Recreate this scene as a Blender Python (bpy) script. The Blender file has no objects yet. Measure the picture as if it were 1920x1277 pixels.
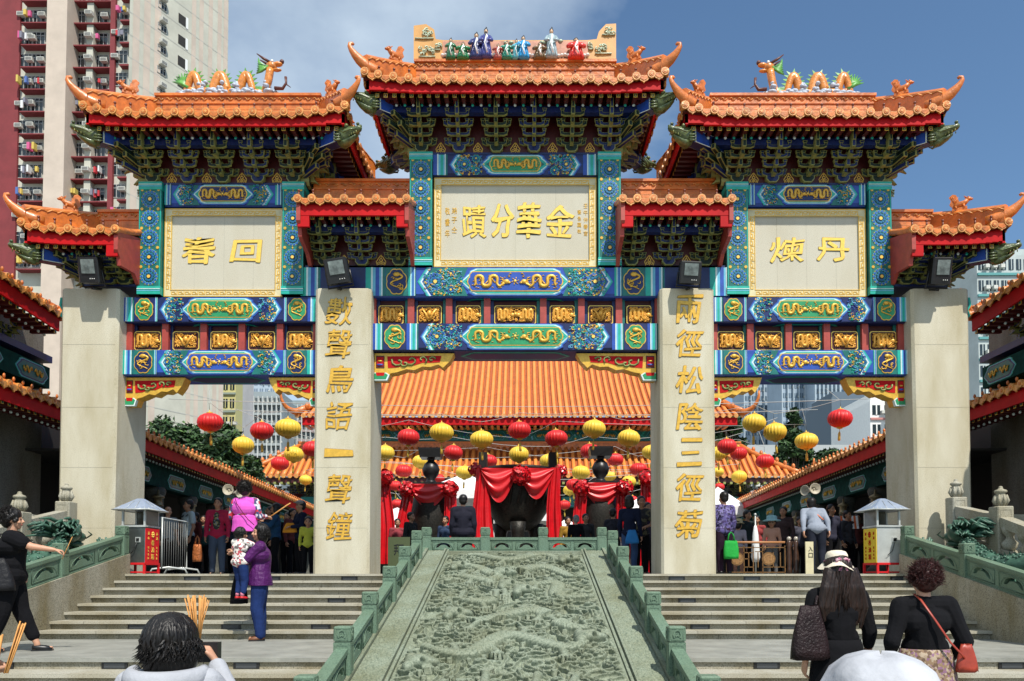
import bpy, bmesh, math, random
import numpy as np
from mathutils import Vector, Matrix, noise
R=math.radians; PI=math.pi
sc=bpy.context.scene
# ---------------- camera
F=1440.0; PITCH=R(2.06)
cd=bpy.data.cameras.new('camera'); cam=bpy.data.objects.new('camera',cd); sc.collection.objects.link(cam)
cd.sensor_width=36; cd.lens=36*F/1920; cd.clip_end=3000; cd.clip_start=.05
cam.location=(.12,0,1.6); cam.rotation_euler=(PI/2+PITCH,0,0)
cd.shift_x=-18/1920; cd.shift_y=393.7/1920
sc.camera=cam
# ---------------- sky and sun
SUN_EL=R(54.5); SUN_AZ=R(24)      # azimuth measured from straight behind the camera towards the right
sd=Vector((math.sin(SUN_AZ)*math.cos(SUN_EL),-math.cos(SUN_AZ)*math.cos(SUN_EL),math.sin(SUN_EL)))
w=bpy.data.worlds.new('World'); sc.world=w; w.use_nodes=True
nt=w.node_tree; N=nt.nodes; L=nt.links
bg=N['Background']; bg.inputs[1].default_value=.104
sky=N.new('ShaderNodeTexSky'); sky.sky_type='NISHITA'; sky.sun_disc=False
sky.sun_elevation=SUN_EL; sky.sun_rotation=math.atan2(sd.x,sd.y); sky.air_density=1.0; sky.dust_density=1.0; sky.ozone_density=1.6
tc=N.new('ShaderNodeTexCoord'); mp=N.new('ShaderNodeMapping'); mp.inputs['Scale'].default_value=(1,1,1.7); mp.inputs['Location'].default_value=(.35,0,.1)
L.new(tc.outputs['Generated'],mp.inputs[0])
nz=N.new('ShaderNodeTexNoise'); nz.inputs['Scale'].default_value=2.1; nz.inputs['Detail'].default_value=7; nz.inputs['Roughness'].default_value=.52
L.new(mp.outputs[0],nz.inputs[0])
# more cloud towards the left of the view
sx=N.new('ShaderNodeSeparateXYZ'); L.new(tc.outputs['Generated'],sx.inputs[0])
ma=N.new('ShaderNodeMath'); ma.operation='MULTIPLY_ADD'; ma.inputs[1].default_value=-.24; L.new(sx.outputs[0],ma.inputs[0]); L.new(nz.outputs[0],ma.inputs[2])
cr=N.new('ShaderNodeValToRGB'); cr.color_ramp.elements[0].position=.385; cr.color_ramp.elements[1].position=.62
cr.color_ramp.elements[0].color=(0,0,0,1); cr.color_ramp.elements[1].color=(.75,.75,.75,1)
L.new(ma.outputs[0],cr.inputs[0])
mx=N.new('ShaderNodeMixRGB'); mx.inputs[2].default_value=(7.0,8.2,9.2,1)
hs=N.new('ShaderNodeMixRGB'); hs.blend_type='MULTIPLY'; hs.inputs[0].default_value=1; hs.inputs[2].default_value=(1.02,1.24,1.33,1)
L.new(sky.outputs[0],hs.inputs[1]); L.new(cr.outputs[0],mx.inputs[0]); L.new(hs.outputs[0],mx.inputs[1]); L.new(mx.outputs[0],bg.inputs[0])
sl=bpy.data.lights.new('sun','SUN'); sl.energy=5.0; sl.angle=R(.5); sl.color=(1,.95,.86)
so=bpy.data.objects.new('sun',sl); sc.collection.objects.link(so); so.rotation_euler=sd.to_track_quat('Z','Y').to_euler(); so.location=(10,-10,30)
sc.view_settings.view_transform='Standard'; sc.view_settings.look='None'; sc.view_settings.exposure=.12; sc.view_settings.gamma=1
sc.cycles.max_bounces=5; sc.cycles.diffuse_bounces=2; sc.cycles.glossy_bounces=2; sc.cycles.transparent_max_bounces=6
try: sc.cycles.use_denoising=True
except Exception: pass
# ---------------- pixel of the photograph -> world point at depth D
def P(px,py,D):
    u=(px-978)/F; v=(1032.2-py)/F
    t=D/(math.cos(PITCH)-v*math.sin(PITCH))
    return Vector((.12+u*t,D,1.6+(math.sin(PITCH)+v*math.cos(PITCH))*t))
def PX(px,py,D): return P(px,py,D).x
def PZ(py,D): return P(978,py,D).z
# ---------------- materials
MATS={}
def hairmat(name,c,rough=.42):
    m=bpy.data.materials.new(name); MATS[name]=m; m.use_nodes=True
    n=m.node_tree.nodes; l=m.node_tree.links; b=n['Principled BSDF']; b.inputs['Roughness'].default_value=rough; b.inputs['Specular IOR Level'].default_value=.35
    t=n.new('ShaderNodeTexCoord'); mp_=n.new('ShaderNodeMapping'); mp_.inputs['Scale'].default_value=(150,150,9); l.new(t.outputs['Object'],mp_.inputs[0])
    x=n.new('ShaderNodeTexNoise'); x.inputs['Scale'].default_value=1; x.inputs['Detail'].default_value=4; l.new(mp_.outputs[0],x.inputs[0])
    r=n.new('ShaderNodeValToRGB'); r.color_ramp.elements[0].position=.35; r.color_ramp.elements[1].position=.7; r.color_ramp.elements[0].color=(*[v*.35 for v in c],1); r.color_ramp.elements[1].color=(*[min(1,v*1.6) for v in c],1)
    l.new(x.outputs[0],r.inputs[0]); l.new(r.outputs[0],b.inputs['Base Color'])
    bp=n.new('ShaderNodeBump'); bp.inputs['Strength'].default_value=.5; bp.inputs['Distance'].default_value=.006; l.new(x.outputs[0],bp.inputs['Height']); l.new(bp.outputs[0],b.inputs['Normal'])
    return m
def mat(name,col,rough=.6,var=.0,vs=3.0,bump=0,bs=40,metal=0,coat=0,col2=None,spec=.5,det=4):
    if name in MATS: return MATS[name]
    m=bpy.data.materials.new(name); MATS[name]=m; m.use_nodes=True
    n=m.node_tree.nodes; l=m.node_tree.links; b=n['Principled BSDF']
    b.inputs['Base Color'].default_value=(*col,1); b.inputs['Roughness'].default_value=rough; b.inputs['Metallic'].default_value=metal
    b.inputs['Specular IOR Level'].default_value=spec
    if coat: b.inputs['Coat Weight'].default_value=coat; b.inputs['Coat Roughness'].default_value=.15
    t=n.new('ShaderNodeTexCoord')
    if var or col2:
        x=n.new('ShaderNodeTexNoise'); x.inputs['Scale'].default_value=vs; x.inputs['Detail'].default_value=det; x.inputs['Roughness'].default_value=.65
        l.new(t.outputs['Object'],x.inputs[0])
        r=n.new('ShaderNodeValToRGB'); c2=col2 or tuple(min(1,c*(1+var)) for c in col); c1=col if col2 else tuple(c*(1-var) for c in col)
        r.color_ramp.elements[0].position=.35; r.color_ramp.elements[1].position=.65
        r.color_ramp.elements[0].color=(*c1,1); r.color_ramp.elements[1].color=(*c2,1)
        l.new(x.outputs[0],r.inputs[0]); l.new(r.outputs[0],b.inputs['Base Color'])
    if bump:
        y=n.new('ShaderNodeTexNoise'); y.inputs['Scale'].default_value=bs; y.inputs['Detail'].default_value=5
        l.new(t.outputs['Object'],y.inputs[0]); bp=n.new('ShaderNodeBump'); bp.inputs['Strength'].default_value=bump; bp.inputs['Distance'].default_value=.02
        l.new(y.outputs[0],bp.inputs['Height']); l.new(bp.outputs[0],b.inputs['Normal'])
    return m
def granite(name,a,b2,speck,scale=90,stain=.12,rough=.75):
    m=bpy.data.materials.new(name); MATS[name]=m; m.use_nodes=True
    n=m.node_tree.nodes; l=m.node_tree.links; b=n['Principled BSDF']; b.inputs['Roughness'].default_value=rough
    t=n.new('ShaderNodeTexCoord')
    v=n.new('ShaderNodeTexNoise'); v.inputs['Scale'].default_value=scale; v.inputs['Detail'].default_value=3; v.inputs['Roughness'].default_value=.8
    l.new(t.outputs['Object'],v.inputs[0])
    r=n.new('ShaderNodeValToRGB'); e=r.color_ramp.elements; e[0].position=.36; e[0].color=(*speck,1); e[1].position=.60; e[1].color=(*b2,1)
    k=e.new(.45); k.color=(*a,1); l.new(v.outputs[0],r.inputs[0])
    s=n.new('ShaderNodeTexNoise'); s.inputs['Scale'].default_value=.9; s.inputs['Detail'].default_value=6; s.inputs['Roughness'].default_value=.6
    mpp=n.new('ShaderNodeMapping'); mpp.inputs['Scale'].default_value=(2.2,2.2,.6); l.new(t.outputs['Object'],mpp.inputs[0]); l.new(mpp.outputs[0],s.inputs[0])
    r2=n.new('ShaderNodeValToRGB'); r2.color_ramp.elements[0].position=.3; r2.color_ramp.elements[1].position=.6
    r2.color_ramp.elements[0].color=(1-stain*1.6,1-stain*1.9,1-stain*2.6,1); r2.color_ramp.elements[1].color=(1,1,1,1); l.new(s.outputs[0],r2.inputs[0])
    x=n.new('ShaderNodeMixRGB'); x.blend_type='MULTIPLY'; x.inputs[0].default_value=1; l.new(r.outputs[0],x.inputs[1]); l.new(r2.outputs[0],x.inputs[2]); l.new(x.outputs[0],b.inputs['Base Color'])
    bp=n.new('ShaderNodeBump'); bp.inputs['Strength'].default_value=.25; bp.inputs['Distance'].default_value=.006; l.new(v.outputs[0],bp.inputs['Height']); l.new(bp.outputs[0],b.inputs['Normal'])
    return m
G=granite('pale_granite',(.54,.505,.385),(.62,.58,.455),(.34,.31,.23),80,.15)
G2=granite('step_granite',(.27,.25,.19),(.38,.355,.28),(.09,.08,.06),70,.26)
G3=granite('plaque_stone',(.50,.47,.37),(.56,.53,.43),(.31,.285,.22),100,.05)
GREEN_ST=granite('green_stone',(.105,.175,.12),(.15,.23,.16),(.06,.105,.075),60,.12,.6)
GREEN_LT=granite('light_green_stone',(.18,.215,.155),(.25,.285,.21),(.095,.125,.09),45,.16,.65)
GREEN_DK=mat('dark_green_stone',(.045,.11,.075),.45,.3,9,.3,30)
GREY_ST=granite('grey_balustrade_stone',(.33,.32,.26),(.42,.405,.335),(.18,.17,.14),60,.2)
TILE=mat('orange_glazed_tile',(.56,.15,.02),.42,.40,7,.2,25,coat=.15,det=8)
TILE_L=mat('pale_orange_tile_end',(.60,.26,.065),.42,.35,9,.3,60,coat=.15)
TILE_H=mat('hall_roof_tile',(.72,.235,.05),.45,.10,1.2)
TILE_HG=mat('hall_roof_tile_gutter',(.34,.075,.015),.6,.2,4)
RIDGE=mat('ridge_tile',(.56,.155,.024),.42,.32,4.5,.35,18,coat=.15,det=8)
FASC=mat('red_fascia_paint',(.46,.004,.006),.6,.15,3,spec=.2)
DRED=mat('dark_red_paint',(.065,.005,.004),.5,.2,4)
POSTRED=mat('brown_red_paint',(.36,.05,.035),.5,.15,6)
BLUE=mat('cobalt_paint',(.018,.07,.36),.4,.15,6)
NAVY=mat('navy_paint',(.004,.014,.09),.4,.2,6)
SKYB=mat('sky_blue_paint',(.12,.42,.58),.4,.1,6)
TEAL=mat('teal_paint',(.012,.38,.29),.4,.12,6)
TEALD=mat('dark_teal_paint',(.006,.14,.12),.4,.2,6)
PALE=mat('white_paint_line',(.62,.74,.72),.45,.08,6)
CREAM=mat('cream_outline_paint',(.27,.28,.085),.45,.1,9)
GOLD=mat('gold_leaf',(.72,.42,.055),.34,.15,14,.15,60,metal=.25)
GOLDL=mat('bright_gold_leaf',(.88,.60,.11),.33,.1,14,metal=.2)
GOLDC=mat('gold_carving',(.74,.36,.05),.36,.2,20,metal=.25)
DGREEN=mat('dark_green_paint',(.002,.016,.010),.6,.2,9)
BGREEN=mat('bright_green_paint',(.02,.26,.10),.4,.15,9)
BRONZEG=mat('green_glaze',(.04,.055,.018),.4,.35,14,.3,30,coat=.25,col2=(.13,.17,.055))
BLACK=mat('black_metal',(.012,.012,.013),.38,.3,12)
DARKIRON=mat('burner_iron',(.022,.020,.016),.5,.5,25,.5,30,metal=.4)
REDCL=mat('red_satin',(.58,.006,.012),.36,.12,5,spec=.6)
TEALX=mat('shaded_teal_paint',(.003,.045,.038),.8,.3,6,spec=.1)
WHITE=mat('white_paint',(.78,.78,.75),.5,.05,3)
# ---------------- mesh builder
def root_loc(o):
    v=Vector((0,0,0))
    while o is not None: v=v+o.location; o=o.parent
    return v
class MB:
    def __init__(s): s.v=[]; s.f=[]; s.m=[]; s.sm=[]; s.mats=[]
    def mi(s,m):
        if m not in s.mats: s.mats.append(m)
        return s.mats.index(m)
    def add(s,vs,fs,m,smooth=False):
        o=len(s.v); s.v.extend([tuple(q) for q in vs]); k=s.mi(m)
        for f in fs: s.f.append(tuple(i+o for i in f)); s.m.append(k); s.sm.append(smooth)
    def box(s,x0,x1,y0,y1,z0,z1,m,M=None,taper=None):
        t=taper or 0
        vs=[Vector(q) for q in ((x0,y0,z0),(x1,y0,z0),(x1,y1,z0),(x0,y1,z0),(x0+t,y0+t,z1),(x1-t,y0+t,z1),(x1-t,y1-t,z1),(x0+t,y1-t,z1))]
        if M is not None: vs=[M@q for q in vs]
        s.add(vs,[(0,3,2,1),(4,5,6,7),(0,1,5,4),(1,2,6,5),(2,3,7,6),(3,0,4,7)],m)
    def bbox(s,x0,x1,y0,y1,z0,z1,m,b=.02,M=None):   # box with chamfered vertical and top edges on the front
        vs=[];lv=[(z0,0),(z1-b,0),(z1,b)]
        for z,i in lv:
            for q in ((x0+b,y0+i),(x1-b,y0+i),(x1-i,y0+b),(x1-i,y1-b),(x1-b,y1-i),(x0+b,y1-i),(x0+i,y1-b),(x0+i,y0+b)): vs.append(Vector((*q,z)))
        if M is not None: vs=[M@q for q in vs]
        fs=[tuple(range(7,-1,-1)),tuple(range(16,24))]
        for a in range(2):
            for i in range(8): j=(i+1)%8; fs.append((a*8+i,a*8+j,a*8+8+j,a*8+8+i))
        s.add(vs,fs,m)
    def ring(s,rings,m,smooth=True,closed=True,cap=True):
        n=len(rings[0]); vs=[q for r in rings for q in r]; fs=[]
        for a in range(len(rings)-1):
            for i in range(n if closed else n-1):
                j=(i+1)%n; fs.append((a*n+i,a*n+j,(a+1)*n+j,(a+1)*n+i))
        if cap and closed: fs.append(tuple(range(n-1,-1,-1))); fs.append(tuple((len(rings)-1)*n+i for i in range(n)))
        s.add(vs,fs,m,smooth)
    def tube(s,pts,r,m,n=6,flat=1.0,up=None,smooth=True,cap=True):
        pts=[Vector(p) for p in pts]; rings=[]; k=len(pts)
        rs=r if isinstance(r,(list,tuple)) else [r]*k
        prev=None
        for i,p in enumerate(pts):
            d=(pts[min(i+1,k-1)]-pts[max(i-1,0)])
            if d.length<1e-7: d=Vector((0,0,1))
            d.normalize()
            a=Vector(up) if up else (prev if prev is not None else (Vector((0,0,1)) if abs(d.z)<.9 else Vector((0,1,0))))
            b=d.cross(a)
            if b.length<1e-4: b=d.cross(Vector((1,0,.3)))
            b.normalize(); a=b.cross(d).normalized(); prev=a
            rings.append([p+b*(rs[i]*math.cos(2*PI*j/n))+a*(rs[i]*flat*math.sin(2*PI*j/n)) for j in range(n)])
        s.ring(rings,m,smooth,True,cap)
    def lathe(s,prof,m,c=(0,0,0),n=12,smooth=True,M=None,sx=1,sy=1,lobes=0,la=0):
        rings=[]
        for r,z in prof:
            rr=[]
            for j in range(n):
                a=2*PI*j/n; q=r*(1+la*abs(math.cos(lobes*a/2)) if lobes else 1)
                p=Vector((q*sx*math.cos(a),q*sy*math.sin(a),z))
                if M is not None: p=M@p
                rr.append(p+Vector(c))
            rings.append(rr)
        s.ring(rings,m,smooth)
    def ell(s,c,r,m,n=10,k=6,M=None):
        prof=[(max(1e-4,math.sin(PI*i/k)),-math.cos(PI*i/k)) for i in range(k+1)]
        rr=(r,r,r) if isinstance(r,(int,float)) else r
        rings=[]
        for a,z in prof:
            ring=[]
            for j in range(n):
                p=Vector((a*math.cos(2*PI*j/n)*rr[0],a*math.sin(2*PI*j/n)*rr[1],z*rr[2]))
                if M is not None: p=M@p
                ring.append(p+Vector(c))
            rings.append(ring)
        s.ring(rings,m)
    def poly(s,pts,y,d,m,back=True):      # xz polygon, front at y, thickness d going back (+y)
        n=len(pts); A=sum(pts[i][0]*pts[(i+1)%n][1]-pts[(i+1)%n][0]*pts[i][1] for i in range(n))
        if A<0: pts=pts[::-1]
        vs=[(x,y,z) for x,z in pts]+[(x,y+d,z) for x,z in pts]
        fs=[tuple(range(n))]+[(i,n+i,n+(i+1)%n,(i+1)%n) for i in range(n)]
        if back: fs.append(tuple(range(2*n-1,n-1,-1)))
        s.add(vs,fs,m)
    def stroke(s,path,w,y,d,m):            # flat ribbon along an xz path
        n=len(path); L_=[];R_=[]
        for i in range(n):
            a=Vector(path[max(i-1,0)]); b=Vector(path[min(i+1,n-1)]); t=(b-a)
            if t.length<1e-6: t=Vector((1,0))
            t.normalize(); nn=Vector((-t.y,t.x))*w/2; p=Vector(path[i])
            if 0<i<n-1:
                t1=(p-Vector(path[i-1])).normalized(); c=max(.5,abs(t1.dot(t))); nn=nn/c
            L_.append(p+nn); R_.append(p-nn)
        for i in range(n-1):
            q=[L_[i],R_[i],R_[i+1],L_[i+1]]; 
            vs=[(p.x,y,p.y) for p in q]+[(p.x,y+d,p.y) for p in q]
            s.add(vs,[(0,1,2,3),(0,4,5,1),(1,5,6,2),(2,6,7,3),(3,7,4,0)],m)
    def disc(s,cx,cz,r,y,d,m,n=10,sz=1,ph=0):
        s.poly([(cx+r*math.cos(2*PI*i/n+ph),cz+r*sz*math.sin(2*PI*i/n+ph)) for i in range(n)],y,d,m,False)
    def mesh(s,name,off=(0,0,0)):
        me=bpy.data.meshes.new(name); o=Vector(off)
        me.from_pydata([(q[0]-o.x,q[1]-o.y,q[2]-o.z) for q in s.v],[],s.f)
        for m in s.mats: me.materials.append(m)
        me.polygons.foreach_set('material_index',s.m); me.polygons.foreach_set('use_smooth',s.sm); me.update()
        return me
    def build(s,name,parent=None,origin=None,label=None):
        """verts are in world space; the part's origin is its thing's origin, or `origin`"""
        if parent is not None: base=root_loc(parent)
        else: base=Vector((0,0,0))
        o0=Vector(origin) if origin is not None else base
        o=bpy.data.objects.new(name,s.mesh(name,o0)); sc.collection.objects.link(o)
        o.parent=parent; o.location=o0-base
        if label: o['label']=label
        return o
def tag(o,label=None,cat=None,group=None,kind=None):
    if label: o['label']=label
    if cat: o['category']=cat
    if group: o['group']=group
    if kind: o['kind']=kind
    return o
def thing(name,loc,label,cat,group=None):
    o=bpy.data.objects.new(name,None); o.empty_display_size=.2; sc.collection.objects.link(o); o.location=loc
    return tag(o,label,cat,group)
def inst(name,me,parent,loc,rz=0,scale=None,rot=None):
    """shared mesh placed at world loc below parent"""
    o=bpy.data.objects.new(name,me); sc.collection.objects.link(o); o.parent=parent
    o.location=Vector(loc)-(root_loc(parent) if parent is not None else Vector((0,0,0)))
    o.rotation_euler=rot if rot else (0,0,rz)
    if scale is not None: o.scale=(scale,)*3 if isinstance(scale,(int,float)) else scale
    return o
def copy_tree(o,loc=None,rz=None,label=None,parent=None,scale=None):
    kids=[c for c in o.children]
    c=o.copy(); sc.collection.objects.link(c); c.parent=parent
    if loc is not None: c.location=loc
    if rz is not None: c.rotation_euler=(0,0,rz)
    if scale is not None: c.scale=(scale,)*3 if isinstance(scale,(int,float)) else scale
    if label: c['label']=label
    for k in kids: copy_tree(k,parent=c)
    return c
def lerp(a,b,t): return a+(b-a)*t
_tc={}
def glyph(ch,size,depth,bold=.0,shear=0,bevel=0):
    """mesh data of one character, centred, standing in the xz plane, front at y=0"""
    c=bpy.data.curves.new('character','FONT'); c.body=ch; c.size=1; c.extrude=.02; c.offset=bold; c.shear=shear; c.resolution_u=3
    o=bpy.data.objects.new('tmp',c); sc.collection.objects.link(o)
    bpy.context.view_layer.update()
    dg=bpy.context.evaluated_depsgraph_get(); me=bpy.data.meshes.new_from_object(o.evaluated_get(dg))
    bpy.data.objects.remove(o); bpy.data.curves.remove(c)
    n=len(me.vertices)
    if not n: return me
    co=np.empty(n*3); me.vertices.foreach_get('co',co); co=co.reshape(-1,3)
    mn=co.min(0); mxx=co.max(0); cen=(mn+mxx)/2; sz=size if isinstance(size,tuple) else (size*(mxx[0]-mn[0]),size*(mxx[1]-mn[1]))
    k0=sz[0]/max(1e-6,mxx[0]-mn[0]); k1=sz[1]/max(1e-6,mxx[1]-mn[1])
    out=np.stack([(co[:,0]-cen[0])*k0,-(co[:,2]/.02)*depth/2,(co[:,1]-cen[1])*k1],1)
    me.vertices.foreach_set('co',out.ravel()); me.update()
    return me
def char(ch,cx,cz,y,size,depth,m,parent,name='character',bold=.02,shear=0):
    """brush-like character: strokes thickened by small shifts and bent by slow noise"""
    me=glyph(ch,size,depth,0,shear); n=len(me.vertices)
    co=np.empty(n*3); me.vertices.foreach_get('co',co); co=co.reshape(-1,3)
    W=max(size); sd_=hash_s(ch)
    for i in range(n):
        v=noise.noise_vector(Vector((co[i,0]*2.6/W,co[i,2]*2.6/W,sd_)))
        co[i,0]+=v.x*W*.085; co[i,2]+=v.y*W*.085
    fs=[tuple(p.vertices) for p in me.polygons]; mb=MB()
    b=bold*W
    sh_=[(0,0)] if bold==0 else [(0,0),(b,.4*b),(-b,-.4*b),(.5*b,-b),(-.5*b,b),(1.5*b,.9*b),(-1.4*b,-.9*b)]
    for k,(dx,dz) in enumerate(sh_):
        q=co.copy(); q[:,0]+=dx; q[:,2]+=dz; q[:,1]-=.0008*k; mb.add([tuple(r) for r in q],fs,m)
    if bold:
        rim=mat('painted_edge_shadow',(.24,.14,.04),.7)  # brown outline paints the shadow that engraved strokes would show
        for k in range(8):
            q=co.copy(); a_=k*PI/4; q[:,0]+=(b*1.2+.006)*math.cos(a_); q[:,2]+=(b*1.2+.006)*math.sin(a_); q[:,1]=q[:,1]*.3-.0002*k; mb.add([tuple(r) for r in q],fs,rim)
    bpy.data.meshes.remove(me)
    return inst(name,mb.mesh(name),parent,(cx,y,cz))
def hash_s(ch): return (ord(ch[0])%97)*1.37
# =====================================================================  THE ARCHWAY
rnd=random.Random(7)
YP=14.0; YB=14.2; YC=14.6; ZF=1.674
gate=thing('memorial_archway',(0,YC,ZF),'painted ceremonial archway with four pale stone pillars and orange tiled roofs','archway')
HALF_IN=(-PX(643,700,YP)+PX(1289,700,YP))/2
HALF_OUT=(-PX(160,700,YP)+PX(1760,700,YP))/2
def dragon2(mb,x0,x1,zc,h,y,m,flip=1,seed=0,d=.018):
    """gold dragon in low relief between x0 (tail) and x1 (head)"""
    r=random.Random(seed); n=44; W=x1-x0; pts=[]; rs=[]
    for i in range(n):
        t=i/(n-1); x=x0+W*(.04+.80*t-.040*math.sin(t*2*2.1*2*PI-2.2)); z=zc+h*.29*math.sin(t*2.1*2*PI-1.1)*(1 if t<.92 else .7)
        pts.append((x,y,z)); rs.append(h*.082*(.35+1.0*math.sin(PI*min(1,t*.8+.12))))
    mb.tube(pts,rs,m,5,.8,up=(0,-1,0))
    hx,hz=pts[-1][0],pts[-1][2]; s=1 if W>0 else -1
    mb.ell((hx+s*h*.10,y-.004,hz+h*.06),(h*.17,.022,h*.13),m,8,5)
    for q in range(5): mb.tube([(hx-s*h*.02,y,hz+h*.05),(hx-s*h*(.14+.02*q),y,hz+h*(.16-.09*q))],h*.02,m,4)
    mb.ell((hx+s*h*.25,y-.004,hz+h*.0),(h*.10,.018,h*.06),m,6,4)
    for k in (-1,1): mb.tube([(hx,y,hz+h*.1),(hx-s*h*.12,y,hz+h*.22+k*h*.04),(hx-s*h*.26,y,hz+h*.24+k*h*.08)],h*.022,m,4)
    for t,dz in ((.22,-1),(.42,1),(.62,-1),(.8,-1)):
        i=int(t*n); bx,_,bz=pts[i]; ex=bx+s*h*.18*r.uniform(.5,1.2); ez=bz+dz*h*.26
        mb.tube([(bx,y,bz),(ex-s*h*.1,y,bz+dz*h*.16),(ex,y,ez)],h*.035,m,4)
        for q in (-1,0,1): mb.tube([(ex,y,ez),(ex+q*h*.06+s*h*.05,y,ez+dz*h*.06)],h*.018,m,4)
    for k in range(34):
        cx=lerp(x0,x1,r.uniform(.0,1)); cz=zc+h*r.uniform(-.42,.42)
        mb.tube([(cx,y+.004,cz),(cx+h*.06,y,cz+h*.035),(cx+h*.12,y+.004,cz+h*.0)],h*.02,m,4)
def curls(mb,x0,x1,z0,z1,y,m,n,r,rad=.010,sz=.07):
    for _ in range(n):
        cx=r.uniform(x0,x1); cz=r.uniform(z0,z1); a=r.uniform(0,6.28); t=r.choice((-1,1)); q=sz*r.uniform(.5,1.2); p=[]
        for i in range(7):
            k=i/6; rr=q*(1-.75*k); aa=a+t*k*4.2
            p.append((min(x1,max(x0,cx+rr*math.cos(aa))),y-.003*i,min(z1,max(z0,cz+rr*math.sin(aa)*.8))))
        mb.tube(p,[rad*(.5+.8*math.sin(PI*(i+.7)/7.4)) for i in range(7)],m,4,.8,up=(0,-1,0))
def rosette(mb,cx,cz,r,y,style=0,n=14):
    c=[(TEALD,BLUE,SKYB,NAVY,TEAL,BLUE,GOLD),(TEALD,TEAL,SKYB,NAVY,TEAL,BLUE,GOLD)][style]
    mb.disc(cx,cz,r,y-.002,.01,c[0],18)
    for i in range(n):
        a=2*PI*i/n; mb.disc(cx+r*.80*math.cos(a),cz+r*.80*math.sin(a),r*.165,y-.006,.008,c[2],7)
        mb.disc(cx+r*.80*math.cos(a),cz+r*.80*math.sin(a),r*.12,y-.010,.008,c[1],7)
        mb.disc(cx+r*.94*math.cos(a+PI/n),cz+r*.94*math.sin(a+PI/n),r*.05,y-.010,.008,GOLD,5)
    mb.disc(cx,cz,r*.60,y-.008,.008,c[3],16)
    for i in range(10):
        a=2*PI*(i+.5)/10; mb.disc(cx+r*.43*math.cos(a),cz+r*.43*math.sin(a),r*.14,y-.012,.008,c[4],6)
        mb.disc(cx+r*.43*math.cos(a),cz+r*.43*math.sin(a),r*.10,y-.016,.008,c[5],6)
    mb.disc(cx,cz,r*.26,y-.016,.01,c[3],10); mb.disc(cx,cz,r*.19,y-.022,.01,GOLDL,9)
def cartouche_pts(hw,hh,tip,step=.35):
    p=[(-hw,0),(-hw+tip*.45,hh*.50),(-hw+tip*.60,hh*.62),(-hw+tip*.62,hh*.80),(-hw+tip,hh),]
    q=p+[(-x,z) for x,z in p[::-1]]
    return q+[(x,-z) for x,z in q[::-1] if abs(z)>1e-6]
def lobed(hw,hh):
    q=hh*.42; p=[(-hw,0),(-hw+q*.15,hh*.30),(-hw+q*.5,hh*.42),(-hw+q*.55,hh*.72),(-hw+q*1.1,hh*.98),(-hw+q*2,hh)]
    t=p+[(-x,z) for x,z in p[::-1]]
    return t+[(x,-z) for x,z in t[::-1] if abs(z)>1e-6]
def sh(pts,cx,cz): return [(x+cx,z+cz) for x,z in pts]
def chevron(mb,x,zc,hh,w,t,y,cols,s):
    """bands pointing away from the centre: '<' when s=-1"""
    n=len(cols)
    for i,m in enumerate(cols):
        o=-s*i*t; o2=-s*(i+1)*t
        p=[(x+o,zc),(x-s*w+o,zc+hh),(x-s*w+o2,zc+hh),(x+o2,zc),(x-s*w+o2,zc-hh),(x-s*w+o,zc-hh)]
        mb.poly(p,y,.012,m,False)
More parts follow.
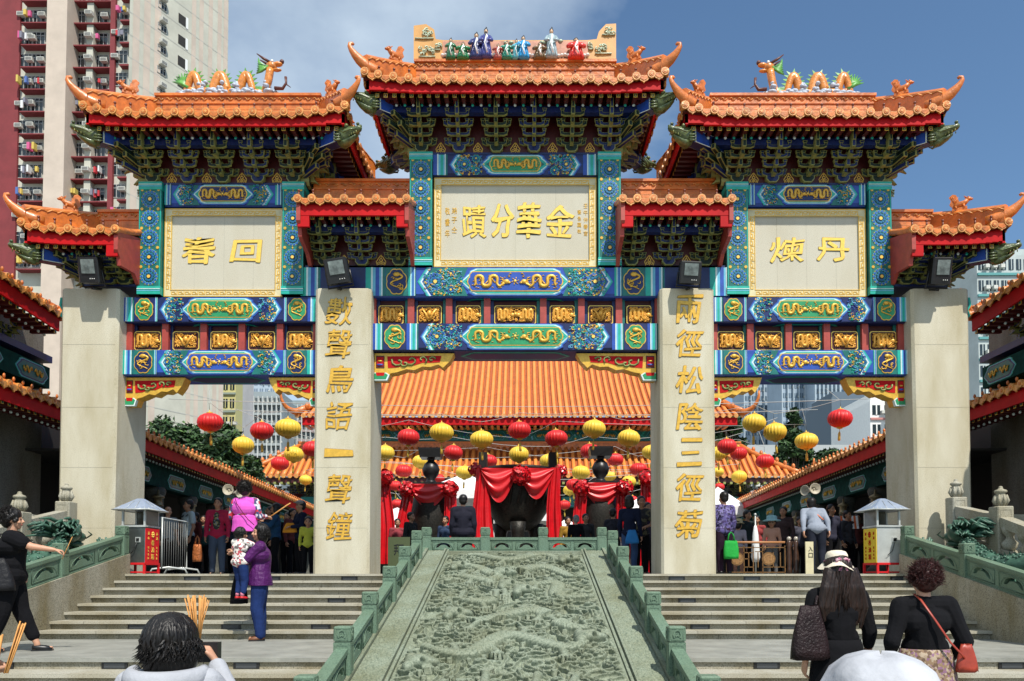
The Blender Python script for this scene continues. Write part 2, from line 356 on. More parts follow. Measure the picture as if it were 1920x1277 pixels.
def painted_beam(cx,hw,z0,z1,scheme,dims,y=YB,depth=.72,med=True,dragon_m=None,gaps=None,name='lintel_beam',yb=None):
    A,B_,C,D_=(TEAL,BLUE,SKYB,TEALD) if scheme==0 else (BLUE,TEAL,SKYB,NAVY)
    h=z1-z0; zc=(z0+z1)/2; hh=h/2
    hx,inner,chev,mx_,mw=dims      # cartouche half width, inner half width, chevron tip, medallion centre, medallion half width
    mb=MB(); base=NAVY if scheme==1 else BLUE
    # body with a chamfered lower edge
    c=.05
    prof=[(y,z0+c),(y,z1-.015),(y+.015,z1),(y+depth,z1),(y+depth,z0),(y+c,z0)]
    v=[(x,a,b) for x in (cx-hw,cx+hw) for a,b in prof]; n=6
    mb.add(v,[tuple(range(n)),tuple(range(2*n-1,n-1,-1))]+[((i+1)%n,i,n+i,n+(i+1)%n) for i in range(n)],base)
    # underside cartouche
    und=sh(cartouche_pts(hx,depth*.36,depth*.4),cx,y+depth/2); mb.add([(a,b,z0-.006) for a,b in und],[tuple(range(len(und)))],TEAL)
    und=sh(cartouche_pts(hx-.07,depth*.28,depth*.3),cx,y+depth/2); mb.add([(a,b,z0-.012) for a,b in und],[tuple(range(len(und)))],NAVY)
    for s in (-1,1):
        # flower field between chevron and cartouche
        fr=(chev+hx-.05)/2
        mb.poly([(cx+s*(chev-.06),zc),(cx+s*(chev-.06-hh*.5),zc+hh*.96),(cx+s*(hx-.16),zc+hh*.96),(cx+s*(hx-.05),zc),(cx+s*(hx-.16),zc-hh*.96),(cx+s*(chev-.06-hh*.5),zc-hh*.96)],y-.003,.01,TEALD if scheme==0 else NAVY,False)
    r0=random.Random(int(abs(cx)*10)+scheme)
    for s in (-1,1):
        a_,b_2=sorted((cx+s*(hx-.05),cx+s*(chev-.12)))
        for m_ in (SKYB,TEAL,GOLD,BLUE): curls(mb,a_,b_2,zc-hh*.85,zc+hh*.85,y-.006,m_,int(26*(b_2-a_)*hh/.15),r0,.0065,.05)
    for s in (-1,1):
        span=chev-hx
        if span>.55:
            xc=cx+s*(chev-.16-hh*.62)
            rosette(mb,xc,zc,hh*.66,y-.004,0)
            rosette(mb,xc-s*hh*1.75,zc,hh*.34,y-.003,0,9)
            for k in (-1,1):
                for dx,rr in ((.52,.40),(.02,.30)):
                    mb_x=xc-s*hh*(1.15 if dx>.3 else 0); 
                rosette(mb,xc-s*hh*1.05,zc+k*hh*.55,hh*.40,y-.002,1,10)
                for q in range(4): mb.disc(xc+s*hh*r0.uniform(-.9,.4),zc+k*hh*r0.uniform(.74,.9),.022,y-.012,.01,GOLD,5)
        else:
            xc=cx+s*(chev+hx-.04)/2
            for k in (-1,0,1):
                rosette(mb,xc+ (s*.05 if k==0 else -s*.01),zc+k*hh*.62,hh*.34,y-.002,(k+1)%2,9)
        chevron(mb,cx+s*chev,zc,hh*.97,hh*.62,.028,y-.008,[A,C,PALE,B_] ,s)
    # vertical stripes outside the chevrons
    def stripes(x0,x1,s):
        w=x1-x0; cs=[(A,.28),(PALE,.09),(C,.14),(B_,.20),(C,.10),(PALE,.07),(TEALD,.12)]
        x=x0
        for m,f in cs: mb.box(x,x+w*f,y-.008-(.006 if m is PALE else 0),y+.006,z0+.012,z1-.008,m); x+=w*f
    for s in (-1,1):
        a,b=sorted((cx+s*(chev+.03),cx+s*(mx_-mw-.02))) if med else sorted((cx+s*(chev+.03),cx+s*(hw-.01)))
        if b-a>.03: stripes(a,b,s)
        if med:
            a,b=sorted((cx+s*(mx_+mw+.02),cx+s*min(hw-.005,mx_+mw+.38)))
            if b-a>.03: stripes(a,b,s)
            if hw>mx_+mw+.4:
                a,b=sorted((cx+s*(mx_+mw+.39),cx+s*(hw-.38)))
                mb.box(a,b,y-.006,y+.004,z0+.012,z1-.008,NAVY); a,b=sorted((cx+s*(hw-.37),cx+s*(hw-.005))); stripes(a,b,s)
            a,b=sorted((cx+s*(mx_-mw-.012),cx+s*(mx_+mw+.012)))
            mb.box(a,b,y-.006,y+.004,z0+.012,z1-.008,TEALD if scheme==0 else NAVY)
    # centre cartouche, nested borders
    for i,(m,e) in enumerate(((B_ if scheme==0 else A,0),(C,.022),(PALE,.036),(A if scheme==0 else B_,.052),(TEALD,.10))):
        mb.poly(sh(cartouche_pts(hx-e*1.3,hh*.96-e*.75,min(hx*.35,hh*1.0)),cx,zc),y-.010-i*.004,.02+i*.004,m,False)
    # top and bottom thin lines
    beam=mb.build(name,gate)
    # inner panel with two dragons (sub-part)
    mb=MB(); yy=y-.030
    mb.poly(sh(lobed(inner+.02,hh*.68),cx,zc),yy,.03,GOLD,False)
    mb.poly(sh(lobed(inner,hh*.62),cx,zc),yy-.004,.02,(BGREEN if scheme==0 else BLUE) if dragon_m is None else dragon_m,False)
    for s in (-1,1): dragon2(mb,cx+s*inner*.93,cx+s*inner*.12,zc,hh*1.22,yy-.012,GOLD,s,11)
    mb.ell((cx,yy-.012,zc),(hh*.11,.02,hh*.11),GOLDL,8,5)
    for k in range(6):
        a=k*PI/3; mb.tube([(cx+hh*.14*math.cos(a),yy-.01,zc+hh*.14*math.sin(a)),(cx+hh*.27*math.cos(a+.3),yy-.01,zc+hh*.27*math.sin(a+.3))],.008,GOLD,4)
    mb.build('dragon_panel',beam)
    if med:
        for s in (-1,1):
            mb=MB(); mx2=cx+s*mx_
            def cloud(r1,r2,n=8,k=.10): return [(mx2+r1*(1+k*abs(math.sin(n/2*a)))*math.cos(a),zc+r2*(1+k*abs(math.sin(n/2*a)))*math.sin(a)) for a in [2*PI*i/40 for i in range(40)]]
            mb.poly(cloud(mw*.92,hh*.84),y-.016,.02,GOLD,False)
            mb.poly(cloud(mw*.85,hh*.77),y-.020,.02,NAVY if scheme==0 else BGREEN,False)
            p=[];rs=[]
            for i in range(20):
                t=i/19; p.append((mx2+mw*.55*math.sin(t*7.5),y-.028,zc+hh*(.55-1.1*t))); rs.append(.022*(1.1-t*.75))
            mb.tube(p,rs,GOLD,5,.8,up=(0,-1,0)); mb.ell((mx2,y-.03,zc+hh*.48),(mw*.34,.025,hh*.16),GOLD,8,5)
            curls(mb,mx2-mw*.6,mx2+mw*.6,zc-hh*.55,zc+hh*.5,y-.022,GOLD,9,r0,.008,.05)
            mb.build('medallion',beam)
    return beam
# ---- pillars
def pillar(cx,w0,w1,name_chars=None):
    mb=MB(); zt=PZ(540,YP); z0=ZF-.01; h=zt-z0; b=.045; D=1.16; rings=[]
    for z in (z0,zt-.02,zt):
        k=(z-z0)/h; hw=lerp(w0,w1,k)/2-(.02 if z==zt else 0); e=.02 if z==zt else 0
        rings.append([(cx-hw+b,YP+e,z),(cx+hw-b,YP+e,z),(cx+hw,YP+b+e,z),(cx+hw,YP+D-b-e,z),(cx+hw-b,YP+D-e,z),(cx-hw+b,YP+D-e,z),(cx-hw,YP+D-b-e,z),(cx-hw,YP+b+e,z)])
    mb.ring(rings,G,False)
    # slab joints: shallow grooves read as thin dark lines
    for z in (z0+h*.16,z0+h*.37,z0+h*.58,z0+h*.80):
        k=(z-z0)/h; hw=lerp(w0,w1,k)/2
        mb.box(cx-hw+b,cx+hw-b,YP-.0015,YP+.004,z,z+.006,GREY_ST)
    o=mb.build('pillar',gate)
    if name_chars:
        s,ys,pxc=name_chars
        for ch,py in zip(s,ys):
            p=P(pxc,py,YP); zc=p.z; hgt=.50 if ch not in '一' else .12
            wd=.50 if ch!='三' else .46
            char(ch,p.x,zc,YP-.006,(wd,hgt),.014,GOLD,o,'inscription_character',.004 if ch in '聲鐘數語' else .012,.14)
    return o
wi=(PX(695,700,YP)-PX(588,700,YP)); wo=(PX(208,1000,YP)-PX(105,1000,YP))
ys=[583,645,711,780,849,917,986]
pillar(-HALF_IN-.005,1.03,1.03,('數聲鳥語一聲鐘',ys,636))
pillar(HALF_IN+.005,1.0,1.0,('兩徑松陰三徑菊',[580,645,712,780,848,915,983],1293))
pillar(-HALF_OUT,1.02,1.07); pillar(HALF_OUT,1.02,1.07)
xi=HALF_IN; xo=HALF_OUT
# ---- lintels
def zz(py,D=YB): return PZ(py,D)
hwc=xi-.52
W_=101.4
painted_beam(0,xi+.85,zz(556),zz(501),0,(1.05,.88,1.83,2.22,.20),y=YB,dragon_m=BLUE)   # upper central beam runs on behind the pillars
painted_beam(0,hwc+.02,zz(657),zz(606),1,(1.05,.88,1.78,2.25,.20),dragon_m=BGREEN)
xs=(xi+xo)/2; hws=(xo-xi)/2-.52
for s in (-1,1):
    painted_beam(s*xs,hws+.02,zz(604),zz(557),1,(.75,.60,1.15,1.43,.175),dragon_m=BGREEN)
    painted_beam(s*xs,hws+.02,zz(703),zz(656),0,(.75,.60,1.15,1.43,.175),dragon_m=BLUE)
# beam ends poking out beyond the outer pillars
for s in (-1,1):
    mb=MB(); x0=s*(xo+.50)
    z0,z1=zz(600),zz(556)
    pts=[(x0,z0+.05),(x0+s*.10,z0),(x0+s*.2,z0+.10),(x0+s*.16,z0+.2),(x0+s*.22,z0+.3),(x0+s*.2,z1),(x0,z1)]
    mb.poly(pts,YB+.05,.6,TEAL); mb.poly([(x0+(a-x0)*.8,z0+.03+(b-z0)*.9) for a,b in pts],YB+.045,.1,TEALD)
    mb.box(min(x0,x0+s*.08),max(x0,x0+s*.08),YB+.02,YB+.6,zz(695),zz(638),TEAL); mb.build('beam_end',gate)
# ---- carved openwork panels and posts between the beams
def carved_mesh(w,h,seed,kind):
    r=random.Random(seed); mb=MB(); hw,hh=w/2,h/2; c=.03
    def rr(e): return [(-hw+e+c,-hh+e),(hw-e-c,-hh+e),(hw-e,-hh+e+c),(hw-e,hh-e-c),(hw-e-c,hh-e),(-hw+e+c,hh-e),(-hw+e,hh-e-c),(-hw+e,-hh+e+c)]
    mb.poly(rr(0),0,.05,GOLDL); mb.poly(rr(.014),-.003,.04,DRED)
    curls(mb,-hw+.05,hw-.05,-hh+.05,hh-.05,-.016,GOLDC,int(66*w*h/.15),r,.009,.055)
    if kind==0: dragon2(mb,-hw*.85,hw*.8,0,h*.95,-.025,GOLDC,1,seed)
    elif kind==1:
        for s in (-1,1): mb.tube([(s*hw*.1,-.025,-hh*.6),(s*hw*.25,-.03,0),(s*hw*.55,-.025,hh*.55),(s*hw*.8,-.02,hh*.1)],[.03,.028,.022,.012],GOLDC,5)
        mb.ell((0,-.03,.02),(.05,.03,.06),GOLDC,8,5)
    else:
        for s in (-1,1): dragon2(mb,s*hw*.9,s*hw*.12,0,h*.9,-.025,GOLDC,s,seed)
        mb.ell((0,-.03,0),(.04,.03,.04),GOLDC,8,5)
    return mb.mesh('carved_panel')
ps=(PX(757,585,YB)-PX(711,585,YB))
cm=[carved_mesh(.47,.36,1,0),carved_mesh(.47,.36,2,1),carved_mesh(.79,.36,3,2),carved_mesh(.50,.36,4,0),carved_mesh(.50,.36,5,1)]
zc1=(zz(562)+zz(604))/2
strip_c=MB(); 
cxs=[(733,0),(805,1),(878,0),(966,2),(1054,0),(1126,1),(1198,0)]
def opening_back(x0,x1,z0,z1,m1,m2):
    strip_c.box(x0,x1,YB+.24,YB+.40,z0,z1,DRED)
for px,k in cxs: inst('carved_panel',cm[k],gate,(PX(px,585,YB+.16)+.0,YB+.16,zc1-.02))
opening_back(-hwc,hwc,zz(606),zz(556),0,0)
for px in (697,769,841,913,1019,1091,1162,1236):
    x=PX(px,585,YB); mb=MB(); mb.box(x-.06,x+.06,YB+.10,YB+.45,zz(606),zz(556),POSTRED)
    for s,m in ((-1,TEALD if px%2 else NAVY),(1,NAVY if px%2 else TEALD)): mb.box(min(x+s*.06,x+s*.12),max(x+s*.06,x+s*.12),YB+.18,YB+.4,zz(606),zz(556),m)
    mb.build('post',gate)
zc2=(zz(612)+zz(652))/2
for sd_ in (-1,1):
    opening_back(sd_*xs-hws,sd_*xs+hws,zz(656),zz(604),0,0)
    base=[-1.44,-.715,0,.715,1.44]
    for i,b in enumerate(base): inst('carved_panel',cm[3 if i%2==0 else 4],gate,(sd_*xs+b,YB+.16,zc2-.02))
    for b in (-1.76,-1.08,-.36,.36,1.08,1.76):
        x=sd_*xs+b; mb=MB(); mb.box(x-.06,x+.06,YB+.10,YB+.45,zz(656),zz(604),POSTRED)
        mb.box(x+.06,x+.11,YB+.18,YB+.4,zz(656),zz(604),NAVY); mb.box(x-.11,x-.06,YB+.18,YB+.4,zz(656),zz(604),TEALD); mb.build('post',gate)
strip_c.build('backing_board',gate)
# ---- spandrels under the lowest beams
def spandrel(x0,s,zt,L_,H_):
    """x0: pillar side, s: direction away from the pillar"""
    mb=MB(); y=YB+.12
    def pp(pts): return [(x0+s*a*L_,zt-b*H_) for a,b in pts]
    out=[(0,0),(1.0,0),(.95,.28),(.86,.55),(.80,.42),(.70,.52),(.60,.50),(.50,.64),(.40,.60),(.28,.72),(.20,.76),(.16,1.0),(0,1.0)]
    mb.poly(pp(out),y,.26,GOLD)
    red=[(.16,.12),(.84,.10),(.82,.34),(.72,.36),(.60,.36),(.50,.46),(.40,.44),(.28,.54),(.17,.56)]
    mb.poly(pp(red),y-.008,.05,FASC,False)
    mb.poly(pp([(.02,.10),(.125,.10),(.125,.56),(.02,.56)]),y-.008,.05,DRED,False)
    mb.poly(pp([(.03,.14),(.115,.14),(.115,.5),(.03,.5)]),y-.012,.05,FASC,False)
    for a,b,w_,q in ((.07,.30,.03,.03),(.07,.44,.045,.04)): mb.ell((x0+s*a*L_,y-.015,zt-b*H_),(L_*w_,.015,H_*q),BLUE if b>.4 else GOLD,8,4)
    mb.poly(pp([(0,.74),(.15,.74),(.19,.82),(.16,1.03),(0,1.03)]),y-.010,.08,PALE,False)
    mb.poly(pp([(0,.77),(.14,.77),(.17,.83),(.145,.99),(0,.99)]),y-.014,.08,BGREEN,False)
    mb.poly(pp([(.02,.74),(.13,.74),(.12,.86),(.03,.86)]),y-.018,.08,FASC,False)
    for (cx_,cz_,rr) in ((.30,.32,.09),(.46,.27,.08),(.60,.24,.065),(.72,.24,.05),(.38,.40,.05)):
        p=[(x0+s*L_*(cx_+rr*(1-.12*i)*math.cos(i*.75+cx_*9)),y-.02,zt-H_*cz_+L_*rr*(1-.12*i)*.8*math.sin(i*.75+cx_*9)) for i in range(8)]
        mb.tube(p,.013,CREAM,4); mb.tube([(a,b+.008,c) for a,b,c in p],.02,BGREEN,4)
    mb.build('spandrel',gate)
zb=zz(657)-.02
for s in (-1,1):
    spandrel(s*hwc,-s,zb,1.50,.50)
    zb2=zz(703)-.02
    spandrel(s*(xs-hws),s,zb2,.95,.52); spandrel(s*(xs+hws),-s,zb2,1.12,.52)
# ---- framed plaques
def meander(mb,x0,x1,z0,z1,w,y):
    """key-pattern frame around a rectangle"""
    for a,b,c,d in ((x0,x1,z1-w,z1),(x0,x1,z0,z0+w),(x0,x0+w,z0+w,z1-w),(x1-w,x1,z0+w,z1-w)): mb.box(a,b,y,y+.03,c,d,CREAMST)
    t=.013
    for e in (0,w-t*1.0):
        a,b,c,d=x0+e,x1-e,z0+e,z1-e
        mb.box(a,b,y-.008,y,d-t,d,GOLD); mb.box(a,b,y-.008,y,c,c+t,GOLD); mb.box(a,a+t,y-.008,y,c+t,d-t,GOLD); mb.box(b-t,b,y-.008,y,c+t,d-t,GOLD)
    def keys(length,place):
        n=max(2,int(length/.13)); u=length/n
        for i in range(n):
            o=i*u
            for (a0,b0,a1,b1) in ((.05,.30,.95,.40),(.05,.62,.6,.72),(.86,.40,.95,.86),(.05,.40,.14,.62),(.5,.46,.75,.55)):
                place(o+a0*u,b0*w,o+a1*u,b1*w)
    keys(x1-x0-2*w,lambda a,b,c,d: mb.box(x0+w+a,x0+w+c,y-.006,y+.001,z1-d,z1-b,GOLD))
    keys(x1-x0-2*w,lambda a,b,c,d: mb.box(x0+w+a,x0+w+c,y-.006,y+.001,z0+b,z0+d,GOLD))
    keys(z1-z0-2*w,lambda a,b,c,d: mb.box(x0+b,x0+d,y-.006,y+.001,z0+w+a,z0+w+c,GOLD))
    keys(z1-z0-2*w,lambda a,b,c,d: mb.box(x1-d,x1-b,y-.006,y+.001,z0+w+a,z0+w+c,GOLD))
CREAMST=mat('cream_border_stone',(.66,.58,.34),.6,.1,8)
def plaque(cx,hw,z0,z1,chars,small=None):
    mb=MB(); y=YB+.10; mb.box(cx-hw+.01,cx+hw-.01,y,y+.3,z0+.005,z1-.005,G3)
    for k in range(1,4): 
        x=cx-hw+k*hw/2; mb.box(x-.002,x+.002,y-.001,y+.003,z0+.13,z1-.13,GREY_ST)
    o=mb.build('name_plaque',gate)
    mb=MB(); meander(mb,cx-hw,cx+hw,z0,z1,.135,y-.03); mb.build('key_pattern_frame',o)
    for ch,x,z,w_,h_ in chars: char(ch,x,z,y-.004,(w_,h_),.014,GOLDL,o,'gilt_character',.008 if ch in '蹟煉' else .014,.05)
    if small:
        for ch,x,z,w_,h_ in small: char(ch,x,z,y-.002,(w_,h_),.01,GOLD,o,'small_character',0,0)
    return o
hpc=(PX(1122,400,YB)-PX(816,400,YB))/2
yc_=(PX(1122,400,YB)+PX(816,400,YB))/2
def cpos(px,py): p=P(px,py,YB+.1); return p.x,p.z
main=[('蹟',)+cpos(889,415)+(.44,.62),('分',)+cpos(942,415)+(.42,.62),('華',)+cpos(992,414)+(.44,.66),('金',)+cpos(1050,415)+(.52,.60)]
small=[(c,)+cpos(1098,386+i*13)+(.08,.09) for i,c in enumerate('壬午仲春吉')]+[(c,)+cpos(1086,398+i*12)+(.07,.08) for i,c in enumerate('嗇色園敬')]
small+=[(c,)+cpos(852,395+i*18)+(.10,.12) for i,c in enumerate('弟子仝')]+[(c,)+cpos(839,396+i*21)+(.09,.14) for i,c in enumerate('敬書年')]
plaque(0,hpc+.0,zz(498),zz(330),main,small)
hps=((PX(528,470,YB)-PX(303,470,YB))+(PX(1625,470,YB)-PX(1405,470,YB)))/4
cps=(-(PX(528,470,YB)+PX(303,470,YB))+(PX(1625,470,YB)+PX(1405,470,YB)))/4
plaque(-cps,hps,zz(554),zz(388),[('春',)+cpos(373,469)+(.62,.50),('回',)+cpos(463,471)+(.56,.40)])
plaque(cps,hps,zz(554),zz(389),[('煉',)+cpos(1474,469)+(.62,.46),('丹',)+cpos(1561,468)+(.60,.44)])
# ---- flower posts either side of each plaque, small beam above
def flower_post(x0,x1,z0,z1,n):
    mb=MB(); y=YB-.03; cap=.15
    mb.box(x0,x1,y,y+.7,z0,z1,TEALD)
    w=x1-x0; cx=(x0+x1)/2
    for za,zb_ in ((z0,z0+cap),(z1-cap,z1)):
        mb.box(x0-.006,x1+.006,y-.02,y+.6,za,zb_,TEAL); mb.box(x0-.006,x1+.006,y-.024,y-.01,za+cap*.38,za+cap*.50,SKYB); mb.box(x0-.006,x1+.006,y-.028,y-.01,za+cap*.62,za+cap*.70,PALE)
    for e in (x0+.012,x1-.026): mb.box(e,e+.014,y-.006,y+.01,z0+cap,z1-cap,TEAL)
    u=(z1-z0-2*cap)/n
    mb.box(x0+.035,x1-.035,y-.004,y+.01,z0+cap,z1-cap,TEALD)
    for i in range(n):
        cz=z0+cap+u*(i+.5); rosette(mb,cx,cz,min(w*.40,u*.47),y-.004,0)
        for sx_ in (-1,1): mb.disc(cx+sx_*w*.36,cz+u*.5,.030,y-.012,.012,GOLD,6)
        mb.disc(cx,cz+u*.5,.016,y-.010,.012,GOLD,5)
    return mb.build('flower_post',gate)
fpc=((PX(770,400,YB)),(PX(814,400,YB)))
oc=(PX(1166,400,YB)-PX(770,400,YB))/2; ic=(PX(1125,400,YB)-PX(814,400,YB))/2
for s in (-1,1):
    a,b=sorted((s*oc,s*ic)); flower_post(a,b,zz(499),zz(287),5)
os_=(-(PX(258,450,YB))+PX(1668,450,YB))/2; is_=(-(PX(573,450,YB))+PX(1365,450,YB))/2
for s in (-1,1):
    a,b=sorted((s*os_,s*(cps+hps+.02))); flower_post(a,b,zz(553),zz(343),5)
    a,b=sorted((s*is_,s*(cps-hps-.02))); flower_post(a,b,zz(553),zz(343),5)
painted_beam(0,ic,zz(328),zz(287),1,(.68,.47,1.25,0,0),y=YB+.03,depth=.6,med=False,dragon_m=BGREEN,name='upper_beam')
for s in (-1,1): painted_beam(s*cps,hps,zz(384),zz(343),0,(.60,.44,.95,0,0),y=YB+.03,depth=.6,med=False,dragon_m=NAVY,name='upper_beam')
# dark infill behind posts/plaques and beside them under the small roofs
mb=MB()
mb.box(-oc,oc,YB+.35,YB+.65,zz(499),zz(287),DRED)
for s in (-1,1):
    a,b=sorted((s*os_,s*is_)); mb.box(a,b,YB+.35,YB+.65,zz(553),zz(343),DRED)
    a,b=sorted((s*is_,s*oc)); mb.box(a+.001,b-.001,YB+.3,YB+.6,zz(499),zz(345),DRED); 
    a,b=sorted((s*(oc+.02),s*(is_-.02))); mb.box(a,b,YB+.02,YB+.5,zz(556)+.5,zz(497),NAVY)
mb.build('infill_wall',gate)
# =====================================================================  ROOFS OF THE ARCHWAY
B_=1.25; HIPX=.77
def bracket_mesh(blue=False,tiers=4):
    """one dougong set; origin at bottom of the cup on the wall plane, projecting to -y"""
    mb=MB(); body=NAVY if blue else DGREEN
    def arm(hw,z,y,up,th=.042):
        path=[(-hw,z+up),(-hw+.0,z+up*.35),(-hw+.05,z),(hw-.05,z),(hw,z+up*.35),(hw,z+up)]
        mb.stroke(path,th+.006,y,.05,CREAM); mb.stroke(path,th-.006,y-.004,.05,body)
        for s in (-1,1):
            mb.poly([(s*hw-.042,z+up+.045),(s*hw+.042,z+up+.045),(s*hw+.028,z+up),(s*hw-.028,z+up)],y-.006,.06,CREAM)
            mb.poly([(s*hw-.030,z+up+.035),(s*hw+.030,z+up+.035),(s*hw+.020,z+up+.008),(s*hw-.020,z+up+.008)],y-.010,.06,body)
    # cup
    mb.poly([(-.12,.13),(.12,.13),(.12,.06),(.07,0),(-.07,0),(-.12,.06)],-.10,.2,CREAM); mb.poly([(-.105,.115),(.105,.115),(.105,.065),(.062,.014),(-.062,.014),(-.105,.065)],-.106,.1,NAVY if blue else DGREEN)
    for k in range(tiers):
        y=-.10-k*.125; z=.14+k*.105
        arm(.17+.02*(k%2),z,y,.055)
        if k in (0,2): arm(.25,z+.03,y+.07,.06)
        # outward arm with beak
        w=.034; zb=z-.02
        mb.poly([(-w,zb+.11),(w,zb+.11),(w,zb-.03),(-w,zb-.03)],y-.10,.24,CREAM); mb.poly([(-w+.009,zb+.10),(w-.009,zb+.10),(w-.009,zb-.02),(-w+.009,zb-.02)],y-.104,.1,body)
        if k in (0,2):
            mb.add([(-w,y-.10,zb+.02),(w,y-.10,zb+.02),(w*.6,y-.22,zb-.07),(-w*.6,y-.22,zb-.07),(-w,y-.10,zb-.03),(w,y-.10,zb-.03)],[(0,1,2,3),(4,3,2,5),(0,3,4),(1,5,2)],CREAM)
            mb.add([(-w*.7,y-.104,zb+.025),(w*.7,y-.104,zb+.025),(w*.4,y-.214,zb-.06),(-w*.4,y-.214,zb-.06)],[(0,1,2,3)],body)
    z=.14+tiers*.105; y=-.10-tiers*.125
    mb.poly([(-.028,z+.12),(.028,z+.12),(.028,z-.05),(-.028,z-.05)],y,.2,CREAM); mb.poly([(-.017,z+.11),(.017,z+.11),(.017,z-.04),(-.017,z-.04)],y-.004,.1,body)
    return mb.mesh('bracket_set')
BR=[bracket_mesh(False),bracket_mesh(True)]
def emblem_mesh():
    mb=MB()
    for q,(x,z,r) in enumerate(((0,.10,.035),(-.04,.04,.03),(.04,.04,.03))): mb.disc(x,z,r,-.006,.01,GOLD,8); mb.disc(x,z,r*.55,-.01,.01,DRED,6)
    for s in (-1,0,1): mb.stroke([(s*.07,-.0),(s*.09,.07),(s*.03,.16),(0,.20)],.012,-.004,.01,GOLD)
    return mb.mesh('gold_emblem')
EMB=emblem_mesh()
def dragon_head_mesh():
    """pointing to +x, about .46 long, glazed green"""
    mb=MB(); m=BRONZEG
    def sec(x,hy,z0,z1,n=10): return [(x,hy*math.cos(2*PI*i/n),(z0+z1)/2+(z1-z0)/2*math.sin(2*PI*i/n)) for i in range(n)]
    mb.ring([sec(0,.10,-.16,.15),sec(.08,.115,-.17,.16),sec(.18,.10,-.13,.15),sec(.28,.08,-.05,.12),sec(.38,.065,-.01,.10),sec(.44,.05,.01,.11),sec(.47,.02,.04,.08)],m)
    mb.ring([sec(.05,.09,-.20,-.05),sec(.16,.085,-.19,-.08),sec(.28,.06,-.13,-.06),sec(.36,.03,-.07,-.03)],m)
    for s in (-1,1):
        mb.ell((.20,s*.075,.11),(.045,.035,.04),m,8,5); mb.ell((.225,s*.098,.11),(.018,.012,.018),CREAM,6,4)
        mb.ell((.42,s*.035,.12),(.035,.025,.025),m,7,4)
        mb.tube([(.16,s*.07,.15),(.05,s*.09,.20),(-.06,s*.10,.17)],[.03,.025,.012],m,5)
        mb.tube([(.40,s*.05,.04),(.30,s*.11,.01),(.18,s*.13,-.02),(.08,s*.13,.04)],[.008,.014,.014,.008],m,5)
        for k in range(4): mb.ell((.40-k*.05,s*.05,-.012-k*.01),(.010,.010,.022),CREAM,5,4)
        for k in range(3): mb.tube([(.10,s*.10,-.04-k*.04),(.02,s*.135,-.03-k*.05),(-.04,s*.12,.0-k*.05)],[.022,.018,.005],m,5)
    return mb.mesh('dragon_head')
DH=dragon_head_mesh()
def beast_mesh():
    """orange ridge beast facing +x, ~.35 tall"""
    mb=MB(); m=RIDGE
    mb.box(-.18,.16,-.06,.06,-.04,.03,m)
    mb.tube([(-.14,0,.03),(-.10,0,.10),(0,0,.12),(.10,0,.14),(.17,0,.20)],[.05,.075,.085,.07,.055],m,8)
    mb.ell((.19,0,.22),(.075,.055,.055),m,8,6); mb.ell((.25,0,.20),(.05,.04,.03),m,7,5)
    for s in (-1,1): mb.ell((.19,s*.04,.26),.02,m,6,4); mb.tube([(.15,s*.03,.26),(.09,s*.045,.31)],[.018,.006],m,5); mb.tube([(.08,s*.05,.10),(.10,s*.06,.0)],[.03,.022],m,5); mb.tube([(-.10,s*.05,.08),(-.08,s*.06,.0)],[.03,.022],m,5)
    f=[(-.16,.06),(-.24,.16),(-.20,.26),(-.25,.36),(-.16,.42),(-.08,.38),(-.05,.28),(-.02,.22),(-.04,.14)]
    mb.poly(f,-.03,.06,m)
    for k in range(5): mb.tube([(-.10,-.034,.12),(-.20+.04*k,-.036,.36-.01*k)],.008,TILE,4)
    return mb.mesh('ridge_beast')
BEAST=beast_mesh()
NAIL=mat('dark_nail_cap',(.16,.035,.012),.4)
def disc_mesh():
    return None
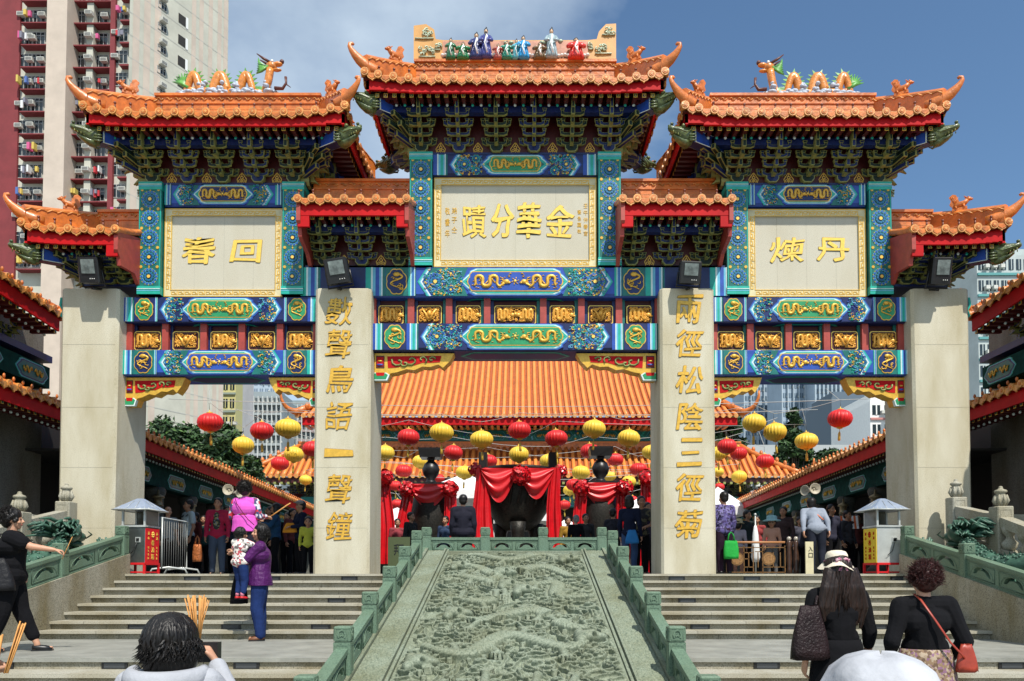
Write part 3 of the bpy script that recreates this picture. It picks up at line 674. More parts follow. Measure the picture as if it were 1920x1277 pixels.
def gate_roof(x0,x1,ze,zr,hipL,hipR,nset,zbase,wall0,wall1,fas=.20,beasts=(),bh=.0):
    roof_o=MB(); cxm=(x0+x1)/2
    yf=YC-B_; rL=x0+HIPX if hipL else x0; rR=x1-HIPX if hipR else x1
    zr0=ze+.52
    def lift(x,y):
        l=0
        if hipR: l=max(l,(max(0,(x-(x1-1.2))/1.2))**2.2*(max(0,(abs(y-YC)-.2)/(B_-.2)))**2)
        if hipL: l=max(l,(max(0,((x0+1.2)-x)/1.2))**2.2*(max(0,(abs(y-YC)-.2)/(B_-.2)))**2)
        return .13*l
    def zs(d): return ze-.02+(zr0-ze)*(.72*d+.28*d*d)
    def zat(x,y):
        d=1-abs(y-YC)/B_
        if hipL: d=min(d,(x-x0)/HIPX)
        if hipR: d=min(d,(x1-x)/HIPX)
        return zs(max(0,d))+lift(x,y)
    # underlying surface
    xs_=sorted(set([x0,rL,rR,x1]+[lerp(x0,x1,i/14) for i in range(15)])); ys_=[YC-B_+2*B_*i/12 for i in range(13)]
    v=[];f=[]
    for yy in ys_:
        for xx in xs_: v.append((xx,yy,zat(xx,yy)))
    nx=len(xs_)
    for j in range(12):
        for i in range(nx-1): f.append((j*nx+i,j*nx+i+1,(j+1)*nx+i+1,(j+1)*nx+i))
    roof_o.add(v,f,TILE)
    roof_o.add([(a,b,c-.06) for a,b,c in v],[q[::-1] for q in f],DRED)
    # cover tiles
    sp=.273; n=int(round((x1-x0)/sp)); sp=(x1-x0)/n
    ends=[]
    for i in range(n+1):
        x=x0+sp*i
        if i==0: x+=.03
        if i==n: x-=.03
        dm=1.0
        if hipL: dm=min(dm,(x-x0)/HIPX)
        if hipR: dm=min(dm,(x1-x)/HIPX)
        dm=max(dm,.07)
        for s in (-1,1):
            pts=[(x,YC+s*B_*(1-dm*k/5),zs(dm*k/5)+lift(x,YC+s*B_*(1-dm*k/5))+.035) for k in range(6)]
            roof_o.tube(pts,.062,TILE,7,cap=False)
            ends.append((x,YC+s*B_,pts[0][2],0,s))
            if i<n: ends.append((x+sp/2,YC+s*B_,zs(0)+lift(x+sp/2,YC+s*B_)-.005,1,s))
    nh=int(round(2*B_/sp)); 
    for hip,xe,s in ((hipL,x0,-1),(hipR,x1,1)):
        if not hip: continue
        for i in range(nh+1):
            y=YC-B_+2*B_*i/nh; dm=max(.07,1-abs(y-YC)/B_)
            if i in (0,nh): y+= .03 if i==0 else -.03
            pts=[(xe-s*HIPX*dm*k/4,y,zs(dm*k/4)+lift(xe-s*HIPX*dm*k/4,y)+.035) for k in range(5)]
            roof_o.tube(pts,.062,TILE,7,cap=False)
            ends.append((xe,y,pts[0][2],0,s*2))
            if i<nh: ends.append((xe,y+sp/2,zs(0)+lift(xe,y+sp/2)-.005,1,s*2))
    r_o=roof_o.build('roof',gate)
    groups={}
    for x,y,z,k,s in ends:
        mb=groups.setdefault(s,MB())
        if abs(s)==1: M=Matrix.Translation((x,y,z))@Matrix.Rotation(0 if s<0 else PI,4,'Z')
        else: M=Matrix.Translation((x,y,z))@Matrix.Rotation(PI/2 if s>0 else -PI/2,4,'Z')
        t=MB()
        if k==0:
            t.disc(0,0,.074,-.03,.05,TILE_L,12); t.disc(0,0,.046,-.04,.02,TILE,8); t.disc(0,0,.026,-.046,.02,TILE_L,6)
            t.tube([(0,.06,.05),(0,.06,.17)],[.022,.014],NAIL,5); t.ell((0,.06,.175),.026,NAIL,7,5)
        else:
            p=[(-.10,.045),(.10,.045),(.095,-.01),(.06,-.05),(.025,-.062),(0,-.09),(-.025,-.062),(-.06,-.05),(-.095,-.01)]
            t.poly(p,-.012,.03,TILE_L); t.poly([(a*.7,b*.65) for a,b in p],-.02,.02,TILE)
        for q,m in ((t,None),):
            o=len(mb.v); mb.v.extend([tuple(M@Vector(p_)) for p_ in q.v])
            for ff,mi_,sm_ in zip(q.f,q.m,q.sm): mb.f.append(tuple(a+o for a in ff)); mb.m.append(mb.mi(q.mats[mi_])); mb.sm.append(sm_)
    for mb in groups.values(): mb.build('eave_tiles',r_o)
    # ridge wall
    mb=MB(); zb=zr0-.06
    mb.box(rL,rR,YC-.13,YC+.13,zb,zr-.05,RIDGE); mb.box(rL-.02,rR+.02,YC-.17,YC+.17,zr-.05,zr,RIDGE); mb.box(rL,rR,YC-.15,YC+.15,zr-.20,zr-.165,RIDGE)
    L_=rR-rL; nn=int(L_/.16)
    for i in range(nn):
        x=rL+(i+.5)*L_/nn
        mb.tube([(x-.06,YC-.14,zr-.10),(x-.02,YC-.145,zr-.08),(x+.02,YC-.145,zr-.13),(x+.06,YC-.14,zr-.10)],.012,TILE_L,4)
    for i in range(1,int(L_/.45)): mb.box(rL+i*.45-.003,rL+i*.45+.003,YC-.132,YC-.12,zb,zr-.2,TILE_L)
    mb.box(rL,rR,YC-.134,YC-.12,zr-.30,zr-.294,TILE_L)
    mb.build('ridge',r_o)
    # hips and upturned horns
    for hip,xr_,xe,s in ((hipL,rL,x0,-1),(hipR,rR,x1,1)):
        if not hip: continue
        for t in (-1,1):
            mb=MB(); zc=zat(xe-s*.02,YC+t*(B_-.02))
            path=[]
            for k in range(9):
                q=k/8; x=lerp(xr_,xe-s*.02,q); y=YC+t*B_*q*.97; z=lerp(zr-.02,ze+.40,q)+.05*q*q
                path.append((x,y,z,lerp(.50,.36,q)))
            rings=[]
            dirv=Vector((xe-xr_,t*B_,0)).normalized(); nrm=Vector((-dirv.y,dirv.x,0))*.085
            for x,y,z,h in path:
                rings.append([(x+nrm.x,y+nrm.y,z-h),(x-nrm.x,y-nrm.y,z-h),(x-nrm.x,y-nrm.y,z-.03),(x-nrm.x*.5,y-nrm.y*.5,z+.02),(x+nrm.x*.5,y+nrm.y*.5,z+.02),(x+nrm.x,y+nrm.y,z-.03)])
            mb.ring(rings,RIDGE,False)
            for k in range(8):
                x,y,z,h=path[k]; x2,y2,z2,h2=path[k+1]
                for sg in (-1,1):
                    o_=nrm*sg*1.06
                    mb.tube([(x+o_.x,y+o_.y,z-.07),(lerp(x,x2,.5)+o_.x,lerp(y,y2,.5)+o_.y,lerp(z,z2,.5)-.045),(x2+o_.x,y2+o_.y,z2-.09)],.012,TILE_L,4)
            x,y,z,h=path[-1]
            k_=1.0 if t<0 else .6; hp=[];hr=[]
            for dx,dz,rr in ((-.30,-.14,.12),(-.16,-.13,.15),(-.02,-.10,.155),(.09,-.02,.13),(.165,.08,.098),(.22,.19,.072),(.25,.29,.056),(.245,.365,.048),(.205,.385,.045),(.180,.35,.036)):
                hp.append((x+s*dx*k_,y+t*dx*.45*k_,z-.07+dz*k_*(.62 if dz>0 else 1))); hr.append(rr*k_*.68)
            mb.tube(hp,hr,RIDGE,8,.65,up=(0,1,0))
            mb.build('hip_ridge',r_o)
            if t<0 or True:
                q=.42; inst('ridge_beast',BEAST,r_o,(lerp(xr_,xe,q),YC+t*B_*q,lerp(zr,ze+.36,q)+.05),0 if s<0 and False else (math.atan2(t*B_*.55,s)),scale=.72)
    # fascia
    mb=MB(); zt=ze-.03; zb=ze-.20-(fas-.20)-.0
    def board(xa,ya,xb,yb,za,zb_,th=.05):
        d=Vector((xb-xa,yb-ya,0)).normalized(); nn_=Vector((d.y,-d.x,0))*th
        c=[(xa,ya),(xb,yb),(xb-nn_.x,yb-nn_.y),(xa-nn_.x,ya-nn_.y)]
        mb.add([(a,b,zb_) for a,b in c]+[(a,b,za) for a,b in c],[(3,2,1,0),(4,5,6,7),(0,1,5,4),(1,2,6,5),(2,3,7,6),(3,0,4,7)],FASC)
    e=.05
    segs=14
    for i in range(segs):
        xa=lerp(x0+e,x1-e,i/segs); xb=lerp(x0+e,x1-e,(i+1)/segs)
        la=lift((xa+xb)/2,YC-B_)
        board(xa,YC-B_+e,xb,YC-B_+e,zt+la,zb+la*.6)
    fr_=mb; mb=MB()
    for i in range(segs):
        xa=lerp(x0+e,x1-e,i/segs); xb=lerp(x0+e,x1-e,(i+1)/segs); la=lift((xa+xb)/2,YC-B_)
        board(xb,YC+B_-e,xa,YC+B_-e,zt+la,zb+la*.6)
    mb.build('fascia',r_o); mb=fr_
    if hipL:
        board(x0+e,YC+B_-e,x0+e,YC-B_+e,zt+.05,zb+.03)
    if hipR: board(x1-e,YC-B_+e,x1-e,YC+B_-e,zt+.05,zb+.03)
    for hip,xe,s in ((hipL,x0,-1),(hipR,x1,1)):
        if hip: continue
        # deep corner blocks and a barge board that closes the side of the small roofs
        xb=xe-s*.02
        mb.box(min(xb,xb-s*.20),max(xb,xb-s*.20),YC-B_+.055,YC-B_+.11,zb-.20,zt,FASC)
    mb.build('fascia',r_o)
    for hip,xe,s in ((hipL,x0,-1),(hipR,x1,1)):
        if hip: continue
        mb=MB(); xb=xe-s*.0
        for t in (-1,1):
            prof=[(YC+t*(B_-.02),zt+.02),(YC+t*(B_-.02),zb-.10),(YC+t*(B_-.12),zb-.22),(YC+t*(B_-.14),zb-.34),(YC+t*.62,zbase+.12),(YC+t*.45,zbase-.02),(YC+t*.05,zbase-.02),(YC+t*.05,zt+.35)]
            n=len(prof); xa,xc=sorted((xb,xb-s*.07))
            v=[(xa,a,b) for a,b in prof]+[(xc,a,b) for a,b in prof]
            mb.add(v,[tuple(range(n)),tuple(range(2*n-1,n-1,-1))]+[(i,(i+1)%n,n+(i+1)%n,n+i) for i in range(n)],POSTRED)
        mb.build('barge_board',r_o)
    # rafters, soffit
    mb=MB(); zs0=zb+.0
    ov=.22
    xa0=x0+(ov if hipL else .08); xb0=x1-(ov if hipR else .08)
    # front/back soffit planes
    for s in (-1,1):
        y_o=YC+s*(B_-.10); y_i=YC+s*.42
        v=[(x0+.1,y_o,zb+.10),(x1-.1,y_o,zb+.10),(wall1,y_i,zb+.36),(wall0,y_i,zb+.36)]
        if not hipR: v[1]=(x1-.06,y_o,zb+.1); v[2]=(x1-.06,y_i,zb+.36)
        if not hipL: v[0]=(x0+.06,y_o,zb+.1); v[3]=(x0+.06,y_i,zb+.36)
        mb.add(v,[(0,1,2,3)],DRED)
    for hip,xe,wl,s in ((hipL,x0,wall0,-1),(hipR,x1,wall1,1)):
        if hip: mb.add([(xe-s*.1,YC-B_+.1,zb+.10),(xe-s*.1,YC+B_-.1,zb+.10),(wl,YC+.42,zb+.36),(wl,YC-.42,zb+.36)],[(0,1,2,3)],DRED)
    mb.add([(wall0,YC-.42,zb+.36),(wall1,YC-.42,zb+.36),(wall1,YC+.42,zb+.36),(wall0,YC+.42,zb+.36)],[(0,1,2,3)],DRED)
    rs=.155; n=int((xb0-xa0)/rs)
    for i in range(n+1):
        x=lerp(xa0,xb0,i/n)
        for s in (-1,1):
            y=YC+s*(B_-.17); q=.036
            mb.box(x-q,x+q,min(y,YC+s*.8),max(y,YC+s*.8),zb+.0,zb+.075,DRED)
            if s<0:
                mb.box(x-q,x+q,y-.004,y,zb-.02,zb+.055,GOLDL); mb.box(x-q*.66,x+q*.66,y-.008,y-.003,zb-.006,zb+.041,NAVY if i%2 else TEALD); mb.box(x-q*.25,x+q*.25,y-.012,y-.007,zb+.008,zb+.028,GOLDL)
            y2=YC+s*(B_-.40)
            mb.tube([(x,y2,zb-.02),(x,YC+s*.5,zb+.20)],.032,NAVY,6)
            if s<0: mb.ell((x,y2-.005,zb-.02),(.028,.012,.028),(PALE,TEAL)[i%2],8,4)
    for hip,xe,s in ((hipL,x0,-1),(hipR,x1,1)):
        if not hip: continue
        ny=int((2*B_-.5)/rs)
        for i in range(ny+1):
            y=YC-B_+.25+i*(2*B_-.5)/ny; x=xe-s*.17; q=.036
            mb.box(min(x,x-s*.35),max(x,x-s*.35),y-q,y+q,zb+.01,zb+.08,DRED); mb.box(min(x,x+s*.005),max(x,x+s*.005),y-q,y+q,zb+.01,zb+.08,GOLD)
    mb.build('rafters',r_o)
    # purlins (navy beams under the rafters) and bracket zone board
    mb=MB()
    mb.box(wall0-.35 if hipL else x0+.07,wall1+.35 if hipR else x1-.07,YC-.80,YC-.68,zb-.12,zb-.0,NAVY)
    for hip,wl,s in ((hipL,wall0,-1),(hipR,wall1,1)):
        if hip: mb.box(min(wl+s*.30,wl+s*.40),max(wl+s*.30,wl+s*.40),YC-.8,YC+.8,zb-.12,zb-.0,NAVY)
    a,b=(wall0 if hipL else x0+.07),(wall1 if hipR else x1-.07)
    mb.box(a,b,YC-.33,YC+.33,zbase-.01,zb+.35,DRED)
    mb.box(a,b,YC-.38,YC+.38,zbase-.03,zbase+.012,NAVY)
    mb.build('bracket_board',r_o)
    # bracket sets
    hz=(zb-zbase); sc_=hz/.60
    a,b=(wall0+.22 if hipL else x0+.30),(wall1-.22 if hipR else x1-.30)
    for i in range(nset):
        x=lerp(a,b,i/(nset-1)); inst('bracket_set',BR[i%2],r_o,(x,YC-.34,zbase),scale=(1,1,sc_))
        if i<nset-1: inst('gold_emblem',EMB,r_o,((x+lerp(a,b,(i+1)/(nset-1)))/2,YC-.335,zbase+.03))
    for i in range(nset):
        inst('bracket_set',BR[i%2],r_o,(lerp(a,b,i/(nset-1)),YC+.34,zbase),PI,scale=(1,1,sc_))
    for hip,wl,s in ((hipL,wall0,-1),(hipR,wall1,1)):
        if not hip: continue
        for k,y in enumerate((YC-.22,YC+.22)): inst('bracket_set',BR[k],r_o,(wl-s*.02,y,zbase),s*PI/2,scale=(1,.75,sc_))
        for t in (-1,1):
            # fan of diagonal arms
            mb=MB(); c0=Vector((wl-s*.05,YC+t*.33,zbase+.16)); xe=x0 if s<0 else x1
            tgt=Vector((xe-s*.12,YC+t*(B_-.22),0)); base_a=math.atan2(tgt.y-c0.y,tgt.x-c0.x)
            for k,(da,l,z) in enumerate(((0,.42,.0),(0,.60,.12),(0,.74,.24),(.36*s*t,.50,.10),(-.36*s*t,.50,.10),(.26*s*t,.64,.22),(-.26*s*t,.64,.22))):
                a_=base_a+da; d=Vector((math.cos(a_),math.sin(a_),0)); nn_=Vector((-d.y,d.x,0))
                for w_,o_,m_,e_ in ((.04,0,CREAM,0),(.028,.006,DGREEN if k%2 else NAVY,.012)):
                    p0=c0+Vector((0,0,z*hz/.6)); p1=p0+d*(l-.004*(1 if e_ else 0)) +Vector((0,0,.07))
                    h=.045-e_*.5
                    vs=[p0+nn_*w_+Vector((0,0,h)),p0-nn_*w_+Vector((0,0,h)),p0-nn_*w_+Vector((0,0,-h)),p0+nn_*w_+Vector((0,0,-h))]
                    vs+=[p1+nn_*w_+Vector((0,0,h)),p1-nn_*w_+Vector((0,0,h)),p1-nn_*w_+Vector((0,0,-h)),p1+nn_*w_+Vector((0,0,-h))]
                    if e_: # inset faces proud of the cream core
                        mid=(p0+p1)/2; 
                        for fq,off in (((1,2,6,5),-nn_*.016),((0,4,7,3),nn_*.016),((2,3,7,6),Vector((0,0,-.010))),((4,5,6,7),d*.010)):
                            pts=[vs[q] for q in fq]; c_=sum(pts,Vector())/4
                            mb.add([c_+(p_-c_)*.93+off for p_ in pts],[(0,1,2,3)],m_)
                    else: mb.add(vs,[(0,1,2,3),(7,6,5,4),(0,4,5,1),(1,5,6,2),(2,6,7,3),(3,7,4,0)],m_)
            mb.build('corner_bracket',r_o)
            # corner beam with dragon head
            mb=MB(); d=Vector((tgt.x-c0.x,tgt.y-c0.y,0)).normalized(); nn_=Vector((-d.y,d.x,0)); l=(Vector((tgt.x,tgt.y,0))-Vector((c0.x,c0.y,0))).length-.08
            p0=Vector((c0.x,c0.y,zb+.02)); p1=p0+d*l+Vector((0,0,-.10))
            def bx(w_,h0,h1,m_,grow=0):
                q0=p0; q1=p1+d*grow; vs=[q0+nn_*w_+Vector((0,0,h1)),q0-nn_*w_+Vector((0,0,h1)),q0-nn_*w_+Vector((0,0,h0)),q0+nn_*w_+Vector((0,0,h0)),q1+nn_*w_+Vector((0,0,h1)),q1-nn_*w_+Vector((0,0,h1)),q1-nn_*w_+Vector((0,0,h0)),q1+nn_*w_+Vector((0,0,h0))]
                mb.add(vs,[(0,1,2,3),(7,6,5,4),(0,4,5,1),(1,5,6,2),(2,6,7,3),(3,7,4,0)],m_)
            bx(.090,-.125,.125,NAVY); bx(.094,-.11,.11,BLUE,-.05)
            q1=p1-d*.03
            for zz2,w2 in ((.112,.008),(-.112,.008)):
                for sg in (-1,1): mb.tube([p0+nn_*sg*.095+Vector((0,0,zz2)),q1+nn_*sg*.095+Vector((0,0,zz2))],w2,PALE,4)
            mb.tube([q1+nn_*.095+Vector((0,0,-.12)),q1+nn_*.095+Vector((0,0,.12))],.014,PALE,4); mb.tube([q1-nn_*.095+Vector((0,0,-.12)),q1-nn_*.095+Vector((0,0,.12))],.014,PALE,4)
            cb=mb.build('corner_beam',r_o)
            inst('dragon_head',DH,r_o,tuple(p1+d*.0),0,rot=(0,0,math.atan2(d.y*.55,d.x)),scale=(1.0,1.1,1.05))
    return r_o
ZB=zz(287); ze_c=PZ(149,YC-B_); zr_c=PZ(121,YC)
XA=2.70; 
ze_s=PZ(212,YC-B_); zr_s=PZ(184,YC)
rc=gate_roof(-XA,XA,ze_c,zr_c,True,True,6,zz(286),-oc,oc)
XS=5.34; AS=2.35
for s in (-1,1): gate_roof(s*XS-AS,s*XS+AS,ze_s,zr_s,True,True,5,zz(343),s*cps-(os_-is_)/2,s*cps+(os_-is_)/2)
ze_i=PZ(374,YC-B_); zr_i=PZ(343,YC)
for s in (-1,1):
    a,b=sorted((s*1.88,s*3.87)); gate_roof(a,b,ze_i,zr_i,False,False,3,zz(498),a+.05,b-.05,fas=.26)
ze_o=PZ(431,YC-B_); zr_o=PZ(400,YC)
for s in (-1,1):
    a,b=sorted((s*7.02,s*8.74)); gate_roof(a,b,ze_o,zr_o,s<0,s>0,3,zz(537,14.3),a+(.62 if s<0 else .07),b-(.62 if s>0 else .07),fas=.24)
# ---- pediment over the central ridge
mb=MB(); YY=YC-.02
def pz(px,py): p=P(px,py,YC); return (p.x,p.z)
out=[pz(777,119),pz(777,55),pz(800,52),pz(815,62),pz(818,80),pz(832,82),(pz(1100,82)),pz(1118,80),pz(1122,66),pz(1135,52),pz(1154,51),pz(1154,119)]
YEL=mat('yellow_glazed_tile',(.62,.32,.09),.4,.12,4,coat=.3)
mb.poly(out,YC-.10,.2,YEL); 
q=[pz(831,118),pz(831,84),pz(1101,84),pz(1101,118)]; mb.poly(q,YC-.105,.02,mat('pink_glaze',(.55,.25,.16),.45,.3,5),False)
CLOUD=mat('jade_glaze',(.42,.48,.33),.4,.2,14,coat=.3)
r_=random.Random(3)
for (a,b,n,sx_,sz_) in ((797,70,7,.18,.10),(802,104,10,.16,.10),(822,96,4,.05,.05),(1139,66,6,.12,.07),(1130,100,8,.16,.08),(1107,94,3,.05,.05)):
    c=pz(a,b)
    for i in range(n):
        ang=r_.uniform(0,6.28); x=c[0]+r_.uniform(-sx_,sx_)*.8; z=c[1]+r_.uniform(-sz_,sz_)*.8
        pp=[(x+.05*(1-k*.12)*math.cos(ang+k*.9),YC-.12-.003*k,z+.04*(1-k*.12)*math.sin(ang+k*.9)) for k in range(7)]
        mb.tube(pp,.014,CLOUD,5)
    mb.tube([(c[0]-sx_,YC-.115,c[1]-sz_),(c[0],YC-.12,c[1]-sz_*1.1),(c[0]+sx_,YC-.115,c[1]-sz_)],.015,CLOUD,5)
for i in range(46):
    x=lerp(pz(832,0)[0],pz(1100,0)[0],i/45); mb.ell((x,YC-.16,pz(0,115)[1]+.01*math.sin(i*1.7)),(.045,.06,.03),WHITE,6,4)
for i in range(14):
    x,z=pz(r_.uniform(900,1095),r_.uniform(84,92)); mb.ell((x,YC-.11,z),(.05,.03,.03),CLOUD,7,4)
ped=mb.build('pediment',rc)
# =====================================================================  GROUND, STAIRS, RAMP
DL=8.35; ZL=.74   # landing front and height
def structure(mb,name,**k):
    o=mb.build(name,None); o['kind']='structure'; return o
PAVE=mat('paving_stone',(.20,.195,.17),.7,.12,2,.2,60)
mb=MB(); mb.box(-300,300,-40,900,-.4,0,PAVE); structure(mb,'ground')
mb=MB(); mb.box(-60,60,13.45,120,-.2,ZF-.006,PAVE); structure(mb,'plaza')
D0=13.3; T=.35; RISE=(ZF-ZL)/8
SIDE=6.72
G2N=granite('step_nosing_granite',(.36,.34,.275),(.43,.41,.335),(.20,.18,.14),80,.16)
STAIN=mat('stair_slab_joint',(.05,.045,.035),.9)  # thin dark joints between the step slabs
for s in (-1,1):
    x0,x1=sorted((s*1.72,s*SIDE))
    mb=MB()
    for k in range(8):
        z=ZF-k*RISE; y=D0-k*T
        mb.box(x0,x1,y,13.46 if k==0 else y+T+.06,z-RISE-(.0 if k<7 else -.002),z-.045,G2)
        mb.box(x0,x1,y-.05,13.46 if k==0 else y+T+.03,z-.038,z,G2N)           # nosing slab
    for k in range(8):
        z=ZF-k*RISE; y=D0-k*T; xj=x0+.5+.37*(k%3)
        while xj<x1-.2: mb.box(xj-.002,xj+.002,y-.0515,y+.1,z-.037,z+.0006,STAIN); mb.box(xj+.3,xj+.304,y-.0015,y+.01,z-RISE,z-.047,STAIN); xj+=1.15
    st=thing('stair_flight',((x0+x1)/2,D0,ZL),('left' if s<0 else 'right')+' upper flight of eight granite steps beside the carved ramp','stairs','granite stair flights')
    mb.build('steps',st)
    mb=MB(); y0=DL; r2=ZL/6
    for k in range(1,6):
        z=ZL-k*r2; y=DL-k*T
        mb.box(x0,x1,y,y+T+.06,z-r2,z-.045,G2); mb.box(x0,x1,y-.05,y+T+.03,z-.045,z,G2N)
    mb.box(x0,x1,DL,DL+.5,-.0+.002,ZL-.045,G2)
    st2=thing('stair_flight',((x0+x1)/2,DL-1.75,0),('left' if s<0 else 'right')+' lower flight of granite steps below the landing','stairs','granite stair flights')
    mb.build('steps',st2)
    mb=MB(); mb.box(x0,x1,DL-.035,D0-7*T+.03,ZL-.045,ZL,mat('landing_paving',(.25,.25,.22),.6,.22,2.5,.2,50,det=8)); 
    for k in range(1,4): pass
    structure(mb,'landing')
# step lights set in the risers
def step_light_mesh():
    mb=MB(); mb.box(-.14,.14,-.012,.03,-.034,.034,BLACK); 
    for k in range(4): mb.box(-.11,.11,-.018,-.012,-.026+k*.015,-.020+k*.015,mat('light_louvre',(.10,.11,.12),.3))
    return mb.mesh('step_light')
SLM=step_light_mesh()
rows=[(0,[(360,684),(655,683),(1268,1078),(1414,1079),(560,1081),(1695,1081)]),(3,[(314,1127),(621,1125),(1290,1119),(1445,1118)]),(6,[(262,1176),(434,1178),(602,1177),(1312,1170),(1480,1169),(1645,1167)])]
for k,ls in (('u0',[360,510,655,1269,1410,1685]),('u3',[314,631,1288,1445]),('u6',[259,434,602,1312,1480,1644]),('l0',[218,464,1436,1893]),('l0',[5])):
    for px in ls:
        if k[0]=='u': i=int(k[1]); D=D0-i*T; z=ZF-i*RISE-.078; 
        else: D=DL; z=ZL-.085
        x=PX(px,1130,D); desc={'u0':'in the top riser','u3':'in the fourth riser','u6':'in the seventh riser','l0':'below the landing edge'}[k]
        side='left' if x<0 else 'right'
        o=thing('step_light',(x,D-.002,z),'small black louvred step light %s, %s stairs, %s'%(desc,side,{0:'nearest the ramp',1:'midway along',2:'nearest the outer wall',3:'by the outer edge'}[min(3,int((abs(x)-1.7)/1.7))]),'step light','louvred lights set in the step risers')
        o2=inst('louvre_plate',SLM,o,(x,D-.002,z))
# ---- carved ramp
def rz(y): return .60+(y-7.82)*(2.10-.60)/(14.05-7.82)
ramp=thing('carved_ramp',(0,10,0),'sloping pale green stone ramp carved with dragons and clouds','ramp')
mb=MB(); ya,yb=5.33,14.10; hw=1.66
mb.add([(-hw,ya,-.01),(hw,ya,-.01),(hw,yb,-.01),(-hw,yb,-.01),(-hw,ya,rz(ya)-.12),(hw,ya,rz(ya)-.12),(hw,yb,rz(yb)-.12),(-hw,yb,rz(yb)-.12)],[(0,1,5,4),(1,2,6,5),(2,3,7,6),(3,0,4,7),(4,5,6,7)],GREEN_LT)
mb.build('slab',ramp)
# relief height field
def relief(x0,x1,y0,y1,nx,ny,fn,m,name,base=0,shear=0):
    xs=np.linspace(x0,x1,nx); ys=np.linspace(y0,y1,ny); X,Y=np.meshgrid(xs,ys)
    H=fn(X,Y)
    Z=rz(Y)+base+H; Yd=Y-shear*np.clip(H,0,1); v=np.stack([X,Yd,Z],-1).reshape(-1,3)
    idx=np.arange(nx*ny).reshape(ny,nx)
    f=np.stack([idx[:-1,:-1],idx[:-1,1:],idx[1:,1:],idx[1:,:-1]],-1).reshape(-1,4)
    me=bpy.data.meshes.new(name); me.from_pydata([(a,b-10,c) for a,b,c in v],[],f.tolist()); me.materials.append(m)
    me.polygons.foreach_set('use_smooth',[True]*len(me.polygons)); me.update()
    o=bpy.data.objects.new(name,me); sc.collection.objects.link(o); o.parent=ramp
    return o
rs_=np.random.RandomState(5)
def vnoise(X,Y,fx,fy,seed):
    r=np.random.RandomState(seed); g=r.rand(256,256)
    x=X*fx+100; y=Y*fy+100; xi=np.floor(x).astype(int); yi=np.floor(y).astype(int); xf=x-xi; yf=y-yi
    xf=xf*xf*(3-2*xf); yf=yf*yf*(3-2*yf)
    a=g[yi%256,xi%256]; b=g[yi%256,(xi+1)%256]; c=g[(yi+1)%256,xi%256]; d=g[(yi+1)%256,(xi+1)%256]
    return a*(1-xf)*(1-yf)+b*xf*(1-yf)+c*(1-xf)*yf+d*xf*yf
def curve_dist(X,Y,pts,radii):
    best=np.full(X.shape,9.0); T_=np.zeros(X.shape); Rr=np.zeros(X.shape); acc=0
    for i in range(len(pts)-1):
        a=np.array(pts[i]); b=np.array(pts[i+1]); d=b-a; L2=(d@d)+1e-9; l=math.sqrt(L2)
        t=np.clip(((X-a[0])*d[0]+(Y-a[1])*d[1])/L2,0,1); q=np.hypot(X-a[0]-t*d[0],Y-a[1]-t*d[1]); k=q<best
        best=np.where(k,q,best); T_=np.where(k,acc+t*l,T_); Rr=np.where(k,radii[i]+(radii[i+1]-radii[i])*t,Rr); acc+=l
    return best,T_,Rr
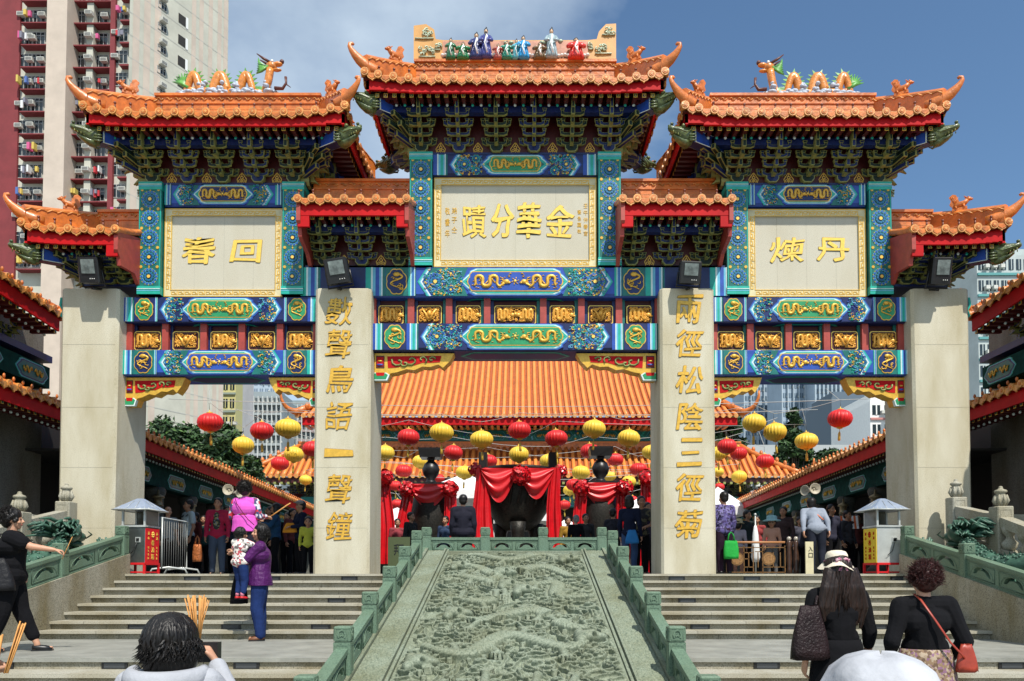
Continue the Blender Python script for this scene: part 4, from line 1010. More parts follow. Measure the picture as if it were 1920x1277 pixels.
def dragon_field(X,Y):
    H=np.zeros(X.shape)
    # scrolling clouds: bands of a warped field
    def rn(fx,fy,a,sd_): c,s_=math.cos(a),math.sin(a); return vnoise(X*c*1.0+Y*s_,-X*s_+Y*c,fx,fy,sd_)
    wx=rn(2.4,2.4,.5,1)-.5; wy=rn(2.6,2.6,1.1,2)-.5; w2=rn(6,6,.9,12)-.5
    f=X*3.2+Y*4.4+4.6*wx+5.4*wy+1.6*w2+.9*(rn(11,11,.3,13)-.5)
    b1=1-np.abs(np.sin(f*1.9)); g2=X*5.1-Y*3.3+5*wy-4*wx+2.2*w2; b2=1-np.abs(np.sin(g2*1.7))
    H+=.105*np.maximum(b1,b2*.9)**1.1-.045+.02*np.sin(f*9)*b1+.018*(rn(30,30,.7,8)-.5)
    r=random.Random(21)
    # cloud whorls
    for i in range(260):
        cx=r.uniform(-1.1,1.1); cy=r.uniform(5.6,13.6); R_=r.uniform(.05,.13)
        k=(np.abs(X-cx)<R_*1.5)&(np.abs(Y-cy)<R_*1.5)
        if not k.any(): continue
        dx=X[k]-cx; dy=Y[k]-cy; d=np.hypot(dx,dy); a=np.arctan2(dy,dx)
        h=(.030+.075*np.clip(1-d/R_,0,1)**.5)*(.65+.35*np.cos(a+d/R_*9))*(d<R_)
        H[k]=np.maximum(H[k],h)
    # dragons
    specs=[]
    def wav(x0,y0,x1,y1,amp,n,ph,r0): 
        p=[]
        for i in range(40):
            t=i/39; nx_,ny_=-(y1-y0),(x1-x0); l=math.hypot(nx_,ny_); o=amp*math.sin(t*n*2*PI+ph)
            p.append((x0+(x1-x0)*t+nx_/l*o,y0+(y1-y0)*t+ny_/l*o))
        return p,[r0*(.35+.9*math.sin(PI*min(1,t_/39*.85+.1))) for t_ in range(40)]
    specs.append(wav(-1.0,6.3,1.0,6.9,.22,1.6,0,0.096)); specs.append(wav(1.05,7.3,-1.0,7.9,.25,1.5,1,0.104))
    specs.append(wav(-1.05,8.5,.9,8.9,.26,1.7,2,0.104)); specs.append(wav(1.05,9.5,-.7,9.9,.28,1.4,.5,0.111))
    specs.append(wav(-1.0,10.5,.2,10.9,.28,1.2,1.4,0.104)); specs.append(wav(1.0,10.7,.1,11.5,.25,1.2,0,0.096))
    specs.append(wav(.9,12.1,-.9,12.3,.30,1.5,2.2,0.111)); specs.append(wav(-1.0,11.6,-.1,11.9,.2,1.2,0,0.089)); specs.append(wav(-.9,13.2,.9,13.2,.22,1.5,.7,0.096))
    for pts,rad in specs:
        d,t,rr=curve_dist(X,Y,pts,rad); k=d<rr
        q=np.clip(d/np.maximum(rr,1e-4),0,1); body=.045+.62*rr*np.sqrt(1-q*q)
        sc_=.010*np.abs(np.sin(t*46+q*2.5))*(q<.85)+.008*np.abs(np.sin(t*92+q*6))
        show=rn(1.7,2.3,.4,31)+.25*rn(5,5,.2,32)>.52; k=k&show; H=np.where(k,np.maximum(H*.3,body+sc_),H)
        # groove round the body
        g=(d>=rr)&(d<rr+.03)&show; H=np.where(g,-.06,H)
        # mane and fins
        for i in range(4,38,2):
            ax,ay=pts[i]; bx,by=pts[i+1] if i<39 else pts[i]; 
            for sg in (-1,1):
                tx,ty=bx-ax,by-ay; l=math.hypot(tx,ty)+1e-6; fx,fy=ax-sg*ty/l*(rad[i]+.03),ay+sg*tx/l*(rad[i]+.03)
                dd=np.hypot((X-fx),(Y-fy)); H=np.where(dd<.030,np.maximum(H,.07),H)
        hx,hy=pts[-1]
        for ox,oy,rx,ry,hh in ((0,0,.17,.15,.17),(.12,-.02,.10,.08,.13),(-.1,.1,.07,.14,.13),(-.1,-.12,.07,.12,.12),(.05,.07,.04,.04,.21),(.05,-.07,.04,.04,.21)):
            e=((X-hx-ox)/rx)**2+((Y-hy-oy)/ry)**2; H=np.where(e<1,np.maximum(H,hh*.7*np.sqrt(np.clip(1-e,0,1))+.05),H)
        for i,sg in ((9,1),(16,-1),(24,1),(31,-1)):
            ax,ay=pts[i]; ex,ey=ax+.16*r.uniform(-1,1),ay+sg*.26
            d2,_,_=curve_dist(X,Y,[(ax,ay),(ex,ey)],[.05,.03]); H=np.where(d2<.045,np.maximum(H,.05+1.1*np.sqrt(np.clip(.045**2-d2**2,0,1))),H)
            for q2 in range(4):
                a=sg*PI/2+(q2-1.5)*.5; d3,_,_=curve_dist(X,Y,[(ex,ey),(ex+.09*math.cos(a),ey+.09*math.sin(a))],[.02,.01]); H=np.where(d3<.018,np.maximum(H,.09),H)
    m=np.minimum(np.clip((1.18-np.abs(X))/.05,0,1),np.clip((13.62-Y)/.05,0,1)); return np.where(m>0,H*m,0)*.82
relief(-1.2,1.2,5.45,13.65,340,1000,dragon_field,GREEN_LT,'dragon_relief',.0,1.15)
def border_field(X,Y):
    n=vnoise(X,Y,22,20,5)+.5*vnoise(X,Y,40,40,6); return .018*(np.abs(np.sin(n*8)))
for s in (-1,1):
    a,b=sorted((s*1.30,s*1.58)); relief(a,b,5.4,14.0,26,620,border_field,GREEN_LT,'relief_border',.004)
mb=MB()
def sl_box(x0,x1,y0,y1,b0,b1,m):
    mb.add([(x0,y0,rz(y0)+b0),(x1,y0,rz(y0)+b0),(x1,y1,rz(y1)+b0),(x0,y1,rz(y1)+b0),(x0,y0,rz(y0)+b1),(x1,y0,rz(y0)+b1),(x1,y1,rz(y1)+b1),(x0,y1,rz(y1)+b1)],[(0,3,2,1),(4,5,6,7),(0,1,5,4),(1,2,6,5),(2,3,7,6),(3,0,4,7)],m)
for s in (-1,1):
    for a,b,h in ((1.205,1.235,.03),(1.255,1.285,.05),(1.59,1.64,.05)):
        p,q=sorted((s*a,s*b)); sl_box(p,q,5.4,14.05,-.02,h,GREEN_LT)
sl_box(-1.64,-1.205,5.4,14.05,-.13,-.001,GREEN_LT); sl_box(1.205,1.64,5.4,14.05,-.13,-.001,GREEN_LT); sl_box(-1.2,1.2,13.66,14.05,-.13,-.001,GREEN_LT); sl_box(-1.2,1.2,13.68,13.71,-.02,.03,GREEN_LT); sl_box(-1.2,1.2,13.76,13.80,-.02,.05,GREEN_LT)
mb.build('frame_moulding',ramp)
# balustrade of the ramp
def post_mesh(w=.17,h=.52,m=GREEN_ST,d=.17):
    mb=MB(); a=w/2; hb=h-.16
    mb.box(-a,a,-d/2,d/2,-.30,hb,m); mb.box(-a+.012,a-.012,-d/2+.012,d/2-.012,hb,hb+.012,m)
    mb.bbox(-a,a,-d/2,d/2,hb+.012,h,m,.012)
    for ang in (0,PI/2,-PI/2,PI):
        M=Matrix.Rotation(ang,4,'Z'); t=MB(); off=-d/2-.004
        t.stroke([(-a*.72,hb+.03),(-a*.72,h-.025),(a*.72,h-.025),(a*.72,hb+.03),(-a*.72,hb+.03)],.007,off,.006,m)
        t.stroke([(-a*.35,hb+.045),(-a*.45,hb+.08),(-a*.3,hb+.115),(0,hb+.125),(a*.3,hb+.115),(a*.45,hb+.08),(a*.35,hb+.045)],.016,off-.006,.012,m)
        t.stroke([(-a*.18,hb+.06),(0,hb+.08),(a*.18,hb+.06)],.014,off-.006,.012,m)
        t.stroke([(-a*.7,.05),(-a*.7,hb-.03),(a*.7,hb-.03),(a*.7,.05),(-a*.7,.05)],.007,off,.006,m)
        o=len(mb.v); mb.v.extend([tuple(M@Vector(q)) for q in t.v])
        for ff in t.f: mb.f.append(tuple(x+o for x in ff)); mb.m.append(0); mb.sm.append(False)
    return mb.mesh('post')
PM=post_mesh()
def panel(mb,p0,p1,zfun,h,th,m,nf=2,zoff=0):
    """rail panel between two plan points following zfun(t), with arched openings"""
    p0=Vector(p0); p1=Vector(p1); d=(p1-p0); L_=d.length; d.normalize(); nn=Vector((-d.y,d.x))*th/2
    def W(t,z,s,e=0): q=p0+d*(t*L_)+nn*s*(1+e/(th/2)); return (q.x,q.y,zfun(t)+zoff+z)
    # profile columns with opening
    zo,zi=h*.30,h*.74
    cols=[0]; 
    def quad(t0,t1,a0,a1,b0,b1):
        for s in (1,-1):
            v=[W(t0,a0,s),W(t1,a1,s),W(t1,b1,s),W(t0,b0,s)]; mb.add(v,[(0,1,2,3) if s<0 else (3,2,1,0)],m)
    for i in range(nf):
        c=(i+.5)/nf; r=.30/nf; n=10
        ts=[c-r+2*r*k/n for k in range(n+1)]
        quad(i/nf,ts[0],0,0,h,h); quad(ts[-1],(i+1)/nf,0,0,h,h)
        for k in range(n):
            def arc(t):
                u=(t-c)/r; u=max(-1,min(1,u)); top=zo+.0+ (zi-zo)*math.sqrt(max(0,1-u*u)); bot=zo+(zi-zo)*.62*math.sqrt(max(0,1-(u/.62)**2)) if abs(u)<.62 else zo-.0
                return bot,top
            b0,t0_=arc(ts[k]); b1,t1_=arc(ts[k+1])
            quad(ts[k],ts[k+1],0,0,b0,b1); quad(ts[k],ts[k+1],t0_,t1_,h,h)
            mb.add([W(ts[k],t0_,1),W(ts[k+1],t1_,1),W(ts[k+1],t1_,-1),W(ts[k],t0_,-1)],[(0,1,2,3)],m)
            mb.add([W(ts[k],b0,1),W(ts[k+1],b1,1),W(ts[k+1],b1,-1),W(ts[k],b0,-1)],[(3,2,1,0)],m)
        # raised frame lines round each opening
        for s in (1,-1):
            a,b=i/nf+.07/nf,(i+1)/nf-.07/nf
            ln=[(a,h*.12),(b,h*.12),(b,h*.86),(a,h*.86),(a,h*.12)]
            mb.tube([W(t,z,s,.003) for t,z in ln],.007,m,4)
            mb.tube([W(c+r*1.25*math.cos(q),zo-.02+(zi-zo)*1.28*math.sin(q),s,.003) for q in [PI*k/10 for k in range(11)]],.006,m,4)
    # cap
    for (z0,z1,e) in ((h,h+.05,.018),(-.03,.0,.02)):
        v=[]
        for t in (0,1):
            for s,zz_ in ((1,z0),(-1,z0),(-1,z1),(1,z1)): v.append(W(t,zz_,s,e))
        mb.add(v,[(3,2,1,0),(4,5,6,7),(0,1,5,4),(1,2,6,5),(2,3,7,6),(3,0,4,7)],m)
ps_y=[14.55,13.2,11.85,10.5,9.15,7.8,6.45,5.3]
for s in (-1,1):
    side='left' if s<0 else 'right'
    bal=thing('ramp_balustrade',(s*1.68,10,0),'green stone balustrade stepping down the %s edge of the carved ramp'%side,'balustrade','balustrades of the carved ramp')
    for k,y in enumerate(ps_y):
        if k==0: continue
        inst('post',PM,bal,(s*1.68,y,rz(y)+.0))
    for k in range(1,len(ps_y)-1):
        ya_,yb_=ps_y[k]-.085,ps_y[k+1]+.085; mb=MB()
        panel(mb,(s*1.68,ya_),(s*1.68,yb_),lambda t,ya_=ya_,yb_=yb_: rz(lerp(ya_,yb_,t)),.24,.09,GREEN_ST,2,.03); mb.build('rail_panel',bal)
    mb=MB(); x0,x1=sorted((s*1.60,s*1.775)); sl_box(x0,x1,5.2,14.3,-.9,.03,GREEN_ST); mb.build('kerb',bal)
bal=thing('ramp_balustrade',(0,14.3,1.7),'green stone balustrade across the top of the carved ramp between four posts','balustrade','balustrades of the carved ramp')
xs4=[PX(798,1010,14.3)+.02,PX(910,1010,14.3),PX(1018,1010,14.3),PX(1128,1010,14.3)+.0]; zt_=PZ(989,14.3)
for x in xs4: inst('post',PM,bal,(x,14.3,zt_-.52))
zb_=PZ(1033,14.3)
for a,b in zip(xs4,xs4[1:]):
    mb=MB(); panel(mb,(a+.085,14.3),(b-.085,14.3),lambda t:zb_+.0,.20,.09,GREEN_ST,2,.0); mb.build('rail_panel',bal)
mb=MB(); mb.box(-1.78,1.78,14.10,14.45,ZF-.05,zb_-.03,GREEN_ST); mb.build('base',bal)
# ---- outer sloping stringers with green rail
def sz(y): return 2.00+(y-13.3)*.215
for s in (-1,1):
    side='left' if s<0 else 'right'
    mb=MB(); x0,x1=sorted((s*SIDE,s*(SIDE+.25)))
    def sb(x0,x1,y0,y1,b,z0f,m):
        mb.add([(x0,y0,z0f),(x1,y0,z0f),(x1,y1,z0f),(x0,y1,z0f),(x0,y0,sz(y0)+b),(x1,y0,sz(y0)+b),(x1,y1,sz(y1)+b),(x0,y1,sz(y1)+b)],[(0,3,2,1),(4,5,6,7),(0,1,5,4),(1,2,6,5),(2,3,7,6),(3,0,4,7)],m)
    w1=thing('stair_side_wall',(s*(SIDE+.12),9,0),'grey granite side wall sloping down beside the %s stairs'%side,'wall','sloping side walls of the stairs')
    sb(x0,x1,4.5,13.42,0,0.003,G2); mb.build('wall_face',w1)
    mb=MB(); a0,a1=sorted((s*(SIDE+.25),s*(SIDE+2.2))); sb(a0,a1,4.5,13.9,.02,0.003,GREY_ST); mb.build('planter_bed',w1)
    rl=thing('stair_balustrade',(s*(SIDE+.1),9,0),'green stone balustrade with arched openings on the %s outer stair wall'%side,'balustrade','green balustrades on the outer stair walls')
    pys=[13.32,11.55,9.95,8.35,6.75,5.15]
    for y in pys: inst('post',PM,rl,(s*(SIDE+.10),y,sz(y)-.02))
    for k in range(len(pys)-1):
        mb=MB(); ya_,yb_=pys[k]-.085,pys[k+1]+.085
        panel(mb,(s*(SIDE+.10),ya_),(s*(SIDE+.10),yb_),lambda t,ya_=ya_,yb_=yb_: sz(lerp(ya_,yb_,t)),.27,.10,GREEN_ST,2,.02); mb.build('rail_panel',rl)
# ---- carved stone dragons on the slopes outside the stairs
def stone_dragon(s):
    side='left' if s<0 else 'right'
    t=thing('stone_dragon',(s*7.35,11.2,sz(11.2)),'dark green carved stone dragon crawling up behind the %s stair balustrade'%side,'sculpture','stone dragons beside the stairs')
    mb=MB(); r=random.Random(9 if s<0 else 10); pts=[];rs=[]
    n=70
    for i in range(n):
        q=i/(n-1); y=lerp(7.2,12.6,q); x=s*(7.35+.16*math.sin(q*13)); z=sz(y)+.16+.17*abs(math.sin(q*8.0))
        pts.append((x,y,z)); rs.append(.17*(.35+.8*math.sin(PI*min(1,q*.8+.1))))
    mb.tube(pts,rs,GREEN_DK,12)
    for i in range(2,n-1):   # dorsal fin and scales
        x,y,z=pts[i]; rr=rs[i]
        mb.add([(x,y-.04,z+rr*.9),(x,y+.04,z+rr*.9),(x,y+.02,z+rr+.07),(x+.012,y-.03,z+rr*.9),(x+.012,y+.04,z+rr*.9)],[(0,1,2),(2,4,3)],GREEN_DK)
        for k in range(6):
            a=r.uniform(.1,3.0); mb.ell((x+rr*math.cos(a),y+r.uniform(-.03,.03),z+rr*math.sin(a)),(.03,.035,.022),GREEN_DK,5,3)
    x,y,z=pts[-1]
    mb.build('body',t); mb=MB()
    mb.ell((x,y+.12,z+.18),(.20,.26,.18),GREEN_DK,12,8); mb.ell((x,y+.38,z+.12),(.13,.2,.10),GREEN_DK,10,6); mb.ell((x,y+.36,z-.0),(.11,.17,.05),GREEN_DK,9,5)
    for k in (-1,1):
        mb.ell((x+k*.11,y+.26,z+.28),(.05,.06,.05),GREEN_DK,7,5); mb.tube([(x+k*.08,y+.1,z+.32),(x+k*.16,y-.1,z+.40),(x+k*.2,y-.3,z+.38)],[.035,.03,.012],GREEN_DK,6)
        mb.tube([(x+k*.1,y+.5,z+.1),(x+k*.24,y+.42,z+.16),(x+k*.3,y+.2,z+.2)],[.012,.014,.006],GREEN_DK,5)
    for k in range(46):
        a=r.uniform(-2.8,2.8); el=r.uniform(-.3,.9); l=r.uniform(.16,.34)
        bx=x+.16*math.sin(a); by=y-.02-.1*abs(math.cos(a)); bz=z+.14+.14*math.sin(el)
        mb.tube([(bx,by,bz),(bx+l*.6*math.sin(a),by-l*.5,bz+l*.35*el+.04),(bx+l*.9*math.sin(a+.3),by-l*.9,bz+l*.2*el)],[.035,.03,.008],GREEN_DK,5)
    mb.build('head',t); 
    for q in (.25,.55,.85):
        i=int(q*n); bx,by,bz=pts[i]
        for k in (-1,1):
            mb=MB(); mb.tube([(bx+k*.1,by,bz),(bx+k*.3,by+.08,bz-.02),(bx+k*.34,by+.2,bz-.2)],[.075,.06,.045],GREEN_DK,7)
            for c in range(4): mb.tube([(bx+k*.34,by+.2,bz-.2),(bx+k*(.28+.05*c),by+.34,bz-.20),(bx+k*(.27+.06*c),by+.40,bz-.27)],[.03,.026,.008],GREEN_DK,5)
            mb.build('leg',t)
    # curling stone clouds
    mb=MB()
    for k in range(60):
        y=r.uniform(7.2,13.0); bx=s*(7.35+r.uniform(-.45,.6)); a=r.uniform(0,6); q=r.uniform(.07,.14)
        mb.tube([(bx+q*(1-.1*j)*math.cos(a+j*.8),y+q*.5*math.sin(a+j*.8),sz(y)+.12+q*(1-.1*j)*math.sin(a+j*.8)) for j in range(8)],[.045*(1-.07*j) for j in range(8)],GREEN_DK,6)
    mb.build('cloud_base',t)
    # leaf-shaped wave tip near the top
    mb=MB()
    for k in range(7):
        a=-.6+.2*k; mb.tube([(s*6.98,13.15,sz(13.15)),(s*6.98+.10*math.sin(a*2),13.15,sz(13.15)+.16),(s*6.98+.16*math.sin(a*2),13.1,sz(13.15)+.30+.03*(k%2))],[.05,.05,.018],GREEN_DK,6)
    mb.build('wave_crest',t)
for s in (-1,1): stone_dragon(s)
# ---- grey balustrades with lotus finials leading to the side halls
def lotus(mb,c,s=1.0,m=GREY_ST):
    x,y,z=c; pr=[(.06,0),(.085,.03),(.11,.10),(.105,.19),(.075,.24),(.10,.26),(.115,.285),(.10,.31),(.05,.33),(.035,.36),(.04,.375),(.01,.39)]
    mb.lathe([(a*s,b*s) for a,b in pr],m,(x,y,z),16)
    for k in range(8):
        a=k*PI/4; mb.tube([(x+.085*s*math.cos(a),y+.085*s*math.sin(a),z+.02*s),(x+.122*s*math.cos(a),y+.122*s*math.sin(a),z+.11*s),(x+.10*s*math.cos(a),y+.10*s*math.sin(a),z+.22*s)],[.018*s,.034*s,.014*s],m,6)
for s in (-1,1):
    side='left' if s<0 else 'right'
    t=thing('granite_balustrade',(s*8.0,12.5,1.0),'grey granite balustrade with lotus bud finials rising beside the %s side hall'%side,'balustrade','granite balustrades by the side halls')
    if s<0: pp=[(PX(124,960,13.6),13.6,PZ(941,13.6)),(PX(36,960,12.3),12.3,PZ(960,12.3)),(PX(-60,960,11.0),11.0,PZ(985,11.0))]
    else: pp=[(PX(1793,950,13.6),13.6,PZ(933,13.6)),(PX(1877,960,12.3),12.3,PZ(950,12.3)),(PX(1975,960,11.0),11.0,PZ(985,11.0))]
    for i,(x,y,z) in enumerate(pp):
        mb=MB(); mb.bbox(x-.13,x+.13,y-.13,y+.13,.6,z,GREY_ST,.015); mb.stroke([(x-.09,z-.75),(x-.09,z-.06),(x+.09,z-.06),(x+.09,z-.75)],.012,y-.135,.01,GREY_ST); p=mb.build('post',t)
        mb=MB(); lotus(mb,(x,y,z),.85); mb.build('lotus_finial',p)
    for (xa,ya_,za),(xb,yb_,zb2) in zip(pp,pp[1:]):
        mb=MB(); dz=.12
        def lb(o0,o1,w_):
            d=Vector((xb-xa,yb_-ya_)).normalized(); nn=Vector((-d.y,d.x))*w_
            v=[]
            for (x,y,z) in ((xa,ya_,za-.14),(xb,yb_,zb2-.14)):
                for sg,o in ((1,o0),(-1,o0),(-1,o1),(1,o1)): v.append((x+nn.x*sg,y+nn.y*sg,z+o))
            mb.add(v,[(3,2,1,0),(4,5,6,7),(0,1,5,4),(1,2,6,5),(2,3,7,6),(3,0,4,7)],GREY_ST)
        lb(-.16,0,.10); lb(-.85,-.50,.09)
        for k in range(3):
            q=(k+.5)/3; x=lerp(xa,xb,q); y=lerp(ya_,yb_,q); z=lerp(za,zb2,q)-.14-.51
            mb.lathe([(.06,0),(.10,.04),(.12,.12),(.06,.18),(.05,.22),(.10,.28),(.12,.36)],GREY_ST,(x,y,z),10)
        mb.build('rail',t)
    # retaining wall behind
    mb=MB(); a,b=sorted((s*8.3,s*16)); mb.box(a,b,13.2,14.0,0.003,PZ(968,13.6),GREY_ST); tag(mb.build('retaining_wall'),'low grey granite wall in front of the %s side hall'%side,'wall','low granite walls by the side halls')
# =====================================================================  SIDE HALLS, GALLERIES, MAIN HALL
DWALL=granite('side_hall_wall',(.16,.15,.125),(.21,.20,.165),(.08,.075,.06),50,.2)
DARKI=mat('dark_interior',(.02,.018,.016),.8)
COLST=granite('column_stone',(.07,.075,.065),(.10,.105,.09),(.03,.033,.03),50,.2)
def eave_run(parent,pA,pB,z0,z1,out,name='',slope=.62,depth=1.6,sp=.27,fas=.26,raft=True,tile=TILE,big=1.0,steep=.0,nails=True):
    """a roof slope whose eave runs from pA to pB (plan). out = unit plan vector pointing outwards/down the slope."""
    pA=Vector(pA); pB=Vector(pB); o=Vector(out); L_=(pB-pA).length; d=(pB-pA)/L_; n=int(L_/sp)
    def z_at(t,u): return lerp(z0,z1,t)+slope*u*depth*(.78+.22*u)
    mb=MB(); K=6; v=[]
    for i in range(2):
        for k in range(K+1):
            q=lerp(pA,pB,i)-o*(depth*k/K); v.append((q.x,q.y,z_at(i,k/K)))
    mb.add(v,[(k,k+1,K+2+k,K+1+k) for k in range(K)],tile); mb.add([(a,b,c-.07) for a,b,c in v],[(k,k+1,K+2+k,K+1+k) for k in range(K)],DRED)
    for i in range(n+1):
        t=i/n; q0=lerp(pA,pB,t); pts=[]
        for k in range(K+1): q=q0-o*(depth*k/K); pts.append((q.x,q.y,z_at(t,k/K)+.04*big))
        mb.tube(pts,.062*big,tile,6,cap=False)
    mb.build('roof_slope',parent)
    mb=MB(); ang=math.atan2(o.y,o.x)
    for i in range(n+1):
        t=i/n; q=lerp(pA,pB,t); M=Matrix.Translation((q.x,q.y,lerp(z0,z1,t)+.035*big))@Matrix.Rotation(ang+PI/2,4,'Z')
        tt=MB(); b=big
        tt.disc(0,0,.075*b,-.03,.05,TILE_L,10); tt.disc(0,0,.035*b,-.04,.02,TILE,6)
        if nails: tt.ell((0,.10,.15*b),(.028*b,.028*b,.05*b),RIDGE,6,4)
        p=[(.035,.01),(.235,.01),(.23,-.05),(.19,-.09),(.155,-.10),(.135,-.13),(.11,-.10),(.08,-.09),(.04,-.05)]
        if i<n: tt.poly([(a*b,c*b) for a,c in p],-.015,.03,TILE_L)
        off=len(mb.v); mb.v.extend([tuple(M@Vector(x)) for x in tt.v])
        for ff,m_,s_ in zip(tt.f,tt.m,tt.sm): mb.f.append(tuple(a+off for a in ff)); mb.m.append(mb.mi(tt.mats[m_])); mb.sm.append(s_)
    mb.build('eave_tiles',parent)
    mb=MB()
    def bd(e,ta,tb,za,zb,th,m):
        a=pA-o*e; b=pB-o*e; c=b-o*th; f=a-o*th
        mb.add([(a.x,a.y,z0+zb),(b.x,b.y,z1+zb),(c.x,c.y,z1+zb),(f.x,f.y,z0+zb),(a.x,a.y,z0+za),(b.x,b.y,z1+za),(c.x,c.y,z1+za),(f.x,f.y,z0+za)],[(0,3,2,1),(4,5,6,7),(0,1,5,4),(1,2,6,5),(2,3,7,6),(3,0,4,7)],m)
    bd(.05,0,0,-.02,-.02-fas,.04,FASC); mb.build('fascia',parent)
    if raft:
        mb=MB(); nr=int(L_/.19)
        for i in range(nr+1):
            t=i/nr; q=lerp(pA,pB,t)-o*.14; zc=lerp(z0,z1,t)-fas-.02
            M=Matrix.Translation((q.x,q.y,zc))@Matrix.Rotation(ang+PI/2,4,'Z')
            for (x0,x1,y0,y1,a,b,m) in ((-.04,.04,0,.5,-.04,.04,DRED),(-.04,.04,-.006,0,-.04,.04,GOLD),(-.026,.026,-.010,-.006,-.026,.026,TEALD)):
                mb.box(x0,x1,y0,y1,a,b,m,M)
            q=q-o*.22; M=Matrix.Translation((q.x,q.y,zc-.06)); mb.ell((q.x,q.y,zc-.07),(.03,.03,.03),PALE,6,4)
        a=pA-o*.30; b=pB-o*.30
        mb.add([(a.x,a.y,z0-fas+.05),(b.x,b.y,z1-fas+.05),((b-o*1.0).x,(b-o*1.0).y,z1-fas+.35),((a-o*1.0).x,(a-o*1.0).y,z0-fas+.35)],[(0,1,2,3)],DRED)
        mb.build('rafters',parent)
def run_box(mb,pA,pB,e0,e1,o,z0,z1,m,dz=0):
    pA=Vector(pA);pB=Vector(pB);o=Vector(o)
    a=pA-o*e0;b=pB-o*e0;c=pB-o*e1;f=pA-o*e1
    mb.add([(a.x,a.y,z0),(b.x,b.y,z0+dz),(c.x,c.y,z0+dz),(f.x,f.y,z0),(a.x,a.y,z1),(b.x,b.y,z1+dz),(c.x,c.y,z1+dz),(f.x,f.y,z1)],[(0,3,2,1),(4,5,6,7),(0,1,5,4),(1,2,6,5),(2,3,7,6),(3,0,4,7)],m)
def wall_cart(mb,M,w,h,y=0):
    """small painted cartouche panel in local xz at y"""
    for i,(m,e) in enumerate(((TEAL,0),(SKYB,.02),(NAVY,.035),(TEALD,.07))):
        t=MB(); t.poly(cartouche_pts(w-e,h-e*.7,min(w*.4,h)),y-.004*i-.004,.01,m,False)
        off=len(mb.v); mb.v.extend([tuple(M@Vector(x)) for x in t.v])
        for ff in t.f: mb.f.append(tuple(a+off for a in ff)); mb.m.append(mb.mi(m)); mb.sm.append(False)
    t=MB()
    for s in (-1,1):
        t.tube([(s*w*(.08+.5*k/11),y-.03,h*.35*math.sin(k*1.2)) for k in range(12)],h*.10,GOLD,4)
    off=len(mb.v); mb.v.extend([tuple(M@Vector(x)) for x in t.v])
    for ff in t.f: mb.f.append(tuple(a+off for a in ff)); mb.m.append(mb.mi(GOLD)); mb.sm.append(True)
def horn(mb,c,dx,dy,s=1.0,m=RIDGE):
    hp=[];hr=[]
    for k in range(10):
        q=k/9; r_=.55*math.sin(q*PI*.5); hp.append((c[0]+dx*r_*s,c[1]+dy*r_*s,c[2]+(.55*q**2.1)*s)); hr.append(lerp(.12,.03,q**.6)*s)
    mb.tube(hp,hr,m,7)
for s in (-1,1):
    side='left' if s<0 else 'right'
    X0=9.42; o=(-s,0); bld=thing('side_hall',(s*11,13,ZF),'two tiered %s side hall with orange tile roofs, red fascia and dark wall'%side,'hall','side halls flanking the archway')
    yA,yB=9.0,15.6
    eave_run(bld,(s*X0,yA),(s*(X0-.1),yB),7.5,6.98,o,fas=.30,depth=3.2,slope=.34)
    eave_run(bld,(s*X0,yA),(s*(X0),16.9),5.2,5.18,o,fas=.28,depth=1.4,slope=.35)
    mb=MB(); q=(s*(X0-.05),yB)
    run_box(mb,(s*X0,yB),(s*(X0+3),yB+.2),-.1,.1,(0,-1),6.9,7.2,RIDGE,1.6)
    horn(mb,(s*X0,yB+.05,7.0),-s*.45,.9,.9); 
    for k in range(5): mb.ell((s*(X0+.06-.06*k),yB+.02+.04*k,7.05+.03*k*k),(.09,.09,.10),RIDGE,7,5)
    mb.build('hip_ridge',bld)
    mb=MB(); run_box(mb,(s*X0,yA),(s*X0,17.0),1.15,1.5,o,0.003,7.3,DWALL); run_box(mb,(s*X0,16.7),(s*X0,17.0),1.5,6.5,o,0.003,7.3,DWALL); mb.build('wall',bld)
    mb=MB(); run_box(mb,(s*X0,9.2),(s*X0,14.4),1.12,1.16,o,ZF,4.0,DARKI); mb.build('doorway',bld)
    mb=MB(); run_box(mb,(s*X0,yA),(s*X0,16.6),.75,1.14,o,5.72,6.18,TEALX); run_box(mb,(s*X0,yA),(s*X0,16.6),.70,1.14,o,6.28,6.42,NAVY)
    for k in range(5):
        y=10.2+k*1.45; M=Matrix.Translation((s*(X0+.75),y,5.95))@Matrix.Rotation(-s*PI/2,4,'Z'); wall_cart(mb,M,.55,.20)
    mb.build('painted_beam',bld)
    for k in range(8): inst('bracket_set',BR[k%2],bld,(s*(X0+1.12),9.5+k*.86,6.32),-s*PI/2,scale=(1,.8,.9))
    mb=MB(); run_box(mb,(s*X0,12.9),(s*X0,13.3),1.08,1.16,o,4.2,5.1,DRED); mb.build('door_post',bld)
